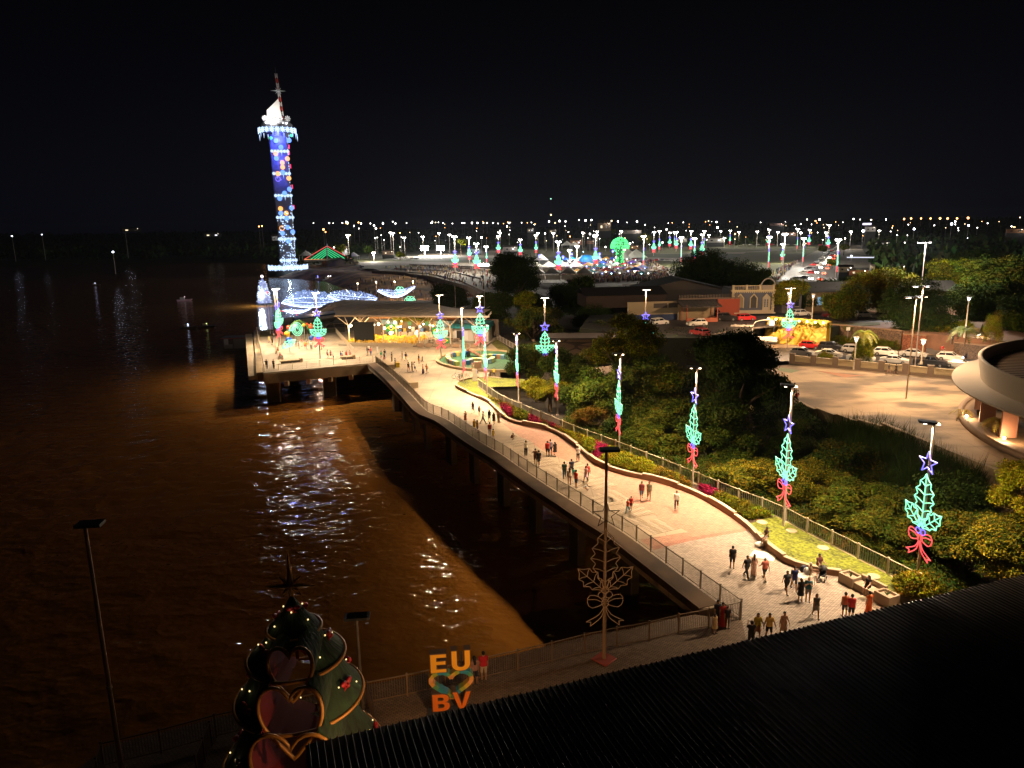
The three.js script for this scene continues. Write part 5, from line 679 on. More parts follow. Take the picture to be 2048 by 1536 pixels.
// ---------------------------------------------------------------- platform: posts, ornaments, people
const smallHolly = (l, p, turn, s = 1, g = hollyMid) => holly(l, p, turn, s, g);
{
  const posts = [[640.6, 717, 12.5, 0.08, 'floodlight post at the front of the river platform', 'neon holly facing the camera at the front of the river platform'], [558, 697, 12.3, 1.45, 'floodlight post near the river edge of the platform', 'neon holly seen edge on near the river edge of the platform'], [562, 690, 12, 1.35, 'second floodlight post close behind the one near the river edge', 'neon holly seen edge on just behind the other at the river edge'],
    [882.6, 719.5, 12, 0.55, 'floodlight post at the left tip of the green playground', 'neon holly at the left tip of the green playground'], [927.5, 769, 12, 1.5, 'floodlight post between playground and the small lawn', 'neon holly seen edge on before the green playground'], [962, 714, 11.5, 0.1, 'floodlight post with a bright head at the back of the playground', 'neon holly facing the camera behind the playground, with red bow'],
    [1090, 745, 13.5, 0.06, 'floodlight post rising from the trees by the pale stemmed tree', 'neon holly half sunk in the trees by the pale stemmed tree'], [1289, 716, 13.5, 0.06, 'floodlight post among the trees before the walled house', 'neon holly half sunk in the trees before the walled house']];
  const cd = [2400, 1700, 1300, 1800, 1700, 1800, 800, 800];
  posts.forEach(([x, y, h, a, l, l2], i) => { const p = G(x, y); if (i > 5) p.y = -1; floodPost('flood_post', l, p, h, a, cd[i], { color: i > 5 ? [1, 0.72, 0.45] : i < 3 ? [1, 0.8, 0.58] : [1, 0.72, 0.46], wide: i === 3 || i === 5, heads: [[-0.3, 0], [0.4, 0]], glow: i < 3 ? 700 : 40, angle: 1.17, pen: 0.5 }); smallHolly(l2, p, a, [1, 1, 1, 0.95, 0.95, 1.05, 1, 1][i]); });
  [[535, 664, 12], [541, 668, 11], [912, 640, 9], [970, 652, 9]].forEach(([x, y, h], i) => { const p = G(x, y), s = solo('flag_pole', mg([cyl(0.07, 0.045, h, 0, 0, 0, 8), sph(0.09, 0, h, 0, 6, 5)]), poleM, ['bare thin pole at the far river corner of the platform', 'bare thin pole just right of the corner one on the platform', 'bare thin pole behind the pavilion roof', 'bare thin pole at the right end of the pavilion roof'][i], 'pole'); s.position.copy(p); });
  // baubles and a neon wreath arch
  const ball = (l, x, y, d, r, c) => { const s = thing('giant_bauble', l, 'bauble', at(x, y, d)); part('ball', sph(r, 0, 0, 0, 18, 12), M(...c, 0.3), s); part('bauble_cap', cyl(r * 0.25, r * 0.22, r * 0.3, 0, r * 0.92, 0, 8), M(0.5, 0.35, 0.1, 0.4, { metalness: 0.8 }), s); part('stand', cyl(0.06, 0.06, Math.max(0.3, s.position.y - r), 0, -s.position.y, 0, 6), M(0.2, 0.2, 0.15), s); };
  ball('yellow bauble on the left of the ornament arch', 574, 668, 160, 0.62, [0.62, 0.38, 0.02]); ball('blue bauble standing before the ornament arch', 578, 681, 152, 0.7, [0.02, 0.1, 0.5]); ball('blue bauble by the red bow of the front post', 623.5, 676, 154, 0.55, [0.01, 0.08, 0.35]);
  ball('small yellow bauble on top of the ornament arch', 589, 651, 165, 0.4, [0.6, 0.36, 0.02]); ball('orange bauble on the right of the ornament arch', 607.5, 650, 165, 0.42, [0.62, 0.22, 0.01]); ball('red bauble low on the right of the arch', 613, 650, 166, 0.5, [0.5, 0.04, 0.01]); ball('dark orange bauble beside the front neon star', 622, 653, 165, 0.55, [0.42, 0.05, 0.01]); ball('red bauble left on top of the ornament arch', 577, 655, 164, 0.5, [0.5, 0.04, 0.02]);
  const wr = thing('neon_wreath', 'green neon wreath swirl in the middle of the ornament arch', 'neon light', at(594, 659, 160), 0.1), sp = []; for (let i = 0; i < 60; i++) { const a = i * 0.35, r = 0.25 + i * 0.016; sp.push(V(Math.cos(a) * r, Math.sin(a) * r * 1.3, 0.2 * Math.sin(i))); } part('swirl', tube(sp, 0.075, 4), neonG, wr); part('post', cyl(0.05, 0.05, wr.position.y, 0, -wr.position.y, 0, 6), M(0.1, 0.2, 0.1), wr);
  const wl = (l, x, y, d, s, an) => { const t = thing('neon_leaf', l, 'neon light', at(x, y, d), an), { out, veins } = leafPaths(0, 0, 0.9, 2.6 * s, 0.6 * s, 4); part('outline', mg(out.map((q) => tube(q, 0.07, 4))), neonG, t); part('veins', mg(veins.map((q) => q.length > 2 ? tube(q, 0.06, 4) : poly(q, 0.06, 4))), neonG, t); };
  wl('green neon leaf lying at the foot of the edge-on neon', 565, 697, 147, 1.0, 0.2); wl('green neon leaf right of the one at the foot of the edge-on neon', 573, 695, 148, 0.9, 0.5); wl('green neon leaf behind the yellow bauble', 578, 662, 161, 0.9, 0.3);
  const tg = solo('garland_arch', tube(Array.from({ length: 12 }, (_, i) => at(570 + 5 * i, 668 - 26 * Math.sin(i / 11 * Math.PI), 165)), 0.28, 7), M(0.06, 0.16, 0.02, 0.9, { map: texGrass, bumpMap: texGrass, bumpScale: 0.1 }), 'green garland arch carrying the baubles on the platform', 'arch');
  // benches
  const bench = (l, x0, y0, x1, y1, w = 0.8, h = 0.5, lamp) => { const A = G(x0, y0), B = G(x1, y1), d = B.clone().sub(A), t = thing('concrete_bench', l, 'bench', A.clone().lerp(B, 0.5), Math.atan2(-d.z, d.x)), c = concreteM(0.46, 0.34, 0.2), L = d.length(); part('bench_seat', bx(L, 0.14, w, 0, h - 0.07, 0), c, t); part('bench_base', bx(L - 0.5, h - 0.14, w - 0.3, 0, (h - 0.14) / 2, 0), M(0.06, 0.045, 0.03, 0.9), t); part('bench_end', bx(0.5, h + 0.2, w + 0.1, L / 2, (h + 0.2) / 2, 0), c, t); if (lamp) { part('lamp', sph(0.12, 0, 0, 0, 8, 6).translate(L / 2 - 0.8, 0.3, -w / 2 - 0.05), E(1, 0.85, 0.6, 9), t); } return t; };
  bench('long concrete bench with a small light by the walkway railing', 806, 756, 828, 776, 1.2, 0.7, 1); bench('concrete bench with a small light near the platform corner', 769, 726, 783, 738, 1.0, 0.6, 1); bench('dark low bench by the platform front railing', 560, 728, 602, 724, 1.2, 0.6); bench('concrete bench with people at the platform front', 681, 719, 708, 717, 1.1, 0.55); bench('bench along the river edge of the platform', 553, 690, 562, 718, 0.8, 0.5);
  // platform people
  const c = () => [[0.5, 0.45, 0.4], K, RED, [0.05, 0.06, 0.2], [0.45, 0.3, 0.1], [0.3, 0.1, 0.1], [0.1, 0.2, 0.15], [0.5, 0.3, 0.25]][Math.floor(R() * 8)];
  const poses = ['stand', 'walk', 'walk2', 'hold', 'hands'], wears = ['long', 'shorts', 'dress', 'skirt'];
  const Q = (l, x, y, pose, wear, top, bot, o) => person(l, G(x, y), rr(-3, 3), pose || poses[Math.floor(R() * 5)], wear || wears[Math.floor(R() * 4)], top || c(), bot || c(), o);
  Q('man leaning at the near corner of the river platform, arm stretched out', 534, 738, 'reach', 'long', K, K); Q('man at the near corner of the platform holding the hand stretched to him', 548, 738, 'hold', 'long', K, K);
  [[539, 686, 'person in dark at the river side of the platform'], [545, 690, 'person in white and black next to the river-side bench'], [548, 674, 'person in a pale red top at the back river corner'], [561, 719, 'person sitting low by the near end of the river-edge bench', 'sit'], [557, 707, 'person sitting on the river-edge bench', 'sit'], [585, 691, 'person passing right behind the blue bauble'], [592.6, 694, 'person in black left of one in lilac before the arch'], [598, 697, 'person in lilac before the ornament arch', null, 'dress', [0.4, 0.3, 0.4]], [604.5, 693, 'person in a red shirt before the ornament arch', null, null, RED], [611, 697, 'person in yellow before the ornament arch', null, null, [0.6, 0.36, 0.05]], [614, 699, 'person in dark just right of the one in yellow'], [622.5, 698.5, 'person in white below the second blue bauble', null, null, WHT], [643.5, 699, 'person in orange right of the front post', null, null, [0.5, 0.2, 0.05]],
    [656, 716, 'man in black and red right of the front post'], [662, 717, 'woman in dark beside the man in black and red'], [667, 718, 'child beside the couple in dark', null, null, null, null, { h: 1.1 }], [682, 716, 'person sitting at the left end of the platform bench', 'sit'], [686, 716, 'person sitting second on the platform bench', 'sit'], [693, 715, 'person in dark sitting mid bench on the platform', 'sit'], [700, 714, 'person sitting at the right end of the platform bench', 'sit'],
    [738, 706, 'person in white at the junction of platform and walkway', null, null, WHT], [742, 711, 'person in a coral top at the junction of platform and walkway', null, null, [0.5, 0.12, 0.1]], [735, 711, 'person in dark left of the coral top'], [755, 708, 'person in red and yellow near the railing corner'], [763, 719, 'person in a green T-shirt walking past the railing corner', 'walk', 'long', [0.01, 0.25, 0.12]], [770, 716, 'tall person in black behind the green T-shirt', null, 'long', K], [769, 723, 'person with a large dark bag right of the green T-shirt', null, null, K], [784, 723, 'slim person in black standing alone past the bench', 'stand', 'long', K, K],
    [805, 720, 'woman in a pale dress before the pavilion', null, 'dress', [0.6, 0.5, 0.4], [0.6, 0.5, 0.4]], [812, 722, 'man in navy beside the pale dress', null, 'shorts', NAVY], [838, 726.5, 'woman in orange shorts alone before the pavilion', null, 'skirt', K, [0.55, 0.24, 0.03]], [845, 724.5, 'child in black near the woman in orange shorts', null, null, K, K, { h: 1.2 }], [791, 735, 'person with a yellow case near the corner bench', 'stand', 'long', GRY, K], [817.5, 743.5, 'person in dark jeans left in a chatting trio', null, 'long', K], [824.5, 743, 'person in grey in the middle of the chatting trio', null, 'long', [0.4, 0.35, 0.3], GRY], [830, 743, 'man in a white shirt and shorts in the chatting trio', null, 'shorts', WHT, [0.1, 0.08, 0.1]], [846.5, 747.5, 'woman in a long dark purple skirt', 'stand', 'gown', [0.5, 0.3, 0.2], [0.05, 0.03, 0.06]], [854, 747, 'man in an orange shirt and black shorts beside the purple skirt', null, 'shorts', [0.5, 0.22, 0.1], K],
    [926, 758, 'person standing by the parked bicycles'], [945, 743, 'person in an orange top at the playground kerb', null, null, [0.5, 0.22, 0.15]], [955, 757, 'person behind the white slab by the lawn'], [988, 755, 'person in a yellow shirt walking past the playground', 'walk', 'long', [0.6, 0.42, 0.02], K], [936, 712, 'child in white and red on the playground', null, null, WHT, RED, { h: 1.2 }], [1777, 749, 'woman in black top and pale shorts crossing the stone square', 'walk', 'shorts', K, [0.4, 0.25, 0.16]], [1791, 749, 'person in dark clothes beside the woman on the square', 'walk2', 'shorts', K, K], [1592, 803, 'person in red sitting at the corner of the square wall', 'sit', 'shorts', RED, K]]
    .forEach(([x, y, l, pose, wear, top, bot, o]) => Q(l, x, y, pose, wear, top, bot, o));
  const yc = solo('travel_case', mg([bx(0.7, 0.8, 0.4, 0, 0.48, 0), cyl(0.05, 0.05, 0.06, -0.25, 0.02, 0, 6), cyl(0.05, 0.05, 0.06, 0.25, 0.02, 0, 6), poly([V(-0.2, 0.85, 0), V(-0.2, 1.1, 0), V(0.2, 1.1, 0), V(0.2, 0.85, 0)], 0.02)]), M(0.62, 0.42, 0.02, 0.5), 'yellow case standing on the walkway near the corner bench', 'case'); yc.position.copy(G(796, 735));
  const bike = (l, x, y, a, col) => { const t = thing('bicycle', l, 'bicycle', G(x, y), a); for (const s of [-0.52, 0.52]) { const w = part('wheel', new THREE.TorusGeometry(0.32, 0.022, 5, 20).translate(s, 0.34, 0), K2(), t); part('hub', cyl(0.04, 0.04, 0.1, s, 0.3, 0, 6), GREYM, w); } part('frame', mg([poly([V(-0.52, 0.34, 0), V(-0.15, 0.34, 0), V(0.35, 0.75, 0), V(-0.2, 0.78, 0), V(-0.52, 0.34, 0)], 0.022), bar(V(-0.15, 0.34, 0), V(-0.24, 0.9, 0), 0.02), bar(V(0.52, 0.34, 0), V(0.33, 0.95, 0), 0.02)]), M(...col, 0.4), t); part('handlebar', bar(V(0.3, 0.97, -0.25), V(0.3, 0.97, 0.25), 0.018), K2(), t); part('saddle', bx(0.26, 0.06, 0.13, -0.26, 0.92, 0), K2(), t); };
  bike('pale blue bicycle parked at the tip of the small lawn', 914, 757, 0.3, [0.3, 0.5, 0.55]); bike('dark bicycle parked beside the pale blue one', 921, 759, 0.9, K); bike('brown bicycle right of the dark one by the lawn', 929, 758, 0.1, [0.2, 0.08, 0.03]);
  const mon = solo('stone_slab', bx(0.75, 2.1, 0.35, 0, 1.05, 0), concreteM(0.55, 0.48, 0.38), 'upright pale slab at the edge of the small lawn', 'slab'); mon.position.copy(G(950, 765.5));
}
// ---------------------------------------------------------------- playground
{
  const pts = smoothLine(GP([[1040, 712], [1000, 703.5], [950, 703.5], [906, 709], [884, 715.5], [875, 723.5], [884, 730.5], [910, 737], [945, 741.5], [1007, 744], [1060, 744]]), 1.2);
  ground('playground_floor', sheet(pts, 0.12), M(0.045, 0.17, 0.07, 0.85, { map: texGrain }), 'green rubber playground floor');
  const kt = thing('playground_kerb', 'tan kerb ring round the green playground', 'kerb'); kt.userData.kind = 'structure'; part('kerb', wallRun(pts, 0.55, 0, 0.4), concreteM(0.45, 0.32, 0.17), kt);
  const cols = [[0.6, 0.45, 0.12], [0.45, 0.5, 0.12], [0.04, 0.16, 0.36], [0.6, 0.5, 0.3], [0.55, 0.25, 0.12], [0.3, 0.4, 0.2], [0.2, 0.35, 0.5]];
  const run = (l, list, n, k0) => { const t = thing('block_bench', l, 'bench'), c = smoothLine(GP(list), 0.2).filter((_, i, a) => i % Math.ceil(a.length / n) === 0); c.forEach((p, i) => { const q = c[i + 1] || c[i - 1], m = part('block', bx(0.78, 0.75, 0.8, 0, 0.5, 0), M(...cols[(i * 2 + k0) % 7], 0.6), t); m.position.copy(p); m.rotation.y = Math.atan2(-(q.z - p.z), q.x - p.x); }); };
  run('curved bench of yellow and green blocks at the left of the playground', [[914, 713], [903, 715], [896, 720], [900, 727], [912, 732], [918, 734]], 12, 0); run('row of coloured blocks in the middle of the playground', [[937, 730], [945, 726], [955, 725], [968, 727]], 7, 2); run('row of coloured blocks with blue stripes on the right of the playground', [[965, 721], [975, 718], [990, 718], [1008, 719]], 8, 1); run('short curl of blocks right of the middle row', [[970, 729], [980, 727], [986, 723]], 5, 4);
  const s1 = thing('play_slide', 'brown wooden slide ramp on the playground', 'slide', G(950, 713, 0.12), -0.4); part('slide_bed', bx(3.2, 0.12, 1.2, 0, 0.7, 0, 0, -0.4), M(0.2, 0.1, 0.06, 0.6), s1); part('slide_leg', bx(0.15, 1.4, 1.1, -1.3, 0.65, 0), M(0.15, 0.08, 0.05), s1);
  const s2 = thing('wooden_box', 'brown wooden box at the front of the playground', 'box', G(956, 737.5, 0.12), 0.1); part('box_body', bx(1.25, 1.2, 0.7, 0, 0.6, 0), M(0.28, 0.16, 0.09, 0.7), s2); part('lid', bx(1.32, 0.08, 0.78, 0, 1.22, 0), M(0.3, 0.18, 0.1, 0.7), s2);
  const s3 = thing('spring_rider', 'dark blue spring rider near the left post of the playground', 'toy', G(931, 714, 0.12)); part('seat', sph(0.5, 0, 0.8, 0, 12, 8, 1.3, 0.8, 0.7), M(0.01, 0.06, 0.2, 0.4), s3); part('spring', cyl(0.14, 0.14, 0.5, 0, 0, 0, 8), K2(), s3); part('handle', bar(V(0.3, 1.0, -0.3), V(0.3, 1.3, 0.3), 0.04), K2(), s3);
}
// ---------------------------------------------------------------- open pavilion with eating tables
{
  const A = G(672, 632, 6.3), B = G(977, 634, 6.3), u = B.clone().sub(A).normalize(), w = V(u.z, 0, -u.x), L = A.distanceTo(B), rot = Math.atan2(-u.z, u.x);
  const t = thing('pavilion', 'large open pavilion with a wide pale roof over tables and food counters', 'pavilion', V(A.x, 0, A.z), rot);
  const loc = (v) => V(v.clone().sub(V(A.x, 0, A.z)).dot(u), v.y, v.clone().sub(V(A.x, 0, A.z)).dot(V(-u.z, 0, u.x)));   // local x along the front, local z towards the camera
  const roofPts = [[668, 618], [672, 632], [820, 633.5], [977, 634.5], [930, 620], [905, 617.5], [860, 608], [690, 611.5]].map(([x, y]) => loc(G(x, y, 6.3)));
  const rg = prism(roofPts, 6.2, 6.5); part('roof', rg, M(0.42, 0.33, 0.24, 0.55, { map: texConcrete }), t);
  for (let i = 1; i < 12; i++) { const x = L * i / 12.3; part('roof_seam', bx(0.06, 0.05, 17, x, 6.52, -9.0), M(0.3, 0.24, 0.17, 0.6), t); }
  part('gutter', bx(L + 0.4, 0.22, 0.14, L / 2, 6.34, 0.1), M(0.46, 0.36, 0.25, 0.5), t); part('ceiling', bx(L - 4, 0.05, 15, L / 2 - 1, 6.05, -8.2), M(0.4, 0.27, 0.16, 0.8), t);
  const cm = M(0.5, 0.4, 0.29, 0.5);
  for (const [fx, z] of [[0.06, -1.5], [0.13, -4], [0.29, -2], [0.53, -2], [0.735, -2], [0.9, -2], [0.05, -9], [0.29, -10], [0.53, -10], [0.735, -10], [0.9, -9]]) { const c = part('column', cyl(0.15, 0.13, 4.2, fx * L, 0, z, 10), cm, t); part('struts', mg([[-2.2, 0.9], [2.2, 0.9], [-1.6, -1.6], [1.6, -1.6]].map(([a, b]) => bar(V(fx * L, 4.1, z), V(fx * L + a, 6.15, z + b), 0.08, 6))), cm, c); }
  part('floor', bx(L * 0.97, 0.3, 15.5, L * 0.49, 0.15, -7.6), concreteM(0.42, 0.34, 0.25), t); part('plinth_wall', bx(L * 0.42, 0.75, 0.35, L * 0.3, 0.37, 0.6), concreteM(0.46, 0.35, 0.22), t);
  for (let i = 0; i < 7; i++) part('planter', bx(1.3, 0.7, 0.7, L * (0.56 + 0.058 * i), 0.45, 0.5), M(0.22, 0.14, 0.08, 0.8), t);
  // counters at the back
  const cw = (x0, x1, y0, y1, m, nm, z = -12.5, d = 0.3) => part(nm, bx((x1 - x0) * L, y1 - y0, d, (x0 + x1) / 2 * L, (y0 + y1) / 2, z), m, t);
  cw(0.02, 0.98, 0.3, 4.2, M(0.13, 0.09, 0.06, 0.8), 'back_wall', -13.2); cw(0.08, 0.55, 4.3, 5.1, M(0.42, 0.2, 0.08, 0.6), 'wood_fascia', -12.2); cw(0.56, 0.7, 4.2, 5.0, M(0.42, 0.13, 0.03, 0.6), 'wood_fascia', -12.0);
  cw(0.2, 0.28, 0.3, 3.6, M(0.06, 0.22, 0.08, 0.6), 'counter_front'); cw(0.29, 0.4, 0.3, 1.4, M(0.3, 0.26, 0.22), 'counter_front', -11.5); cw(0.41, 0.55, 0.3, 1.5, M(0.45, 0.4, 0.33), 'counter_front', -11); cw(0.56, 0.7, 0.3, 2.6, M(0.5, 0.46, 0.42), 'counter_front', -10.5); cw(0.56, 0.7, 2.7, 4.0, M(0.24, 0.32, 0.42, 0.5), 'menu_board', -10.9);
  cw(0.16, 0.28, 3.0, 4.0, E(0.4, 0.62, 0.45, 0.5), 'menu_screen', -12.0, 0.1);
  cw(0.72, 0.955, 0.3, 3.2, M(0.42, 0.38, 0.33), 'kiosk_wall', -8, 4); cw(0.71, 0.965, 3.2, 4.3, M(0.01, 0.17, 0.2, 0.5), 'teal_fascia', -7.6, 5.4); cw(0.745, 0.78, 0.6, 2.6, M(0.02, 0.02, 0.02, 0.3), 'kiosk_window', -5.96, 0.06); cw(0.785, 0.82, 0.6, 2.6, M(0.5, 0.5, 0.46), 'kiosk_poster', -5.94, 0.06); cw(0.87, 0.9, 1.8, 2.9, M(0.05, 0.2, 0.4), 'kiosk_poster', -5.94, 0.06);
  for (let k = 0; k < 12; k++) { const x0 = 0.19 + k * 0.031; cw(x0, x0 + 0.022, 0.3, [2.1, 1.5, 2.4, 1.8][k % 4], M(...[[0.05, 0.05, 0.06], [0.45, 0.42, 0.4], [0.3, 0.03, 0.03], [0.03, 0.1, 0.3], [0.4, 0.25, 0.03]][k % 5], 0.4), 'fridge', -12.6, 0.7); if (k % 2) cw(x0, x0 + 0.026, 2.7, 3.7, M(...[[0.4, 0.05, 0.04], [0.05, 0.2, 0.08], [0.45, 0.4, 0.3], [0.35, 0.2, 0.02]][k % 4], 0.6), 'menu_poster', -12.8, 0.06); }
  const flag = (x, y, z, s) => { const f = part('flag', bx(1.8 * s, 1.25 * s, 0.03, x * L, y, z), M(0.01, 0.2, 0.05, 0.7), t); part('flag_diamond', bx(0.9 * s, 0.9 * s, 0.03).rotateZ(0.785).scale(1.15, 0.72, 1).translate(x * L, y, z + 0.012), M(0.65, 0.5, 0.02, 0.7), f); part('flag_disc', new THREE.CylinderGeometry(0.26 * s, 0.26 * s, 0.03, 16).rotateX(1.5708).translate(x * L, y, z + 0.022), M(0.01, 0.03, 0.2, 0.7), f); };
  flag(0.57, 1.9, -10.25, 1.15); flag(0.23, 2.2, -12.2, 1.4); flag(0.71, 1.2, -1.0, 0.9);
  // ivy garlands hanging under the roof
  const iv = []; for (let i = 0; i < 900; i++) iv.push([L * rr(0.29, 0.54), 5.1 + rr(-0.9, 0.7) , rr(-11.5, -6), rr(0.7, 1.3), tint(GREEN.lime, 0.4)]); scatter('ivy', CLUMP.tuft[0], iv, t);
  // black screen
  const sc = thing('display_board', 'black unlit display board turned away at the left of the pavilion', 'screen', loc0(V(0.17 * L, 0.3, -1.2)), rot + 0.15); function loc0(v) { return V(A.x, 0, A.z).addScaledVector(u, v.x).addScaledVector(V(-u.z, 0, u.x), v.z).setY(v.y); }
  part('board', bx(4.4, 4.0, 0.25, 0, 2.6, 0), M(0.008, 0.008, 0.008, 0.7), sc); part('frame', mg([bx(0.14, 4.6, 0.14, -2.1, 2.3, -0.2), bx(0.14, 4.6, 0.14, 2.1, 2.3, -0.2), bx(4.3, 0.12, 0.12, 0, 0.5, -0.2)]), M(0.1, 0.08, 0.06), sc);
  // bulbs
  const bulbs = [[330, 360, 0.45], [405, 350], [450, 360], [490, 335], [530, 360], [585, 350, 0.3], [700, 325], [655, 400, 0.32], [730, 458, 0.32], [735, 375], [780, 330, 0.3], [862, 315], [850, 380], [820, 385], [960, 390], [1045, 435], [1085, 380], [1125, 350], [1205, 362], [1240, 372], [250, 368, 0.3], [1292, 425]];
  const bg = new THREE.SphereGeometry(1, 10, 8);
  bulbs.forEach(([x, y, r = 0.2], i) => { const q = at(660 + x / 6.02, 590 + y / 6.02, 157 + (i % 4) * 1.6), b = thing('pendant_lamp', i === 0 ? 'large glowing white ball lamp over the black display board' : 'warm bulb hanging under the pavilion roof, ' + ord(i - 1) + ' from the display board along the string', 'lamp', q, 0, i ? 'bulbs under the pavilion roof' : undefined); part('lamp_bulb', bg.clone().scale(r, r, r), E(1, 0.8, 0.5, i ? 9 : 14), b); part('cable', cyl(0.02, 0.02, Math.max(0.2, 6.1 - q.y), 0, r * 0.8, 0, 4), K2(), b); bulbLight(b, V(0, -r * 1.2, 0), [1, 0.72, 0.38], i ? 20 + 40 * (r > 0.25) : 110, r); });
  // chairs and tables
  const chair = mg([bx(0.46, 0.05, 0.44, 0, 0.44, 0), bx(0.46, 0.46, 0.05, 0, 0.7, -0.2, 0, 0, -0.15), ...[[-0.2, -0.18], [0.2, -0.18], [-0.2, 0.19], [0.2, 0.19]].map(([a, b]) => cyl(0.028, 0.025, 0.43, a, 0, b, 5)), bx(0.05, 0.04, 0.36, -0.23, 0.64, 0), bx(0.05, 0.04, 0.36, 0.23, 0.64, 0)]);
  const yel = M(0.68, 0.40, 0.01, 0.45); let c0, t0;
  const gx = ['leftmost', 'second', 'third', 'fourth', 'fifth', 'sixth', 'seventh'];
  for (let k = 0; k < 7; k++) for (let j = 0; j < 4; j++) { const fx = 0.075 + k * 0.068 + j * 0.006 , z = -0.9 - j * 2.3 , p = loc0(V(fx * L, 0.3, z));
    const tl = 'yellow plastic table, ' + ['front', 'second', 'third', 'back'][j] + ' one of the ' + gx[k] + ' row under the pavilion'; if (!t0) { t0 = thing('plastic_table', tl, 'table', p, rot, 'yellow tables under the pavilion'); part('table_top', bx(0.9, 0.05, 0.9, 0, 0.72, 0), yel, t0); for (const [a, b] of [[-0.38, -0.38], [0.38, -0.38], [-0.38, 0.38], [0.38, 0.38]]) part('leg', cyl(0.03, 0.03, 0.7, a, 0, b, 5), yel, t0); } else copy(t0, tl, p, rot);
    [[0, 0.75, Math.PI], [0, -0.75, 0], [0.75, 0, -1.57], [-0.75, 0, 1.57]].forEach(([a, b, r]) => { const q = loc0(V(fx * L + a, 0.3, z + b)), l = 'yellow plastic chair on the ' + (b > 0 ? 'near' : b < 0 ? 'far' : a > 0 ? 'right' : 'left') + ' side of the ' + ['front', 'second', 'third', 'back'][j] + ' yellow table of the ' + gx[k] + ' row'; if (!c0) { c0 = solo('plastic_chair', chair, yel, l, 'chair', 'yellow chairs of the leftmost row'); c0.position.copy(q); c0.rotation.y = rot + r; } else { const m = copy(c0, l, q, rot + r + rr(-0.2, 0.2)); m.userData.group = 'yellow chairs of the ' + gx[k] + ' row'; } }); }
  const tw = M(0.3, 0.22, 0.15, 0.6); for (let k = 0; k < 4; k++) { const p = loc0(V((0.6 + k * 0.05) * L, 0.3, -3 - (k % 2) * 2)), b = thing('picnic_table', 'brown table with benches in the right part of the pavilion, ' + ord(k) + ' from the yellow ones', 'table', p, rot); part('table_top', bx(1.4, 0.06, 0.8, 0, 0.74, 0), tw, b); part('bench', bx(1.4, 0.05, 0.3, 0, 0.45, 0.7), tw, b); part('bench', bx(1.4, 0.05, 0.3, 0, 0.45, -0.7), tw, b); part('leg', mg([bx(0.08, 0.72, 0.7, -0.5, 0.36, 0), bx(0.08, 0.72, 0.7, 0.5, 0.36, 0)]), tw, b); }
  for (let k = 0; k < 8; k++) { const q = loc0(V(L * [0.19, 0.27, 0.33, 0.37, 0.45, 0.5, 0.6, 0.66][k], 0.3, -10 + (k % 3) * 0.4)); person('person at the food counters under the pavilion, ' + ord(k) + ' from the display board', q, rr(-3, 3), 'stand', ['long', 'shorts'][k % 2], [K, WHT, RED, NAVY][k % 4], K); }
}
// ---------------------------------------------------------------- light waves and the glowing cone by the water
const ice = E(0.75, 0.9, 1.25, 3.2), iceB = E(0.4, 0.62, 1.3, 1.7);
function lightWave(label, a, b, d, thick, sag, n, lean, pol) {
  const A = at(a[0], a[1], d), B = at(b[0], b[1], d + 8), t = thing('light_wave', label, 'light sculpture'), X = B.clone().sub(A), ribs = [], strings = [], bl = [], L = X.length(), r = rngOf(n * 31 + a[0]);
  const P = (s, v) => A.clone().addScaledVector(X, s).add(V(0, -sag * Math.sin(Math.PI * s) + v * thick * Math.pow(Math.sin(Math.PI * Math.min(1, Math.max(0, s * 0.96 + 0.02))), 0.7), -3 * v + lean * v));
  for (let i = 0; i <= n; i++) { const s = i / n; ribs.push(tube([P(s, 0), P(s + 0.012, 0.5), P(s - 0.01, 1 + 0.15 * r())], 0.055, 4)); }
  for (const v of [0, 0.12, 0.3, 0.6]) strings.push(tube(Array.from({ length: 14 }, (_, i) => P(i / 13, v)), v < 0.1 ? 0.17 : 0.05, 4));
  for (let i = 0; i < n * 3; i++) { const p = P(r(), r()); bl.push(new THREE.IcosahedronGeometry(0.08 + 0.07 * r(), 0).translate(p.x, p.y, p.z)); }
  part('light_strings', mg(strings), ice, t); part('light_ribs', mg(ribs), iceB, t); part('light_bulbs', mg(bl), ice, t).userData.kind = 'stuff';
  if (pol) part('post', mg(pol.map((s) => { const p = P(s, 0); return bar(V(p.x, -6, p.z), p, 0.1, 6); })), poleM, t); return t;
}
lightWave('leftmost swelling net of blue-white lights over the river bank', [563, 606], [672, 606], 272, 5.6, 1.6, 46, 0, [0.35, 0.6]); lightWave('middle fan of blue-white light ribs beyond the pavilion roof', [655, 592], [752, 600], 282, 4.4, 2.2, 36, 0, [0.3, 0.7]); lightWave('right crescent of blue-white lights like a boat, over the beach', [755, 582], [829, 575], 292, 2.6, 3.2, 30, 0, [0.3, 0.8]);
lightWave('low strip of blue-white lights under the leftmost net', [566, 621], [620, 618], 262, 0.9, 1.2, 22, 0); lightWave('low strip of blue-white lights above the pavilion roof edge', [672, 610], [730, 606], 270, 0.8, 0.6, 22, 0);
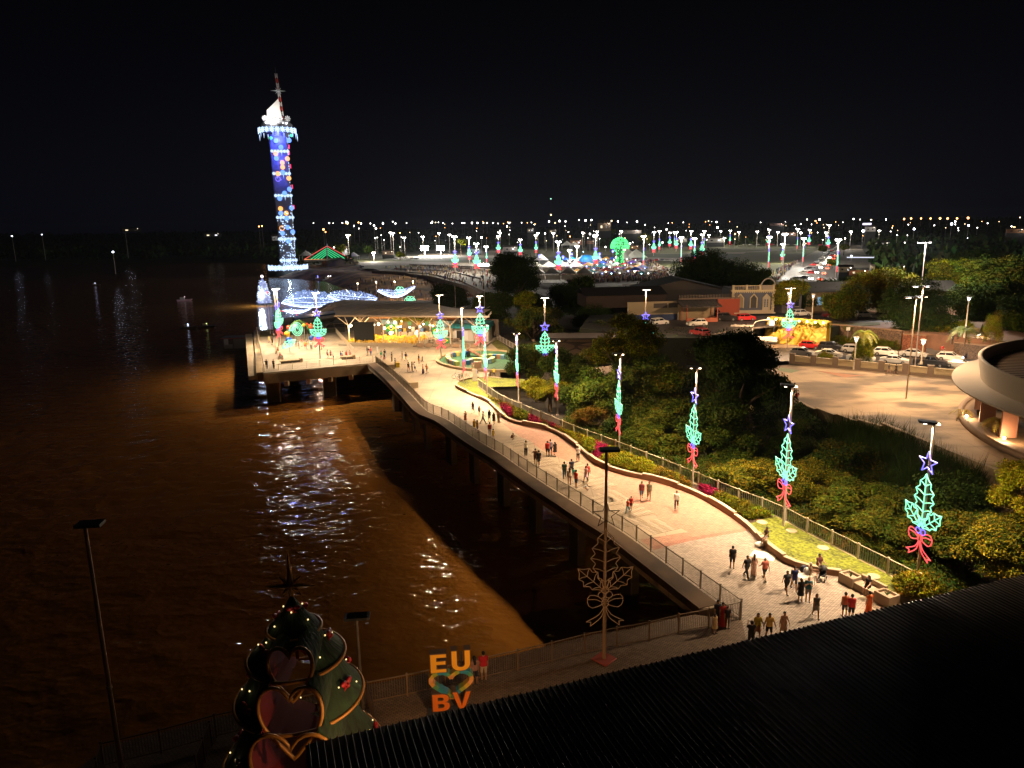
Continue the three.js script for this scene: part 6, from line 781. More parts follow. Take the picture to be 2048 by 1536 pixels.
{
  const p = G(529, 610, -6), t = thing('light_cone', 'tall white glowing cone tree with a red ball and top star, standing on the water', 'light sculpture', p), white = E(0.7, 0.82, 1.2, 1.5), r = rngOf(5), l = [], m = [], H = 11.5;
  part('cone', lathe([[2.6, 0.9], [2.3, 3.4], [1.6, 4.2], [2.0, 5.6], [1.2, 7], [1.4, 8.4], [0.5, 10.4], [0.05, H]], 14), E(0.25, 0.33, 0.75, 0.8), t);
  for (let i = 0; i < 170; i++) { const y = 0.9 + 9.2 * r(), rad = 2.7 * (1 - y / 12.5), a = r() * 6.28, o = V(Math.cos(a) * rad, y, Math.sin(a) * rad); l.push(bar(o, o.clone().add(V(Math.cos(a) * 0.9, rr(-0.3, 0.6, r), Math.sin(a) * 0.9)), 0.1, 4, 0.04)); } part('light_spikes', mg(l), white, t).userData.kind = 'stuff';
  part('light_star', sph(0.55, 0, H + 0.3, 0, 8, 6), E(1, 0.8, 0.8, 5), t); part('light_bauble', sph(0.6, 1.9, 5.2, 1.2, 12, 8), E(0.9, 0.05, 0.1, 1.2), t); part('light_ring', new THREE.TorusGeometry(0.8, 0.12, 5, 16).translate(2.3, 4.9, 1.2), white, t); part('raft', cyl(3.2, 3.2, 0.6, 0, -0.3, 0, 20), M(0.03, 0.03, 0.03), t);
  bulbLight(t, V(0, 5, 3.6), [0.75, 0.85, 1], 700, 0.5);
}
{ // curved landing behind the platform, blue in the light of the sculptures
  const pts = GP([[545, 640], [620, 628], [700, 618], [840, 600], [900, 604], [900, 622], [690, 640], [690, 652], [560, 652]], -1.5); ground('landing_deck', prism(pts, -7, -1.5), concreteM(0.32, 0.3, 0.3), 'curved landing between platform and beach'); ground('landing_ramp', prism(GP([[600, 641], [690, 629], [690, 634], [600, 648]], -1), -2, -0.6), concreteM(0.3, 0.26, 0.22), 'curved ramp wall on the landing');
  ground('tiled_band', prism(GP([[585, 637], [640, 629], [690, 622], [690, 627], [640, 634], [590, 642]], -1), -2, -0.4), M(0.03, 0.12, 0.3, 0.4), 'blue tiled band along the landing');
  [[715, 566], [752, 563], [789, 562], [826, 562], [628, 588]].forEach(([x, y], i) => { const b = at(x, y, [300, 300, 300, 300, 250][i]); floodPost('street_lamp', ['first pale lamp post on the beach landing', 'second pale lamp post on the beach landing', 'third pale lamp post on the beach landing', 'lamp post at the tip of the boat-shaped light crescent', 'lamp post with a peach light between platform and light nets'][i], V(b.x, -1.5, b.z), b.y + 1.4, 0.2, 420, { heads: [[0, 0]], color: PEACH, far: 1, wide: 1, glow: 30 }); });
  const l = solo('neon_flower', mg(Array.from({ length: 7 }, (_, i) => tube(ringPath(Math.cos(i) * 1.2, Math.sin(i) * 1.2, 0.9, 8), 0.12, 4, true))), neonG, 'green neon flower beyond the right light crescent', 'neon light'); l.position.copy(at(800, 583, 306)); const l2 = solo('neon_flower', mg(Array.from({ length: 7 }, (_, i) => tube(ringPath(Math.cos(i) * 1.2, Math.sin(i) * 0.8, 0.9, 8), 0.12, 4, true))), neonG, 'green neon flower below the right light crescent', 'neon light'); l2.position.copy(at(820, 601, 285));
  const rf = thing('neon_gate', 'red neon bar bent over the landing below the light net', 'neon light'); part('bar', poly([at(555, 622, 235), at(593, 622.5, 235), at(594, 640, 235)], 0.1, 5), E(1.2, 0.1, 0.12, 1.4), rf);
}

// ---------------------------------------------------------------- cars
function carParts(kind) {   // side profile extruded; returns geometries, nose towards +x
  const S = { hatch: { L: 3.9, roof: 1.5, cab: [[-1.75, 0.95], [-1.5, 1.42], [0.25, 1.5], [1.0, 0.98]], hood: [[1.0, 0.98], [1.8, 0.82]], rear: [[-1.95, 0.9]] }, sedan: { L: 4.4, cab: [[-1.45, 0.95], [-0.95, 1.4], [0.3, 1.43], [1.05, 0.95]], hood: [[1.05, 0.95], [2.05, 0.78]], rear: [[-2.2, 0.85]] }, suv: { L: 4.5, cab: [[-2.05, 1.05], [-1.9, 1.62], [0.3, 1.7], [1.0, 1.1]], hood: [[1.0, 1.1], [2.1, 0.95]], rear: [[-2.22, 1.0]] }, pickup: { L: 5.0, cab: [[-0.75, 1.1], [-0.6, 1.62], [0.6, 1.65], [1.25, 1.08]], hood: [[1.25, 1.08], [2.4, 0.95]], rear: [[-2.5, 1.05]] } }[kind], h = S.L / 2, w = 1.66;
  const pts = [[-h, 0.35], ...S.rear, S.cab[0], ...S.hood, [h, 0.6], [h, 0.32]], s = new THREE.Shape(); pts.forEach(([x, y], i) => i ? s.lineTo(x, y) : s.moveTo(x, y));
  for (const c of [h * 0.62, -h * 0.62]) { s.lineTo(c + 0.37, 0.3); s.absarc(c, 0.32, 0.37, 0, Math.PI, false); } s.lineTo(-h, 0.3);
  const ex = (sh, d, b) => new THREE.ExtrudeGeometry(sh, { depth: d - 2 * b, bevelEnabled: true, bevelSize: b, bevelThickness: b, bevelSegments: 2, curveSegments: 6 }).translate(0, 0, -(d - 2 * b) / 2);
  const g = new THREE.Shape(); S.cab.forEach(([x, y], i) => i ? g.lineTo(x, y - 0.02) : g.moveTo(x, y - 0.02));
  const roof = new THREE.Shape(), a = S.cab[1], b = S.cab[2]; roof.moveTo(a[0] - 0.03, a[1] - 0.06); roof.lineTo(a[0] + 0.05, a[1] + 0.02); roof.lineTo(b[0] - 0.05, b[1] + 0.02); roof.lineTo(b[0] + 0.05, b[1] - 0.06);
  const pil = [0, 1, 2].map((k) => { const x0 = [S.cab[0][0], (a[0] + b[0]) / 2, S.cab[3][0]][k], x1 = [a[0], (a[0] + b[0]) / 2, b[0]][k], y1 = [a[1], (a[1] + b[1]) / 2, b[1]][k]; return [-1, 1].map((sd) => bar(V(x0, S.cab[0][1], sd * 0.79), V(x1, y1, sd * 0.63), 0.045, 5)); }).flat();
  return { body: mg([ex(s, w, 0.06), ex(roof, 1.34, 0.04), ...pil]), glass: (() => { const q = ex(g, 1.56, 0.02), p = q.attributes.position; for (let i = 0; i < p.count; i++) { const t = Math.max(0, (p.getY(i) - S.cab[0][1]) / (S.cab[2][1] - S.cab[0][1])); p.setZ(i, p.getZ(i) * (1 - 0.2 * t)); } q.computeVertexNormals(); return q; })(), bed: kind === 'pickup' ? bx(1.6, 0.04, 1.4, -1.65, 1.08, 0) : null, wheels: [h * 0.62, -h * 0.62].flatMap((x) => [-1, 1].map((sd) => [x, sd])), h };
}
const carGeo = { hatch: carParts('hatch'), sedan: carParts('sedan'), suv: carParts('suv'), pickup: carParts('pickup') };
const tyreG = new THREE.CylinderGeometry(0.32, 0.32, 0.2, 16).rotateX(Math.PI / 2), rimG = new THREE.CylinderGeometry(0.2, 0.2, 0.215, 10).rotateX(Math.PI / 2), glassM = M(0.012, 0.012, 0.014, 0.08), lampG = sph(0.1, 0, 0, 0, 8, 6, 0.5, 0.8, 1.6);
const paint = (c) => { const k = 'paint' + c; if (!matCache.has(k)) matCache.set(k, new THREE.MeshPhysicalMaterial({ color: new THREE.Color().setRGB(...c), roughness: 0.4, clearcoat: 0.8, clearcoatRoughness: 0.1 })); return matCache.get(k); };
function car(label, kind, p, face, col, o = {}) {
  const g = carGeo[kind], t = thing('parked_car', label, 'car', p, face, o.group); t.rotation.z = o.tilt || 0;
  part('body', g.body, paint(col), t); part('windows', g.glass, glassM, t); if (g.bed) part('load_bed', g.bed, M(0.01, 0.01, 0.01), t);
  for (const [x, sd] of g.wheels) { const w = part('wheel', tyreG, M(0.012, 0.012, 0.012, 0.9), t); w.position.set(x, 0.32, sd * 0.74); const r = part('rim', rimG, M(0.35, 0.33, 0.3, 0.35, { metalness: 0.7 }), w); }
  for (const sd of [-1, 1]) { const a = part('headlight', lampG, o.on ? E(0.95, 0.95, 1, 22) : M(0.5, 0.5, 0.5, 0.15), t); a.position.set(g.h - 0.08, 0.68, sd * 0.58); const b = part('tail_light', lampG, o.tail ? E(1, 0.06, 0.03, 12) : M(0.2, 0.01, 0.01, 0.2), t); b.position.set(-g.h + 0.06, 0.78, sd * 0.6); }
  part('number_plate', bx(0.02, 0.12, 0.4, g.h + 0.01, 0.45, 0), M(0.4, 0.4, 0.4), t);
  if (o.on) bulbLight(t, V(g.h + 0.25, 0.68, 0), [0.9, 0.93, 1], 30, 0.1);
  return t;
}
const CW = [0.7, 0.64, 0.55], CS = [0.38, 0.35, 0.31], CB = [0.01, 0.01, 0.012], CR = [0.5, 0.01, 0.012];
{
  const d1 = G(1900, 721).sub(G(1621, 697)), a1 = Math.atan2(-d1.z, d1.x);
  [['hatch', 1621, 697, CR, 'red hatchback parked below the golden relief'], ['suv', 1662, 701, CB, 'black car parked behind the red hatchback below the relief'], ['hatch', 1706, 705, CS, 'silver hatchback half behind the street palm'], ['hatch', 1770, 711, CW, 'white hatchback parked just right of the street palm'], ['sedan', 1827, 714, CS, 'silver sedan parked before the reddish stone wall'], ['hatch', 1899, 721, CW, 'white hatchback with headlights on at the foot of the stairs', { on: 1 }],
    ['hatch', 1604, 711, [0.2, 0.19, 0.18], 'grey car half hidden by the tree at the street bend'], ['sedan', 1657, 714, CW, 'white sedan just behind the second balustrade panel'], ['sedan', 1721, 722, [0.6, 0.56, 0.48], 'pale sedan under the street palm behind the balustrade'], ['sedan', 1789, 727, CW, 'white sedan with bronze windscreen behind the balustrade'], ['pickup', 1860, 732, CB, 'black pickup behind the lantern pillar of the balustrade'], ['sedan', 1918, 735, CW, 'white car whose roof shows beside the round building']]
    .forEach(([k, x, y, c, l, o]) => car(l, k, G(x, y, 0.02), a1 + rr(-0.05, 0.05), c, o || {}));
  // upper street
  ground('upper_road_block', prism([...GP([[1662, 655], [1530, 643], [1500, 664], [1420, 676], [1300, 676], [1160, 656], [1180, 630], [1500, 622], [1800, 632]], 3.6)].map((p) => V(p.x, 0, p.z)), -5, 3.605), M(0.02, 0.022, 0.008, 0.95, { map: texGrass }), 'embankment under the upper street');
  ground('road', sheet(GP([[1180, 652], [1300, 668], [1420, 672], [1530, 656], [1640, 646], [1840, 644], [1840, 634], [1660, 630], [1560, 631], [1440, 633], [1250, 640]], 3.6), 3.62), M(0.07, 0.052, 0.045, 0.65, { map: texGrain }), 'upper asphalt street before the old houses');
  ground('kerb_line', wallRun(GP([[1415, 671], [1480, 660], [1530, 654]], 3.6), 0.2, 3.5, 3.74), concreteM(0.42, 0.33, 0.25), 'pale kerb along the bend of the upper street');
  const g = (x, y) => G(x, y, 3.63);
  car('white hatchback turning on the upper street before the porch with red posts', 'hatch', g(1393, 652), Math.PI + 0.25, CW); car('bright red hatchback on the upper street below the blue house', 'hatch', g(1491, 641), 0.12, CR); car('black car left of the bright red hatchback', 'suv', g(1453, 641), -0.3, CB); car('red car with glowing tail lights at the foot of the bend', 'hatch', g(1399, 671), 2.0, [0.3, 0.012, 0.01], { tail: 1 });
  car('dark red car on the terrace street behind the round-crowned tree', 'sedan', g(1666, 635), Math.PI - 0.05, [0.14, 0.008, 0.01]); car('pale silver car on the terrace street beside a walking person', 'hatch', g(1728, 635), -0.05, CS); car('grey car at the foot of the pale trunked yellow tree', 'sedan', g(1765, 637), -0.1, [0.25, 0.23, 0.2]); car('white car half hidden behind the neon of the golden relief', 'hatch', g(1603, 632), 0, CW); car('white car tail at the left end of the upper street', 'hatch', g(1318, 650), 0.5, CW); car('dark car with pale plate in the yard of the porch house', 'suv', g(1430, 634), -1.2, [0.03, 0.03, 0.035]);
  person('person with pale shirt walking beside the pale silver car', g(1713, 640), 0.4, 'walk', 'shorts', WHT, [0.3, 0.2, 0.15]); person('person sitting on the staircase in dark clothes', G(1884, 706, 1.7), 0.2, 'sit', 'shorts', RED, K); person('person in white standing at the top of the staircase', G(1903, 689, 3.7), 0.2, 'stand', 'long', WHT, GRY); person('person with a red helmet colour shirt by the motorbike at the stairs', G(1921, 714, 0.1), 0.6, 'stand', 'long', RED, K);
  const mb = thing('motorbike', 'dark motorbike parked right of the white hatchback with headlights on', 'motorbike', G(1934, 716, 0.1), 0.6); for (const s of [-0.65, 0.65]) part('wheel', new THREE.TorusGeometry(0.27, 0.07, 6, 18).translate(s, 0.33, 0), K2(), mb); part('frame', mg([bar(V(-0.6, 0.35, 0), V(0.2, 0.6, 0), 0.07), bar(V(0.65, 0.35, 0), V(0.35, 0.95, 0), 0.05), sph(0.22, 0.1, 0.72, 0, 8, 6, 1.5, 0.8, 0.7)]), M(0.05, 0.02, 0.2, 0.3), mb); part('saddle', bx(0.7, 0.1, 0.25, -0.35, 0.78, 0), K2(), mb); part('handlebar', bar(V(0.32, 1.0, -0.35), V(0.32, 1.0, 0.35), 0.025), K2(), mb);
  palm('palm with bright fronds in the street behind the balustrade', G(1724, 723, 0), 5.2, 13, 2.4, { col: GREEN.lime }); shrub('leafy bush round the foot of the street palm', GP([[1708, 727], [1742, 727], [1744, 717], [1706, 717]]), 3.4, ['lime', 'mid', 'olive'], 700, { leaf: 'fine', y: 0 }); shrub('yellow-green hedge on the second balustrade panel', GP([[1630, 728], [1670, 732], [1672, 727], [1632, 723]]), 1.9, ['lime', 'gold'], 420, { y: 0, clump: 1.4 });
  shrub('green hedge at the foot of the long dark stone wall', GP([[1658, 693], [1800, 704], [1800, 699], [1660, 688]]), 1.7, ['mid', 'olive'], 900, { y: 0.1, clump: 1.6 }); shrub('hedge along the top of the golden relief', GP([[1540, 652], [1660, 660], [1662, 654], [1545, 646]], 3.6), 1.3, ['olive', 'deep', 'lime'], 700, { y: 3.6, clump: 1.5 }); shrub('yellowish hedge on the terrace right of the stairs', GP([[1855, 663], [1905, 667], [1905, 659], [1855, 656]], 3.6), 1.0, ['gold', 'olive'], 420, { y: 3.6, clump: 1.5 }); palm('dark drooping palm above the stone wall right of the stairs', G(1928, 690, 3.6), 2.6, 14, 3.0, { col: GREEN.mid });
  shrub('golden lit spiky planting at the right of the terrace', GP([[1965, 690], [2000, 694], [2000, 680], [1966, 676]], 3.6), 4.6, ['gold', 'lime', 'olive'], 600, { leaf: 'fine', y: 3.6 });
  const ul = thing('garden_uplight', 'low glowing floodlight in front of the golden planting on the terrace', 'light', G(1957, 672, 3.7)); part('lamp_bulb', bx(0.45, 0.3, 0.2, 0, 0.2, 0), E(1, 0.85, 0.6, 8), ul); part('lamp_stake', cyl(0.04, 0.04, 0.2), K2(), ul); bulbLight(ul, V(0.5, 0.6, 0.5), [1, 0.8, 0.4], 90, 0.2);
  ground('terrace_step', prism(GP([[1850, 655], [1960, 664], [1965, 652], [1855, 645]], 3.6), 3, 4.3), concreteM(0.34, 0.19, 0.1), 'raised step of the terrace behind the stairs'); ground('terrace_step', prism(GP([[1700, 655], [1760, 650], [1760, 646], [1660, 648]], 3.6), 3, 3.72), M(0.12, 0.11, 0.015, 0.9, { map: texGrass }), 'grass islet on the terrace under the round-crowned tree');
}
// ---------------------------------------------------------------- houses behind the upper street
function house(name, label, p, rot, w, d, h, wall, roof, o = {}) {
  const t = thing(name, label, 'house', p, rot); part('wall', bx(w, h, d, 0, h / 2, 0), M(...wall, 0.85, { map: texConcrete }), t);
  const rh = o.rise ?? w * 0.16, s = new THREE.Shape(); if (o.gable) { s.moveTo(-w / 2 - 0.5, 0); s.lineTo(0, rh); s.lineTo(w / 2 + 0.5, 0); s.lineTo(w / 2 + 0.4, -0.15); s.lineTo(0, rh - 0.18); s.lineTo(-w / 2 - 0.4, -0.15); part('gable', rawGeo([-w / 2, 0, d / 2, w / 2, 0, d / 2, 0, rh - 0.2, d / 2]).translate(0, h, 0), M(...wall, 0.85), t); part('roof', new THREE.ExtrudeGeometry(s, { depth: d + 1, bevelEnabled: false }).translate(0, h + 0.1, -d / 2 - 0.5), M(...roof, 0.8, { map: texBrick }), t); }
  else { s.moveTo(-d / 2 - 0.5, 0); s.lineTo(0, rh); s.lineTo(d / 2 + 0.5, 0); s.lineTo(0, rh - 0.2); part('roof', new THREE.ExtrudeGeometry(s, { depth: w + 1, bevelEnabled: false }).rotateY(Math.PI / 2).translate(-w / 2 - 0.5, h + 0.1, 0), M(...roof, 0.8, { map: texBrick }), t); }
  (o.win || []).forEach(([x, y, ww, hh, lit]) => { const f = part('window', bx(ww, hh, 0.1, x, y, d / 2 + 0.03), lit ? E(...lit, 1.6) : M(0.02, 0.02, 0.025, 0.15), t); part('sill', bx(ww + 0.2, 0.08, 0.2, x, y - hh / 2 - 0.04, d / 2 + 0.08), M(0.4, 0.34, 0.26), f); });
  return t;
}
{
  const b0 = G(1462, 627, 4), b1 = G(1546, 626, 4), bd = b1.clone().sub(b0), W = bd.length(), t = thing('blue_house', 'old blue house with three cream arched openings, a balustrade and a round pediment', 'house', b0, Math.atan2(-bd.z, bd.x)), blue = M(0.13, 0.14, 0.18, 0.85, { map: texConcrete }), cream = M(0.5, 0.4, 0.22, 0.8);
  part('wall', bx(W, 5.2, 9, W / 2, 2.6, -4.5), blue, t); part('base_course', mg([bx(W + 0.2, 0.6, 0.16, W / 2, 0.4, 0.06), bx(W + 0.6, 0.25, 0.8, W / 2, 0.12, 0.4)]), M(0.45, 0.36, 0.25, 0.85), t);
  const quoin = bx(0.55, 0.36, 0.14); for (let i = 0; i < 11; i++) for (const x of [0.2, W - 0.2]) { const q = part('corner_stone', quoin, cream, t); q.position.set(x + (i % 2 ? 0.08 : 0), 0.85 + i * 0.42, 0.08); }
  part('cornice', mg([bx(W + 0.5, 0.22, 0.6, W / 2, 5.2, 0.1), bx(W + 0.3, 0.14, 0.4, W / 2, 5.0, 0.08), ...Array.from({ length: 22 }, (_, i) => bx(0.18, 0.3, 0.25, 0.3 + i * (W - 0.6) / 21, 4.8, 0.1))]), cream, t);
  const bal = lathe([[0.06, 0], [0.12, 0.25], [0.06, 0.55], [0.1, 0.8]], 6); for (let i = 0; i < 22; i++) { const m = part('baluster', bal, M(0.3, 0.24, 0.16), t); m.position.set(0.6 + i * (W - 1.2) / 21, 5.35, 0.1); } part('top_rail', bx(W, 0.14, 0.3, W / 2, 6.25, 0.1), cream, t); for (let i = 0; i < 4; i++) part('parapet_pier', bx(0.4, 1.15, 0.36, 0.25 + i * (W - 0.5) / 3, 5.85, 0.1), cream, t);
  part('pediment', mg([new THREE.CylinderGeometry(1.5, 1.5, 0.3, 24, 1, false, -Math.PI / 2, Math.PI).rotateX(Math.PI / 2).rotateZ(0).translate(W * 0.84, 6.3, 0.1), new THREE.TorusGeometry(1.5, 0.14, 6, 20, Math.PI).translate(W * 0.84, 6.3, 0.26)]), M(0.3, 0.25, 0.19), t); part('roof', bx(W - 0.4, 0.2, 8.6, W / 2, 5.4, -4.6), M(0.05, 0.04, 0.04), t);
  [[0.2, 'window', M(0.24, 0.19, 0.13)], [0.52, 'window', M(0.05, 0.045, 0.04)], [0.82, 'door', M(0.42, 0.36, 0.28)]].forEach(([f, nm, m], i) => { const x = W * f, h = i === 2 ? 3.3 : 2.6, y0 = i === 2 ? 0.6 : 1.3, s = new THREE.Shape(); s.moveTo(-0.62, 0); s.lineTo(-0.62, h - 0.5); s.lineTo(0, h + 0.25); s.lineTo(0.62, h - 0.5); s.lineTo(0.62, 0); const o = part(nm, new THREE.ExtrudeGeometry(s, { depth: 0.06, bevelEnabled: false }).translate(x, y0, 0.03), m, t); const pts = [V(x - 0.75, y0, 0.12), V(x - 0.75, y0 + h - 0.42, 0.12), V(x, y0 + h + 0.45, 0.12), V(x + 0.75, y0 + h - 0.42, 0.12), V(x + 0.75, y0, 0.12)]; part('frame', poly(pts, 0.13, 5), cream, o); if (i === 2) for (let a = 0; a < 2; a++) for (let b = 0; b < 4; b++) part('pane', bx(0.32, 0.34, 0.03, x - 0.28 + a * 0.56, y0 + 1.0 + b * 0.45, 0.1), M(0.08, 0.09, 0.11, 0.2), o); });
  house('old_house', 'plain house wing right of the blue house, with one pale window', G(1566, 622, 4), 0.1, 4.5, 8, 4.0, [0.14, 0.12, 0.11], [0.04, 0.03, 0.03], { rise: 0.6, win: [[-1, 2.2, 0.9, 1.5], [1.2, 2.2, 0.8, 1.4]] });
  house('old_house', 'house with a broad dark gable behind the walled yard', G(1352, 600, 4), 0.0, 22, 14, 3.4, [0.05, 0.035, 0.022], [0.010, 0.008, 0.006], { gable: 1, rise: 2.6 }); house('old_house', 'long low dark house at the left of the gabled one', G(1240, 610, 4), 0.1, 20, 12, 3.0, [0.05, 0.025, 0.012], [0.009, 0.007, 0.006], { rise: 1.6 });
  const wy = thing('yard_wall', 'cream yard wall with a blue painted foot and a dark lattice opening', 'wall', G(1330, 640, 3.6), 0.12); part('wall', bx(17, 3.4, 0.3, 0, 2.4, 0), M(0.42, 0.33, 0.2, 0.85, { map: texConcrete }), wy); part('painted_foot', bx(17.1, 1.3, 0.34, 0, 0.65, 0), M(0.02, 0.035, 0.09, 0.8), wy); part('lattice', mg([bx(3, 1.0, 0.08, -1.2, 3.2, 0.17), bx(3, 1.0, 0.08, 2.2, 3.2, 0.17)]), M(0.05, 0.04, 0.035), wy);
  const ph = thing('porch_house', 'small porch with red posts and a dark tiled roof', 'house', G(1397, 642, 3.6), 0.05); part('roof', mg([bx(8.5, 0.2, 5, 0, 3.7, 0, 0, 0, 0.18)]), M(0.07, 0.055, 0.045, 0.8, { map: texBrick }), ph); for (const x of [-3.2, 3.4]) for (const z of [-1.6, 2]) part('post', cyl(0.12, 0.12, 3.6, x, 0, z, 8), M(0.34, 0.07, 0.03, 0.7), ph); part('low_wall', mg([bx(6.6, 0.9, 0.2, 0.1, 0.45, 2), bx(0.2, 0.9, 3.6, 3.4, 0.45, 0.2)]), M(0.36, 0.1, 0.05, 0.8), ph); part('back_wall', bx(8, 3.4, 0.3, 0, 1.7, -2.2), M(0.34, 0.25, 0.14, 0.85, { map: texConcrete }), ph);
  const gt = thing('red_gate_wall', 'red yard wall with a row of pickets on top beside the blue house', 'wall', G(1430, 632, 3.6), 0.05); part('wall', bx(5, 3.8, 0.3, 3.0, 1.9, 0), M(0.32, 0.06, 0.03, 0.85), gt); part('beam', bx(14, 0.25, 0.3, -1.5, 4.0, 0), M(0.15, 0.1, 0.07), gt); part('pickets', mg(Array.from({ length: 40 }, (_, i) => bx(0.07, 0.8, 0.05, -8.3 + i * 0.35, 4.5, 0))), M(0.22, 0.16, 0.11), gt);
  house('old_house', 'long pale low building behind the yellow-lit trees', G(1745, 617, 3.6), -0.08, 34, 10, 4.4, [0.34, 0.25, 0.14], [0.05, 0.04, 0.03], { rise: 2, win: [[-14, 2.4, 1.2, 1.8, [0.1, 0.2, 0.3]], [-9, 2.4, 1.2, 1.8], [4, 2.4, 1.2, 1.8], [9, 2.4, 1.2, 1.8], [13, 2.4, 1.2, 1.8]] });
  const sb = thing('stone_hut', 'small stone building with a dark framed doorway among the trees', 'building', G(1184, 728, -1), -0.1); part('wall', bx(13, 4.6, 6, -2, 2.3, -3), M(0.16, 0.1, 0.07, 0.9, { map: texStone }), sb); part('door', bx(2.6, 3.2, 0.1, 2.2, 1.8, 0.04), M(0.05, 0.05, 0.055, 0.5), sb); part('door_frame', mg([bx(0.25, 3.6, 0.2, 0.8, 1.8, 0.08), bx(0.25, 3.6, 0.2, 3.6, 1.8, 0.08), bx(3.1, 0.25, 0.2, 2.2, 3.6, 0.08)]), M(0.5, 0.42, 0.3), sb); part('roof', bx(13.6, 0.3, 6.6, -2, 4.75, -3), M(0.06, 0.045, 0.04), sb);
  ground('path', sheet(GP([[1180, 740], [1225, 735], [1235, 755], [1215, 790], [1160, 800], [1150, 775]], -0.95), -0.55), concreteM(0.4, 0.28, 0.2), 'pale path showing between the trees');
}
shrub('dark brush covering the embankment under the upper street', GP([[1160, 672], [1300, 690], [1420, 690], [1500, 678], [1500, 700], [1400, 715], [1240, 705]], 0), 3.2, ['dark', 'deep', 'mid'], 1600, { name: 'undergrowth', cat: 'undergrowth', leaf: 'broad', y: 0, clump: 1.5 });
// ---------------------------------------------------------------- trees beyond the street and the pavilion
const dk = { leaf: 'broad', cols: ['dark', 'dark', 'deep'], n: 1500, lobes: 12, clump: 1.5, lobeSize: 0.5 }, litT = (c) => ({ leaf: 'broad', cols: c, n: 1700, lobes: 12, clump: 1.3 });
T0('tallest black tree between beach and walkway', 1033, 552, 235, 58, { ...dk, n: 2600, sq: 0.85, ground: -0.6 }); T0('black tree in front of the white marquee', 1148, 600, 205, 50, { ...dk, n: 1900, sq: 0.9, ground: -0.6 }); T0('dark tree between pavilion and black trees', 905, 600, 238, 46, { ...dk, n: 1500, ground: -0.6 }); T0('dark tree behind the right end of the pavilion', 985, 612, 195, 44, { ...dk, n: 1500, cols: ['dark', 'deep', 'mid'], ground: -0.6 }); T0('dark wide tree before the tallest black one', 1060, 610, 190, 40, { ...dk, ground: -0.6 }); T0('tree with white-lit top twigs before the black trees', 1048, 600, 172, 24, { ...litT(['lime', 'mid']), n: 500, ground: -0.6, clump: 0.9 });
T0('huge black tree before the bright park', 1432, 545, 262, 84, { ...dk, n: 3400, sq: 0.6, lobes: 16, ground: -0.6 }); T0('black tree at the right flank of the huge one', 1500, 566, 250, 42, { ...dk, n: 1600, cols: ['dark', 'deep', 'mid'], ground: -0.6 }); T0('black trees left of the gabled house', 1300, 590, 230, 42, { ...dk, n: 1500, sq: 0.6, ground: -0.6 }); T0('dark bushy tree above the long low house', 1235, 600, 225, 36, { ...dk, n: 1200, sq: 0.6, ground: -0.6 }); T0('low dark tree between the black tree and the long house', 1190, 640, 180, 42, { ...dk, n: 1300, ground: 0 });
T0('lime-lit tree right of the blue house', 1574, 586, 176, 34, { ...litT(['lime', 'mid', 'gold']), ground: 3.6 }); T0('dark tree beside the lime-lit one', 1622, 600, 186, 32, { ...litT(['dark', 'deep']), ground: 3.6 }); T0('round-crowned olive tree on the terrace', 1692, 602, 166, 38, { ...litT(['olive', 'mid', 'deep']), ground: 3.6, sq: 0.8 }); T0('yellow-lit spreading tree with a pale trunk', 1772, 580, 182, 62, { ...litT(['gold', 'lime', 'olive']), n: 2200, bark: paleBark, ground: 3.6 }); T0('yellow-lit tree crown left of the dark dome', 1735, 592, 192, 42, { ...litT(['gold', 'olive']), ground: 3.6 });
T0('dark dome-shaped tree behind the tall pink-headed posts', 1836, 622, 160, 60, { ...dk, n: 3000, sq: 0.86, lobes: 18, lobeSize: 0.62, clump: 1.0, ground: 3.6 }); T0('green tree rising behind the dark dome', 1915, 570, 205, 58, { ...litT(['olive', 'lime', 'deep']), n: 2000, ground: 3.6 }); T0('big dark green tree at the right border', 2010, 575, 195, 70, { ...litT(['mid', 'deep', 'olive']), n: 2400, ground: 3.6, sq: 0.8 }); T0('dark green tree over the terrace step', 1960, 618, 182, 56, { ...litT(['mid', 'deep', 'dark']), n: 2000, ground: 3.6 }); T0('dark green tree low at the right border', 2045, 640, 165, 50, { ...litT(['deep', 'mid']), n: 1600, ground: 3.6 }); T0('small lime tree lit by the white lantern', 1918, 655, 160, 22, { ...litT(['lime']), n: 380, clump: 0.8, ground: 3.6 }); T0('dark tree far behind the green one', 1960, 545, 240, 60, { ...dk, ground: 0 }); T0('dark tree behind the yellow crowns', 1700, 575, 230, 60, { ...dk, sq: 0.5, ground: 0 });
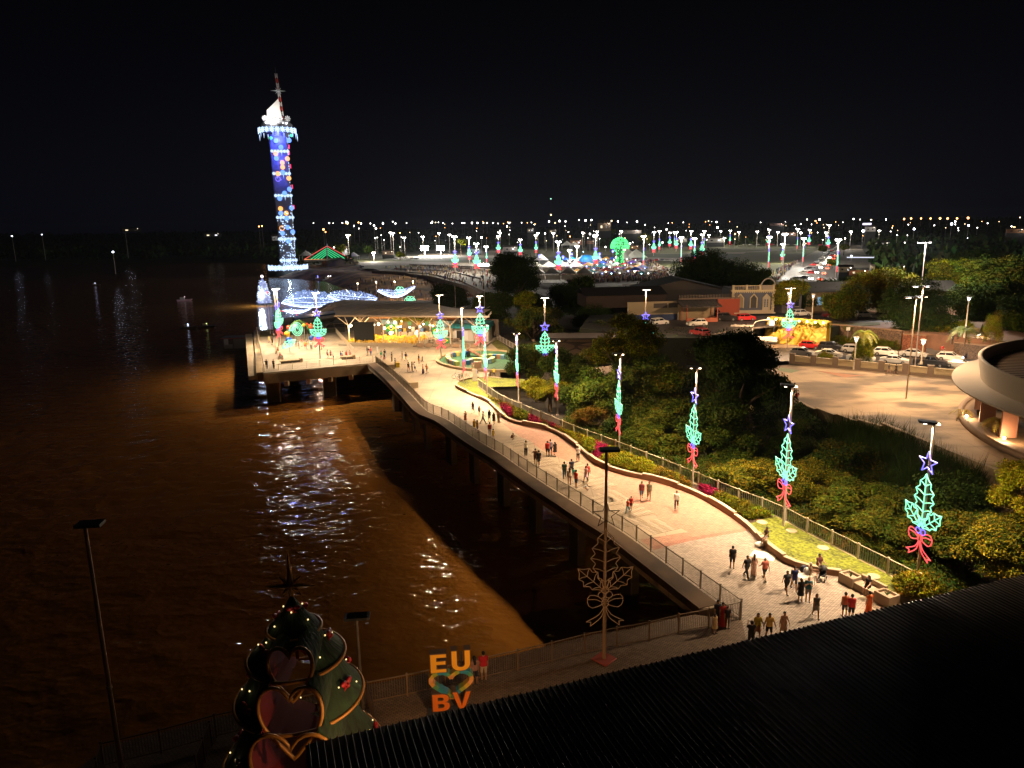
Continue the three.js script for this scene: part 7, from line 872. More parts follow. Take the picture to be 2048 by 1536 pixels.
// ---------------------------------------------------------------- tower over the river
{
  const d0 = 527, b = at(577, 541, d0), base = V(b.x, -5, b.z), t = thing('observation_tower', 'tall slender observation tower covered in blue and orange Christmas lights', 'tower', base, Math.atan2(-base.x, -base.z)), fwd = V(-base.x, 0, -base.z).normalize(), loc = (px, py, off) => { const q = at(px, py, d0 - off); return t.worldToLocal(q); };
  t.updateMatrixWorld(true);
  const wallM = M(0.22, 0.23, 0.28, 0.5, { map: texConcrete }), dark = M(0.05, 0.05, 0.06, 0.6);
  const prof = (w, d) => { const s = new THREE.Shape(); s.moveTo(-w / 2, -d / 2 + 1.5); s.quadraticCurveTo(-w / 2, -d / 2, -w / 2 + 1.5, -d / 2); s.lineTo(w / 2 - 1.5, -d / 2); s.quadraticCurveTo(w / 2, -d / 2, w / 2, -d / 2 + 1.5); s.lineTo(w / 2 - 0.4, d / 2); s.lineTo(-w / 2 + 0.4, d / 2); return s; };
  const sh = new THREE.ExtrudeGeometry(prof(12, 8), { depth: 96, bevelEnabled: false, steps: 12 }).rotateX(-Math.PI / 2), sp = sh.attributes.position; for (let i = 0; i < sp.count; i++) { const k = 0.86 + 0.14 * sp.getY(i) / 96; sp.setX(i, sp.getX(i) * k); } sh.computeVertexNormals(); part('shaft', sh, wallM, t);
  part('plinth', lathe([[14, -4], [13, 3], [10, 3.6], [0, 3.6]], 32), M(0.03, 0.03, 0.03, 0.8), t);
  part('balcony', lathe([[6.5, 90], [11.5, 93.5], [11.8, 95], [11.4, 95.2], [6, 95.4]], 32), dark, t); part('cabin', lathe([[9, 95.2], [10, 97.5], [8, 99.4], [3, 100.2], [0, 100.3]], 28), M(0.35, 0.35, 0.38, 0.3), t);
  const white = E(0.55, 0.75, 1.1, 1.7), snow = (r) => { const l = []; for (let i = 0; i < 4; i++) l.push(bx(0.34 * r, 2 * r, 0.2, 0, 0, 0, 0, i * Math.PI / 4)); return mg(l); }, s1 = snow(1.1), s2 = snow(1.9), drop = new THREE.ConeGeometry(0.28, 3.4, 5).rotateX(Math.PI);
  const put = (nm, g, m, p) => { const o = part(nm, g, m, t); o.position.copy(p); return o; };
  for (let i = 0; i < 22; i++) { const a = i / 22 * 6.283; const p = V(Math.sin(a) * 12, 93.5, Math.cos(a) * 12); if (p.z < -4) continue; put('snowflake_light', s2, white, p).rotation.y = a; put('icicle_light', drop, white, p.clone().add(V(0.6, -3 - (i % 3), 0))); }
  for (let k = 0; k < 6; k++) { const y = 80.5 - k * 14.2; for (let i = 0; i < 6; i++) { put('snowflake_light', s1, white, V(-4.2 + i * 1.95 - (5 - k) * 0.02, y, 4.4)); if (i % 2) put('icicle_light', drop, white, V(-4.2 + i * 1.95, y - 2.2, 4.4)).scale.setScalar(0.7); } }
  for (let i = 0; i < 15; i++) { const a = -1.6 + i * 3.2 / 14; put('snowflake_light', s2, white, V(Math.sin(a) * 13, 4.6 + 0.3 * (i % 2), Math.cos(a) * 13)).rotation.y = a; }
  const disc = new THREE.CylinderGeometry(1.55, 1.55, 0.3, 18).rotateX(Math.PI / 2), ring = new THREE.TorusGeometry(1.5, 0.22, 6, 18), eb = E(0.16, 0.36, 1.2, 1.6), eo = E(1.2, 0.5, 0.12, 1.5), er = E(1.1, 0.05, 0.15, 1.4);
  const bl = [[455, 497], [498, 493], [467, 558], [547, 555], [498, 597], [469, 665], [509, 752], [550, 855], [520, 880], [490, 912], [497, 1003], [533, 1035], [538, 1090], [507, 1125], [570, 1118], [543, 1175], [563, 970]], og = [[466, 637], [537, 668], [506, 692], [508, 720], [479, 760], [546, 788], [495, 975], [530, 1003]];
  for (const [x, y] of bl) put('round_light', disc, eb, loc(400 + x / 3.0725, 100 + y / 3.072, 4.6)); for (const [x, y] of og) put('round_light', disc, eo, loc(400 + x / 3.0725, 100 + y / 3.072, 4.6)); put('ring_light', ring, eo, loc(564, 456.5, 4.6)); put('ring_light', ring, E(0.3, 0.2, 1.2, 1.5), loc(556, 358, 4.6));
  for (const [x, y] of [[547, 595], [548, 632], [556, 715], [567, 840], [577, 965]]) put('edge_light', bx(0.8, 2.6, 0.5), er, loc(400 + x / 3.0725, 100 + y / 3.072, 4));
  put('edge_light', sph(1, 0, 0, 0, 8, 6), E(0.1, 1, 0.4, 1.3), loc(542, 276, 4)); put('edge_light', sph(1, 0, 0, 0, 8, 6), E(0.1, 1, 0.6, 1.3), loc(583, 271, 4));
  const r = rngOf(33), dots = []; for (let i = 0; i < 120; i++) { const y = 5 + 45 * r() * r(), x = -5 + 10.2 * r(); dots.push(new THREE.IcosahedronGeometry(0.28 + 0.25 * r(), 0).translate(x * (0.86 + 0.14 * y / 96), y, 4.6)); } for (let i = 0; i < 130; i++) { const y = 6 + 84 * r(); dots.push(new THREE.IcosahedronGeometry(0.32, 0).translate((5.6 + 0.4 * r()) * (0.86 + 0.14 * y / 96), y, 4 - 2 * r())); } part('twinkle_lights', mg(dots), white, t).userData.kind = 'stuff';
  const sail = new THREE.Shape(); sail.moveTo(-5.5, 100.3); sail.lineTo(3.6, 100.3); sail.lineTo(2.4, 114); sail.lineTo(-5.6, 106.5); part('sail', new THREE.ExtrudeGeometry(sail, { depth: 0.5, bevelEnabled: false }), M(0.72, 0.7, 0.66, 0.7), t);
  for (let i = 0; i < 10; i++) { const y = 100.3 + i * 2.9, w = 1.5 - i * 0.04, m = i % 2 ? M(0.6, 0.58, 0.55, 0.6) : M(0.45, 0.03, 0.015, 0.6); part('mast_section', mg([[-1, -1], [1, -1], [1, 1], [-1, 1]].map(([a, c], k, A) => { const n = A[(k + 1) % 4]; return mg([bar(V(4.2 - i * 0.22 + a * w / 2, y, c * w / 2), V(4.2 - (i + 1) * 0.22 + a * w / 2, y + 2.9, c * w / 2), 0.2, 4), bar(V(4.2 - i * 0.22 + a * w / 2, y, c * w / 2), V(4.2 - (i + 1) * 0.22 + n[0] * w / 2, y + 2.9, n[1] * w / 2), 0.13, 4)]); })), m, t); } part('mast_tip', bar(V(2.0, 129, 0), V(1.9, 133, 0), 0.1, 4), dark, t);
  const st = []; for (let i = 0; i < 8; i++) { const l = i % 2 ? 2.6 : 5; st.push(new THREE.ConeGeometry(0.5, l, 4).translate(0, l / 2, 0).rotateZ(i * Math.PI / 4)); } put('star', mg(st), M(0.6, 0.62, 0.66, 0.4, { metalness: 0.4 }), V(2.6, 118.5, 1.6));
  for (let i = 0; i < 4; i++) { put('snowflake_light', s2, M(0.5, 0.5, 0.52), V(-7 + i * 4.7, 101, 4)); } for (let i = 0; i < 7; i++) put('cabin_lamp', sph(0.55, 0, 0, 0, 8, 6), E(0.9, 0.92, 1, 8), V(-6.5 + i * 2.1, 97.6, 8.6));
  for (const [y, z, cd] of [[88, 9, 1500], [76, 10, 700], [62, 10, 220]]) { put('flood_lamp', bx(0.48, 0.3, 0.3), E(0.1, 0.12, 1, 4), V(0, y, z)); bulbLight(t, V(0, y, z - 0.5), [0.08, 0.1, 1], cd, 0.3); }
  put('flood_lamp', bx(0.48, 0.3, 0.3), E(1, 0.95, 0.9, 6), V(-3, 101, 12)); bulbLight(t, V(-3, 101.5, 11), [1, 0.96, 0.9], 900, 0.3); bulbLight(t, V(0, 5, 16), [0.6, 0.8, 1], 120, 0.4);
}
{ // cable bridge with green and red light tubes, gazebos beside it
  const d = 545, A = at(608, 519, d), B = at(704, 519, d), C = at(654, 492, d), D = at(654, 520, d), t = thing('cable_bridge', 'small cable bridge with cables in red and green lights beside the tower', 'bridge'), er = E(1, 0.12, 0.1, 0.9), eg = E(0.05, 1, 0.35, 0.9);
  part('bridge_deck', wallRun([V(A.x, 0, A.z), V(B.x, 0, B.z)], 6, A.y - 1.4, A.y - 0.2), concreteM(0.35, 0.3, 0.25), t); part('pylon', bar(V(D.x, D.y - 7, D.z), C.clone().add(V(0, 1.5, 0)), 0.8, 6, 0.4), M(0.2, 0.2, 0.22), t);
  for (const s of [A, B]) { part('cable_light', bar(C, s, 0.3, 5), er, t); for (let k = 1; k < 5; k++) part('cable_light', bar(C.clone().lerp(D, k * 0.14), D.clone().lerp(s, 0.86 - k * 0.15).setY(A.y), 0.28, 5), eg, t); } part('rail_light', bar(A, B, 0.25, 5), E(1, 0.35, 0.1, 1.4), t);
  [[645, 521], [690, 519]].forEach(([x, y], i) => {}); 
  const gz = (l, x, y, w, dd) => { const p = at(x, y, dd), t2 = thing('gazebo_tent', l, 'tent', V(p.x, p.y, p.z)); part('canopy', new THREE.ConeGeometry(w * 0.72, w * 0.42, 4, 1).rotateY(Math.PI / 4).translate(0, w * 0.65, 0), M(0.7, 0.68, 0.62, 0.7), t2); for (const [a, b] of [[-1, -1], [1, -1], [-1, 1], [1, 1]]) part('leg', cyl(0.12, 0.12, w * 0.45, a * w * 0.47, 0, b * w * 0.47, 5), M(0.4, 0.4, 0.4), t2); return t2; };
  gz('dim grey gazebo between tower and bridge', 613, 521, 8, 540); gz('pale gazebo at the right end of the cable bridge', 708, 521, 7, 545); gz('white gazebo beside the large marquee', 1083, 532, 9, 480); gz('small white gazebo in front of the blue inflatable', 1156, 531, 6, 500); gz('bluish small gazebo left of the blue inflatable', 1143, 528, 6, 505); gz('white gazebo on the far side of the lawn', 1134, 500, 10, 700); gz('second white gazebo on the far side of the lawn', 1149, 500, 9, 700); gz('grey tent in the middle of the fair', 1255, 533, 14, 500); gz('grey tent right of the green light tree', 1272, 532, 13, 495);
  ground('rock_abutment', (() => { const g = new THREE.SphereGeometry(1, 24, 12).scale(16, 10, 12), p = g.attributes.position; for (let i = 0; i < p.count; i++) { const k = 0.85 + 0.35 * hillN(p.getX(i) * 0.7 + 20, p.getY(i) * 0.7 + p.getZ(i) * 0.5); p.setXYZ(i, p.getX(i) * k, p.getY(i) * k, p.getZ(i) * k); } g.computeVertexNormals(); const q = at(682, 531, 545); return g.translate(q.x, -6, q.z); })(), M(0.2, 0.15, 0.1, 0.9, { map: texStone }), 'rocky abutment at the right end of the cable bridge');
}
// ---------------------------------------------------------------- park
const Y0 = -0.5;
ground('park_paving', prism(GP([[705, 527], [760, 541], [860, 552], [935, 572], [985, 600], [1010, 640], [1160, 660], [1240, 600], [1450, 600], [1500, 560], [1720, 590], [1760, 560], [1720, 490], [1300, 488], [1000, 500], [800, 514]], Y0), -3, -0.45), concreteM(0.23, 0.185, 0.135), 'pale paving of the lit riverside park');
const lawns = [[[700, 518], [860, 514], [1000, 516], [1000, 526], [860, 524], [790, 523], [700, 524]], [[735, 531], [830, 529], [860, 533], [760, 538], [720, 537]], [[1045, 497], [1250, 492], [1640, 487], [1640, 497], [1440, 506], [1240, 508], [1050, 514]], [[1045, 514.5], [1240, 508.5], [1440, 506.5], [1490, 508], [1480, 519], [1300, 515], [1180, 525], [1050, 532]], [[1240, 528], [1300, 520], [1370, 523], [1380, 535], [1310, 541], [1250, 538]], [[1330, 534], [1390, 532], [1420, 545], [1350, 552]], [[1492, 505], [1640, 498], [1615, 510], [1560, 545], [1530, 562], [1460, 560], [1445, 530]], [[1230, 552], [1270, 551], [1275, 560], [1235, 561]]];
lawns.forEach((l, i) => ground('park_lawn', sheet(GP(l, Y0), -0.44 + i * 0.004), M(i === 3 ? 0.03 : 0.10, i === 3 ? 0.055 : 0.105, 0.008, 0.95, { map: texGrass }), ['grass before the bright sports court', 'grass strip above the beach', 'sunken far lawn of the park', 'dark grass hollow before the fair', 'oval lawn inside the park road', 'lawn beside the black tree', 'grass beside the avenue', 'grass patch under the trees'][i]));
ground('avenue', sheet(GP([[1560, 575], [1690, 575], [1680, 545], [1660, 520], [1680, 500], [1715, 486], [1690, 484], [1650, 497], [1600, 525], [1565, 550]], Y0), -0.40), M(0.11, 0.09, 0.08, 0.6, { map: texGrain }), 'straight avenue full of cars');
ground('sports_court', sheet(GP([[835, 514], [905, 513], [915, 507], [840, 508]], Y0), -0.38), M(0.5, 0.42, 0.33), 'floodlit sports court'); ground('car_park', sheet(GP([[1165, 556], [1340, 556], [1340, 536], [1180, 538]], Y0), -0.40), concreteM(0.28, 0.23, 0.18), 'car park at the near edge of the park');
[[[745, 544], [860, 550], [925, 566], [975, 590]], [[790, 540], [900, 545], [960, 560]], [[870, 536], [940, 540], [1000, 548]], [[820, 532], [930, 536], [1000, 540]]].forEach((l, i) => ground('terrace_wall', wallRun(GP(l, -1), 1.2, -4, 0.1 + 0.1 * i), concreteM(0.3, 0.25, 0.2), 'low terrace wall above the beach'));
{
  const fg = hollyGeos(0.17, 3), mast = (x, yt, yb, hol, i) => { const p = G(x, yb, Y0), D = Math.hypot(p.x, p.z), h = at(x, yt, D).y - Y0, t = thing('park_lamp', `tall park lamp post${hol ? ' with neon holly' : ''}, ${ord(i)} from the river side of the park`, 'street lamp', p, 0.1, 'tall lamp posts of the park'); part('pole', cyl(0.3, 0.2, h, 0, 0, 0, 6), M(0.5, 0.46, 0.4, 0.5), t); part('lamp_head', bx(2.4, 0.22, 0.8, 0.1, h + 0.15, 0), headM, t); for (const s of [-1, 1]) part('lamp_globe', sph(0.6, s * 0.85, h - 0.1, 0, 8, 6, 1, 0.7, 1), E(1, 0.93, 0.85, 26), t); const l = bulbLight(t, V(0, h - 0.9, 0.6), [1, 0.92, 0.78], yb > 518 ? 3000 : 1100, 0.5); if (hol) { const s = Math.min(1.3, h / 12); holly(`neon holly on the ${ord(i)} tall lamp post of the park from the river side`, p, [0.1, 1.3][i % 2] * (i % 3 ? 1 : 0.6), s, fg, true, 'neon hollies on the park lamps'); } };
  const L = [[699, 470, 522, 0], [748, 505, 523, 0], [783, 465, 508, 0], [788, 466, 512, 0], [810, 475, 510, 0], [847, 473, 515, 0], [879, 466, 500, 0], [900, 469, 508, 0], [911, 473, 545, 1], [939, 475, 527, 1], [954, 487, 548, 1], [973, 493, 530, 1], [997, 472, 512, 1], [1001, 466, 502, 0], [1041, 479, 517, 1], [1072, 470, 512, 1], [1076, 466, 500, 0], [1107, 466, 504, 0], [1117, 483, 551, 1], [1139, 500, 530, 0], [1154, 492, 528, 0], [1165.6, 465, 497, 0], [1190.7, 470, 538, 1], [1194, 463, 505, 0], [1242, 462, 500, 0], [1286, 472, 540, 1], [1307, 464, 512, 1], [1318, 462, 505, 1], [1339, 465, 498, 1], [1348, 464, 496, 1], [1352, 464, 503, 1], [1361, 475, 532, 1], [1381, 462, 505, 1], [1387.6, 476.7, 530, 1], [1403, 469, 518, 1], [1407, 462, 505, 1], [1417, 470, 492, 0], [1440, 462, 488, 0], [1448, 476, 495, 0], [1459, 461, 492, 1], [1477, 463.5, 490, 0], [1513, 463, 494, 0], [1536.6, 459.5, 497, 1], [1535, 474, 545, 1], [1554, 463.5, 494, 0], [1565, 468, 550, 0], [1564, 488, 527, 1], [1593, 458, 504, 1], [1600, 465, 493, 0], [1604, 476.7, 533, 1], [1617, 459.5, 495, 1], [1650, 465, 499, 0], [1655, 450, 502, 1], [1671, 479, 556, 1], [1699, 463, 499, 0], [1756, 461, 492, 0]];
  L.forEach((a, i) => mast(...a, i));
  // flood masts of the court, very bright
  [[849, 496, 670, 12000], [881, 496, 670, 12000], [967, 533, 480, 6000]].forEach(([x, y, d, cd], i) => { const p = at(x, y, d), t = thing('floodlight_mast', ['dazzling floodlight mast at the left of the sports court', 'dazzling floodlight mast at the right of the sports court', 'dazzling floodlight over the beach terraces beside the black tree'][i], 'floodlight', V(p.x, -0.5, p.z), -p.x / 700), h = p.y + 0.5; part('mast', cyl(0.25, 0.2, h, 0, 0, 0, 6), M(0.4, 0.4, 0.4), t); for (let k = 0; k < 6; k++) part('flood_lamp', sph(1.25, (k % 3 - 1) * 2.3, h + 0.9 * (k < 3 ? 1 : -1), 0.3, 8, 6, 1, 0.9, 0.5), E(1, 0.96, 0.9, 90), t); bulbLight(t, V(0, h - 1, 2.4), [1, 0.95, 0.88], cd, 1.5); });
  // light tree, inflatable, marquee, stalls
  const lt = thing('light_tree', 'big green glowing light tree with a round crown in the fair', 'light sculpture', G(1239, 532, Y0)), r = rngOf(8), gs = [], D = Math.hypot(lt.position.x, lt.position.z), k = D / F, cy0 = at(1239, 494, D).y - Y0; for (let i = 0; i < 420; i++) { const a = r() * 6.28, e = Math.asin(r() * 1.15 - 0.15), R0 = 17.5 * k; gs.push(new THREE.IcosahedronGeometry(0.28 + 0.25 * r(), 0).translate(Math.cos(a) * Math.cos(e) * R0, cy0 + Math.sin(e) * R0, Math.sin(a) * Math.cos(e) * R0)); } for (let i = 0; i < 160; i++) { const y = cy0 * r(), w = (2 + 3.5 * Math.abs(y / cy0 - 0.5)) * (0.6 + r() * 0.4), a = r() * 6.28; gs.push(new THREE.IcosahedronGeometry(0.3, 0).translate(Math.cos(a) * w, y, Math.sin(a) * w)); } part('light_bulbs', mg(gs), E(0.08, 1, 0.25, 1.6), lt).userData.kind = 'stuff'; part('light_dome', new THREE.SphereGeometry(16.5 * k, 20, 10, 0, 6.2832, 0, 1.75).translate(0, cy0, 0), E(0.02, 0.28, 0.07, 0.8), lt); part('trunk', cyl(2.2, 1.4, cy0, 0, 0, 0, 10), M(0.02, 0.12, 0.05), lt);
  const inf = thing('blue_inflatable', 'blue drop-shaped inflatable glowing in the fair', 'inflatable', G(1174, 533, Y0)); part('shell', sph(4.8, 0, 3.2, 0, 18, 12, 1.15, 0.85, 0.9), M(0.04, 0.25, 0.55, 0.4), inf); part('tail', new THREE.ConeGeometry(2.6, 6, 12).rotateZ(-1.9).translate(5, 1.8, 0), M(0.03, 0.18, 0.45, 0.4), inf); bulbLight(inf, V(-3, 9, 7), [0.5, 0.8, 1], 260, 0.3); part('lamp_globe', sph(0.24, -3, 9.3, 7, 8, 6), E(0.5, 0.8, 1, 10), inf); part('lamp_post', cyl(0.08, 0.08, 9, -3, 0, 7, 5), K2(), inf);
  const mq = thing('marquee', 'long white marquee with peaked roof bays at the edge of the fair', 'tent', G(1105, 566, Y0), -0.12), mw = M(0.68, 0.66, 0.58, 0.7); for (let i = 0; i < 5; i++) { part('roof_bay', new THREE.ConeGeometry(5.4, 2.6, 4).rotateY(Math.PI / 4).translate(-14 + i * 7, 5.6, 0), mw, mq); part('side_panel', bx(6.6, 2.2, 0.1, -14 + i * 7, 2.2, -3.5), mw, mq); for (const z of [-3.6, 3.6]) part('leg', cyl(0.1, 0.1, 4.4, -17.5 + i * 7, 0, z, 5), M(0.5, 0.5, 0.5), mq); } const mq2 = copy(mq, 'second white marquee row behind the first, nearer the beach', G(1098, 549, Y0), -0.1);
  const blueGlow = E(0.18, 0.2, 1.3, 3.4); [[1079, 512, 440], [1114, 514, 480], [1126, 514, 500], [1143, 508, 520], [1199, 508, 520], [1199, 515, 510], [1226, 502, 540], [1273, 502, 540]].forEach(([x, y, d], i) => { const p = at(x, y, d), t = thing('blue_globe_lamp', 'blue glowing globe lamp in the fair, ' + ord(i) + ' from the beach side', 'lamp', V(p.x, Y0, p.z)); part('post', cyl(0.1, 0.1, p.y - Y0, 0, 0, 0, 5), M(0.3, 0.3, 0.3), t); part('lamp_globe', sph(0.85, 0, p.y - Y0, 0, 10, 8), blueGlow, t); bulbLight(t, V(0, p.y - Y0 - 1.2, 0), [0.15, 0.2, 1], 420, 0.4); });
  [[1249, 500, 520], [1233, 515, 500], [1221, 525, 480], [1235, 528, 470]].forEach(([x, y, d], i) => { const p = at(x, y, d), t = thing('globe_lamp', 'warm white globe lamp among the stalls, ' + ord(i) + ' from the top', 'lamp', V(p.x, Y0, p.z)); part('post', cyl(0.1, 0.1, p.y - Y0, 0, 0, 0, 5), M(0.3, 0.3, 0.3), t); part('lamp_globe', sph(0.9, 0, p.y - Y0, 0, 10, 8), E(1, 0.8, 0.5, 6), t); bulbLight(t, V(0, p.y - Y0 - 1.2, 0), [1, 0.75, 0.45], 420, 0.4); });
  const cols = [[0.02, 0.08, 0.5], [0.6, 0.55, 0.5], [0.5, 0.05, 0.05], [0.02, 0.3, 0.4], [0.6, 0.3, 0.05], [0.1, 0.03, 0.3], [0.6, 0.6, 0.6]]; let n = 0;
  for (let row = 0; row < 4; row++) for (let i = 0; i < 11; i++) { const p = G(1130 + i * 14 + row * 9 + rr(-4, 4), 527 + row * 9 + rr(-2, 2), Y0), s = rr(0.8, 1.4), c = cols[(n * 3 + row) % 7], t = thing('market_stall', `fair stall with a ${['blue', 'cream', 'red', 'teal', 'orange', 'purple', 'white'][(n * 3 + row) % 7]} canopy, ${ord(i)} in the ${ORD[row]} row from the far side`, 'stall', p, rr(-0.5, 0.5), 'stalls of the fair'); t.scale.setScalar(s); n++; part('canopy', new THREE.ConeGeometry(3, 1.3, 4).rotateY(0.785).translate(0, 3.1, 0), M(...c, 0.7), t); part('counter', bx(3.4, 1, 0.6, 0, 0.5, 1.5), M(...cols[(n + 2) % 7], 0.7), t); part('stall_light', sph(0.32, 0, 2.2, 1.9, 6, 5), [E(1, 0.95, 0.85, 9), E(0.3, 0.4, 1.2, 5), E(1, 0.8, 0.5, 7), E(0.6, 0.9, 1, 8)][n % 4], t); part('legs', mg([[-1.9, -1.9], [1.9, -1.9], [-1.9, 1.9], [1.9, 1.9]].map(([a, b]) => cyl(0.07, 0.07, 2.6, a, 0, b, 4))), M(0.4, 0.4, 0.4), t); }
  // crowd
  const fig = mg([cyl(0.09, 0.13, 0.8, -0.1, 0, 0, 5), cyl(0.09, 0.13, 0.8, 0.1, 0, 0, 5), cyl(0.2, 0.24, 0.62, 0, 0.8, 0, 6), sph(0.13, 0, 1.6, 0, 6, 5), bar(V(0.26, 1.35, 0), V(0.32, 0.8, 0.08), 0.06, 4), bar(V(-0.26, 1.35, 0), V(-0.32, 0.8, -0.08), 0.06, 4)]);
  const crowd = (name, label, outline, count, y) => { const P_ = GP(outline, y), lo = [Math.min(...P_.map((p) => p.x)), Math.min(...P_.map((p) => p.z))], hi = [Math.max(...P_.map((p) => p.x)), Math.max(...P_.map((p) => p.z))], list = []; let g = 0; while (list.length < count && g++ < count * 60) { const x = rr(lo[0], hi[0]), z = rr(lo[1], hi[1]); if (inPoly(x, z, P_)) { const hy = Math.max(height(x, z), y === Y0 ? -0.42 : -9); list.push([x, hy, z, rr(0.85, 1.1), c2(), 1]); } } const o = scatter(name, fig, list, scene, M(1, 1, 1, 0.85)); tag(o, label, 'crowd', null, 'stuff'); o.name = numbered(name); };
  const c2 = () => [[0.05, 0.04, 0.04], [0.5, 0.45, 0.4], [0.3, 0.05, 0.05], [0.05, 0.08, 0.2], [0.35, 0.2, 0.12], [0.02, 0.02, 0.02], [0.4, 0.3, 0.1]][Math.floor(R() * 7)];
  crowd('fair_crowd', 'crowd of visitors filling the near edge of the fair', [[1120, 552], [1330, 545], [1340, 560], [1200, 566], [1140, 570]], 1500, Y0); crowd('fair_crowd', 'people among the fair stalls', [[1090, 530], [1300, 520], [1340, 545], [1120, 552]], 800, Y0); crowd('beach_crowd', 'people strolling on the sand beach', [[690, 566], [860, 560], [940, 575], [990, 598], [860, 606], [700, 600]], 240, -4); crowd('terrace_crowd', 'people on the terraces above the beach', [[760, 535], [900, 533], [1000, 545], [1000, 590], [930, 570], [820, 546]], 330, Y0); crowd('avenue_crowd', 'people walking beside the avenue', [[1545, 545], [1600, 520], [1560, 560], [1545, 565]], 110, Y0);
  // far parked cars
  const simple = { hatch: null }, cp = [CW, CS, CB, CR, [0.2, 0.2, 0.22], [0.5, 0.46, 0.4]], far0 = {}; let ci = 0;
  const farCar = (label, p, a, o = {}) => { const key = (ci++ % 6) + (o.on ? 'h' : o.tail ? 't' : ''); if (!far0[key]) { far0[key] = thing('parked_car', label, 'car', p, a, o.group); part('body', carGeo.hatch.body, paint(cp[(ci - 1) % 6]), far0[key]); part('windows', carGeo.hatch.glass, glassM, far0[key]); if (o.on) for (const s of [-0.6, 0.6]) part('headlight', sph(0.42, 1.95, 0.75, s, 6, 5), E(1, 0.9, 0.75, 14), far0[key]); if (o.tail) for (const s of [-0.6, 0.6]) part('tail_light', sph(0.34, -1.95, 0.8, s, 6, 5), E(1, 0.1, 0.04, 7), far0[key]); } else { const c = copy(far0[key], label, p, a); c.userData.group = o.group; } };
  const row = (n, a, b, lab, o) => { const A = G(...a, Y0 + 0.12), B = G(...b, Y0 + 0.12), d = B.clone().sub(A), ang = Math.atan2(-d.z, d.x) + (o.across ? 1.45 : o.flip ? Math.PI : 0); for (let i = 0; i < n; i++) farCar(lab(i), A.clone().lerp(B, (i + rr(-0.12, 0.12)) / (n - 1)), ang + rr(-0.08, 0.08), o); };
  row(14, [1590, 560], [1678, 492], (i) => `car parked along the avenue side, ${ord(i)} from the near end`, { across: 1, group: 'cars parked beside the avenue' }); row(14, [1608, 558], [1686, 495], (i) => `car in the second line along the avenue, ${ord(i)} from the near end`, { group: 'second line of cars on the avenue' }); row(9, [1640, 562], [1676, 505], (i) => `car with tail lights driving up the avenue, ${ord(i)} from the near end`, { tail: 1, group: 'cars driving up the avenue' }); row(7, [1622, 560], [1664, 512], (i) => `car with headlights coming down the avenue, ${ord(i)} from the near end`, { on: 1, flip: 1, group: 'cars coming down the avenue' });
  row(12, [1190, 549], [1325, 546], (i) => `car in the park car park, ${ord(i)} from the beach side of the front line`, { across: 1, group: 'front line of the car park' }); row(12, [1200, 541], [1330, 538], (i) => `car in the park car park, ${ord(i)} from the beach side of the back line`, { across: 1, group: 'back line of the car park' }); row(14, [1445, 490], [1640, 491], (i) => `car at the far rim of the park, ${ord(i)} along the line`, { across: 1, group: 'cars at the far rim of the park' }); row(5, [790, 519], [832, 519], (i) => `white parked car before the sports court, ${ord(i)} from the river side`, { group: 'cars before the sports court' }); row(8, [1312, 522], [1390, 524], (i) => `car on the park loop road, ${ord(i)} along the bend`, { across: 1, group: 'cars on the loop road' });
}
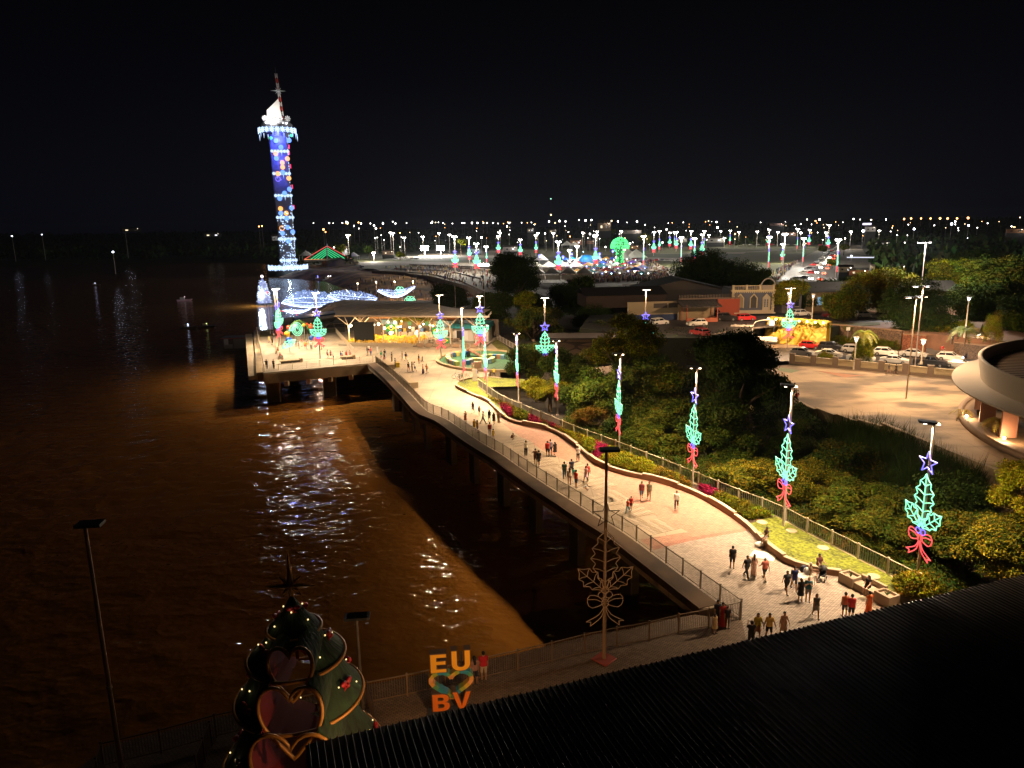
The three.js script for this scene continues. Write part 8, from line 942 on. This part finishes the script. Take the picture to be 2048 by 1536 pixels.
// ---------------------------------------------------------------- far town
{
  const lamp0 = {}, dot = (x, y, d, c, kind, i, r = 1) => { const p = at(x, y, d), g = Math.min(p.y - 3, Math.max(-0.5, height(p.x, p.z))), h = Math.max(4, p.y - g), lab = `far ${kind} street lamp, ${ord(i)} along the horizon`; const t = thing('street_lamp', lab, 'street lamp', V(p.x, p.y - h, p.z), 0, `far ${kind} street lamps`); part('pole', cyl(0.22, 0.15, h, 0, 0, 0, 5), M(0.3, 0.28, 0.25), t); part('lamp_globe', sph(r * d / 1100, 0, h, 0, 7, 5), c, t); };
  const cw = E(1, 0.93, 0.85, 22), co = E(1, 0.42, 0.12, 12), cb = E(0.75, 0.8, 1, 24), cy = E(1, 0.75, 0.4, 8);
  const w = [[627, 446], [658, 446], [685, 446], [695, 447], [722, 447], [741, 447], [766, 447], [791, 447], [813, 446], [863, 446], [871, 445], [886, 446], [925, 446], [929, 446], [944, 446], [955, 446], [967, 446], [974, 446], [986, 446], [996, 447], [1018, 446], [1014, 453], [1063, 445], [1098, 443], [1110, 446], [1119, 442], [1131, 443], [1158, 440], [1171, 441], [1183, 440], [1203, 441], [1223, 442], [1236, 443], [1254, 445], [1274, 443], [1290, 450], [1309, 455], [1333, 459], [1417, 442], [1435, 455], [1433, 444], [1614, 439], [1639, 439], [1707, 438], [1720, 439], [1742, 440], [1772, 439], [1623, 449], [1654, 472], [1690, 477], [1810, 486], [1910, 443], [2040, 435], [748, 451], [708, 452], [718, 457], [752, 457], [750, 476], [768, 480], [800, 494], [668, 495], [963, 475], [1090, 467], [1137, 464], [1180, 468], [1187, 473], [1250, 476], [1260, 487], [1211, 494], [1299, 489], [1325, 485], [1000, 462], [953, 462]];
  w.forEach(([x, y], i) => dot(x, y, y < 450 ? 1500 : y < 465 ? 1000 : 720, i % 7 === 3 ? cy : cw, 'white', i, 0.4 + 0.75 * ((i * 7919 % 97) / 97)));
  const o = [[647, 459, 1.3], [651, 464, 0.8], [717, 445, 0.9], [700, 470, 0.9], [800, 466, 0.7], [1631, 442, 0.9], [1808, 438, 1.1], [1822, 437, 1], [1842, 437, 0.9], [1861, 437, 1], [1880, 437, 1.2], [1895, 437, 1.1], [1914, 437, 1], [1936, 436, 1.2], [1575, 468, 1.2], [1470, 468, 1.0], [2022, 459, 1.6], [2028, 455, 1.2], [1140, 473, 0.8], [518, 453, 0.8], [524, 452, 0.8]]; o.forEach(([x, y, r], i) => dot(x, y, y < 450 ? 1500 : 900, co, 'orange', i, r));
  const b = [[1828, 458, 1.1], [1903, 448, 1.3], [1937, 451, 0.9], [1966, 511, 1.3], [1934, 476, 0.7], [1940, 537, 0.7], [226, 504, 1.0], [24, 472, 0.7], [250, 460, 0.7], [84, 469, 0.4], [1726, 462, 1.6], [1826, 524, 1.2], [1832, 529, 1.2], [1703, 512, 0.9]]; b.forEach(([x, y, r], i) => dot(x, y, y > 500 ? 520 : 850, cb, 'bluish', i, r));
  { const r = rngOf(2024), kinds = [[cw, 'white'], [co, 'orange'], [cy, 'yellow'], [cw, 'white']]; for (let i = 0; i < 110; i++) { const k = kinds[Math.floor(r() * 4)], x = 640 + 1400 * r(), y = 443 + 44 * Math.pow(r(), 1.6); dot(x, y, y < 452 ? 1600 : y < 466 ? 1050 : 760, k[0], 'small ' + k[1], i, 0.3 + 0.25 * r()); } }
  // far houses and lit walls
  const fh = [[1020, 497, 26, 11, 700, [0.45, 0.4, 0.36]], [1208, 452, 24, 20, 1000, [0.42, 0.3, 0.2]], [1260, 463, 40, 8, 950, [0.4, 0.34, 0.3]], [1152, 484, 22, 12, 760, [0.3, 0.14, 0.08]], [1181, 484, 14, 8, 760, [0.3, 0.13, 0.08]], [1268, 494, 16, 8, 720, [0.35, 0.16, 0.06]], [1430, 480, 30, 10, 850, [0.4, 0.38, 0.34]], [1360, 480, 24, 8, 850, [0.36, 0.32, 0.28]], [1553, 449, 24, 5, 1100, [0.4, 0.25, 0.22]], [1577, 468, 24, 8, 900, [0.3, 0.16, 0.1]], [1740, 458, 16, 10, 800, [0.6, 0.56, 0.52]], [1764, 489, 20, 10, 650, [0.5, 0.46, 0.42]], [1690, 538, 22, 12, 330, [0.4, 0.3, 0.16]], [1715, 544, 30, 12, 330, [0.5, 0.16, 0.06]], [1780, 534, 60, 8, 380, [0.3, 0.22, 0.12]], [424, 470, 30, 8, 900, [0.36, 0.36, 0.38]], [552, 476, 14, 10, 720, [0.5, 0.5, 0.52]], [262, 460, 30, 7, 800, [0.2, 0.14, 0.1]], [690, 502, 9, 16, 620, [0.5, 0.5, 0.52]], [776, 505, 20, 9, 640, [0.3, 0.2, 0.14]], [948, 501, 24, 12, 680, [0.2, 0.28, 0.36]], [1061, 460, 12, 10, 900, [0.3, 0.3, 0.28]], [2030, 462, 24, 8, 760, [0.3, 0.14, 0.06]], [1105, 462, 14, 8, 950, [0.3, 0.26, 0.2]]];
  const place = ['beside the dark trees behind the fair', 'on the far ridge, tall and cream', 'in the lit cluster below the ridge', 'red, behind the far lawn', 'small red, right of the other red one', 'ochre, right of the green light tree', 'at the far rim of the park', 'left of the one at the far rim', 'low under the horizon above the avenue', 'orange lit, above the far car line', 'white and gabled by the bright sign', 'pale, alone in the dark right of the avenue', 'ochre at the near end of the avenue', 'bright orange at the near end of the avenue', 'long and low right of the avenue', 'grey, on the far river bank left of the tower', 'white, just left of the tower', 'dark, with lamps on the far river bank', 'narrow white slab right of the cable bridge', 'reddish, left of the sports court', 'bluish, right of the sports court', 'small grey on the far slope', 'orange lit at the right border', 'small pale on the far slope behind the fair'];
  fh.forEach(([x, y, wp, hp, d, c], i) => { if (x < 500) c = c.map((v) => v * 0.12); const p = at(x, y + hp / 2, d), W = wp * d / F, H = hp * d / F; const t = house('far_house', 'far house ' + place[i], V(p.x, p.y, p.z), -Math.atan2(p.x, -p.z) + 0.12, W, W * 0.7, H * 0.75, c, [0.1, 0.07, 0.05], { rise: H * 0.3, win: [[-W * 0.25, H * 0.4, W * 0.14, H * 0.24, i % 2 ? [1, 0.8, 0.5] : null], [W * 0.2, H * 0.4, W * 0.14, H * 0.24, i % 3 ? null : [0.9, 0.9, 1]]] }); if (x > 600) part('footing', bx(W * 1.02, 14, W * 0.72, 0, -7, 0), M(0.03, 0.03, 0.03), t); const q = new THREE.Group(); part('wall_lamp', sph(0.24, 0, 0, 0, 6, 5).translate(W * 0.3, H * 0.7, W * 0.35 + 2), E(1, 0.85, 0.65, 6), t); bulbLight(t, V(W * 0.3, H * 0.7, W * 0.35 + 2.6), WHITE, (x < 600 ? 0 : 0.8) * W * W * 0.4 + (x < 600 ? 0.05 : 2), 0.3); });
  const sgn = thing('light_sign', 'far bright violet-white roof sign right of the avenue', 'sign', at(1734, 448, 800), -0.4); part('lit_panel', bx(7.5, 1.6, 0.3), E(0.85, 0.75, 1, 3), sgn); part('sign_frame', bx(8, 0.2, 0.5, 0, -1, 0), K2(), sgn); part('sign_post', cyl(0.2, 0.2, 14, 0, -14.8, 0, 6), K2(), sgn);
  const rb = thing('lit_canopy', 'long thin white-lit canopy edge right of the avenue', 'canopy', at(1735, 515, 520), -0.4); part('light_strip', bx(24, 0.5, 0.4), E(0.8, 0.85, 1, 1.3), rb); part('canopy_roof', bx(25, 0.3, 8, 0, 0.5, -4), M(0.3, 0.3, 0.3), rb); for (const x of [-11, 0, 11]) part('post', cyl(0.15, 0.15, 7, x, -7, -3, 5), K2(), rb);
  const rm = thing('radio_mast', 'thin radio mast with a small light on the far ridge', 'mast', at(1102, 452, 1300)); part('mast', cyl(0.5, 0.2, 46, 0, 0, 0, 4), M(0.1, 0.08, 0.1), rm); part('light_beacon', sph(0.9, 0, 46, 0, 6, 5), E(0.5, 1, 0.7, 3), rm); part('light_beacon', sph(1.2, 0, 19, 0, 6, 5), E(1, 0.6, 0.3, 8), rm);
  // boats
  const boat = (l, x, y, s, c, lamps, lm) => { const t = thing('boat', l, 'boat', G(x, y, -6), 0.3), hs = new THREE.Shape(); hs.moveTo(-2.6, 0); hs.lineTo(2.2, 0); hs.quadraticCurveTo(3, 0.3, 3.4, 0.9); hs.lineTo(-2.8, 0.8); t.scale.setScalar(s); part('hull', new THREE.ExtrudeGeometry(hs, { depth: 1.4, bevelEnabled: true, bevelSize: 0.1, bevelThickness: 0.2, bevelSegments: 1 }).translate(0, -0.2, -0.7), M(...c, 0.6), t); part('cabin', bx(1.8, 1.0, 1.2, -0.6, 1.2, 0), M(0.5, 0.45, 0.42), t); for (const [a, h] of lamps) part('lamp', sph(0.22, a, h, 0.5, 6, 5), lm, t); return t; };
  boat('small boat with a pinkish hull drifting on the dark river', 368, 602, 1.0, [0.5, 0.3, 0.36], [[0.5, 1.9]], E(1, 0.7, 0.75, 1.2)); boat('low dark boat with a bluish bow lamp off the platform', 377, 657, 0.8, [0.03, 0.03, 0.03], [[0, 1.8], [0, 1.2]], E(0.6, 0.7, 1, 5)); boat('low dark boat with a greenish lamp beside the one with a bluish lamp', 414, 655, 0.8, [0.03, 0.03, 0.03], [[0, 1.6]], E(0.8, 1, 0.3, 3)); boat('tiny boat with a bluish light far out on the river', 191, 571, 0.8, [0.03, 0.03, 0.03], [[0, 1.8]], E(0.6, 0.65, 1, 8)); boat('boat with a white lamp off the sand beach', 657, 561, 1.3, [0.3, 0.3, 0.3], [[0, 2], [1, 2]], E(1, 0.9, 0.9, 8)); boat('boat with violet lamps left of the white-lit one', 636, 560, 1.0, [0.05, 0.05, 0.1], [[0, 2.4], [0, 1.6]], E(0.3, 0.3, 1.2, 6));
  const fb = thing('floating_house', 'floating house with a red-edged flat roof moored by the platform', 'houseboat', G(479, 698, -6), 0.12); part('pontoon', bx(7.4, 0.6, 4.6, 0, 0.2, 0), M(0.1, 0.09, 0.08), fb); part('wall', mg([bx(4.2, 2.6, 4, 1.3, 1.8, 0), bx(2.2, 1.1, 0.1, -2.2, 1.0, 2), bx(0.1, 2.6, 4, -3.2, 1.8, 0)]), M(0.34, 0.29, 0.27, 0.8), fb); part('roof', bx(7.6, 0.15, 5, 0, 3.2, 0, 0, 0.02), M(0.05, 0.05, 0.08), fb); part('roof_edge', bx(7.6, 0.2, 0.1, 0, 3.2, 2.5), M(0.45, 0.1, 0.06), fb);
  // woods of the far land: one mass
  const list = [], r = rngOf(99); let guard = 0; const park = GP([[600, 512], [700, 530], [940, 580], [1160, 660], [1500, 640], [1760, 585], [1740, 487], [1000, 497], [700, 508]], -0.5);
  while (list.length < 15000 && guard++ < 200000) { const a = (r() - 0.5) * 1.5, q = 260 + 2600 * Math.pow(r(), 1.7), x = Math.sin(a) * q, z = -Math.cos(a) * q; if (inPoly(x, z, park) || distPoly(x, z, landPoly) < 6 || inPoly(x, z, beachPoly)) continue; if (q < 520 && x < 90) continue; const s = rr(2.2, 4.2, r) * (0.8 + q / 2600), hy = height(x, z); list.push([x, hy + s * rr(0.4, 1.4, r), z, s, tint(GREEN.dark, 0.4)]); }
  tag(scatter('far_woods', CLUMP.far[0], list, scene), 'dark woods covering the far land to the horizon', 'woods', null, 'stuff');
  [[1289, 477, 800, 14, 'lime-lit tree in the town behind the park'], [1645, 497, 640, 7, 'small lit tree at the far end of the avenue'], [1688, 495, 600, 9, 'olive tree right of the far end of the avenue'], [1665, 524, 420, 10, 'lit tree on the right side of the avenue'], [800, 509, 600, 9, 'round clipped tree before the sports court'], [921, 482, 680, 12, 'lit tree right of the sports court'], [1225, 462, 1000, 9, 'lit tree on the ridge beside the cream house'], [680, 498, 600, 12, 'dim tree right of the cable bridge'], [1530, 545, 330, 14, 'lime-lit tree right of the black tree'], [740, 500, 620, 14, 'dark tree row behind the terraces']].forEach(([x, y, d, rx, l], i) => T0(l, x, y, d, rx, { leaf: 'far', cols: i === 9 ? ['dark', 'deep'] : ['mid', 'lime'], n: 260, lobes: 7, clump: d / 800, ground: -0.5 }));
}
// ---------------------------------------------------------------- thin night haze over the town; shadows on
scene.fog = new THREE.FogExp2(new THREE.Color(0.78, 0.85, 1), 0.00003);
scene.traverse((o) => { if (o.isMesh) { o.castShadow = true; o.receiveShadow = true; } });
renderer.render(scene, camera);
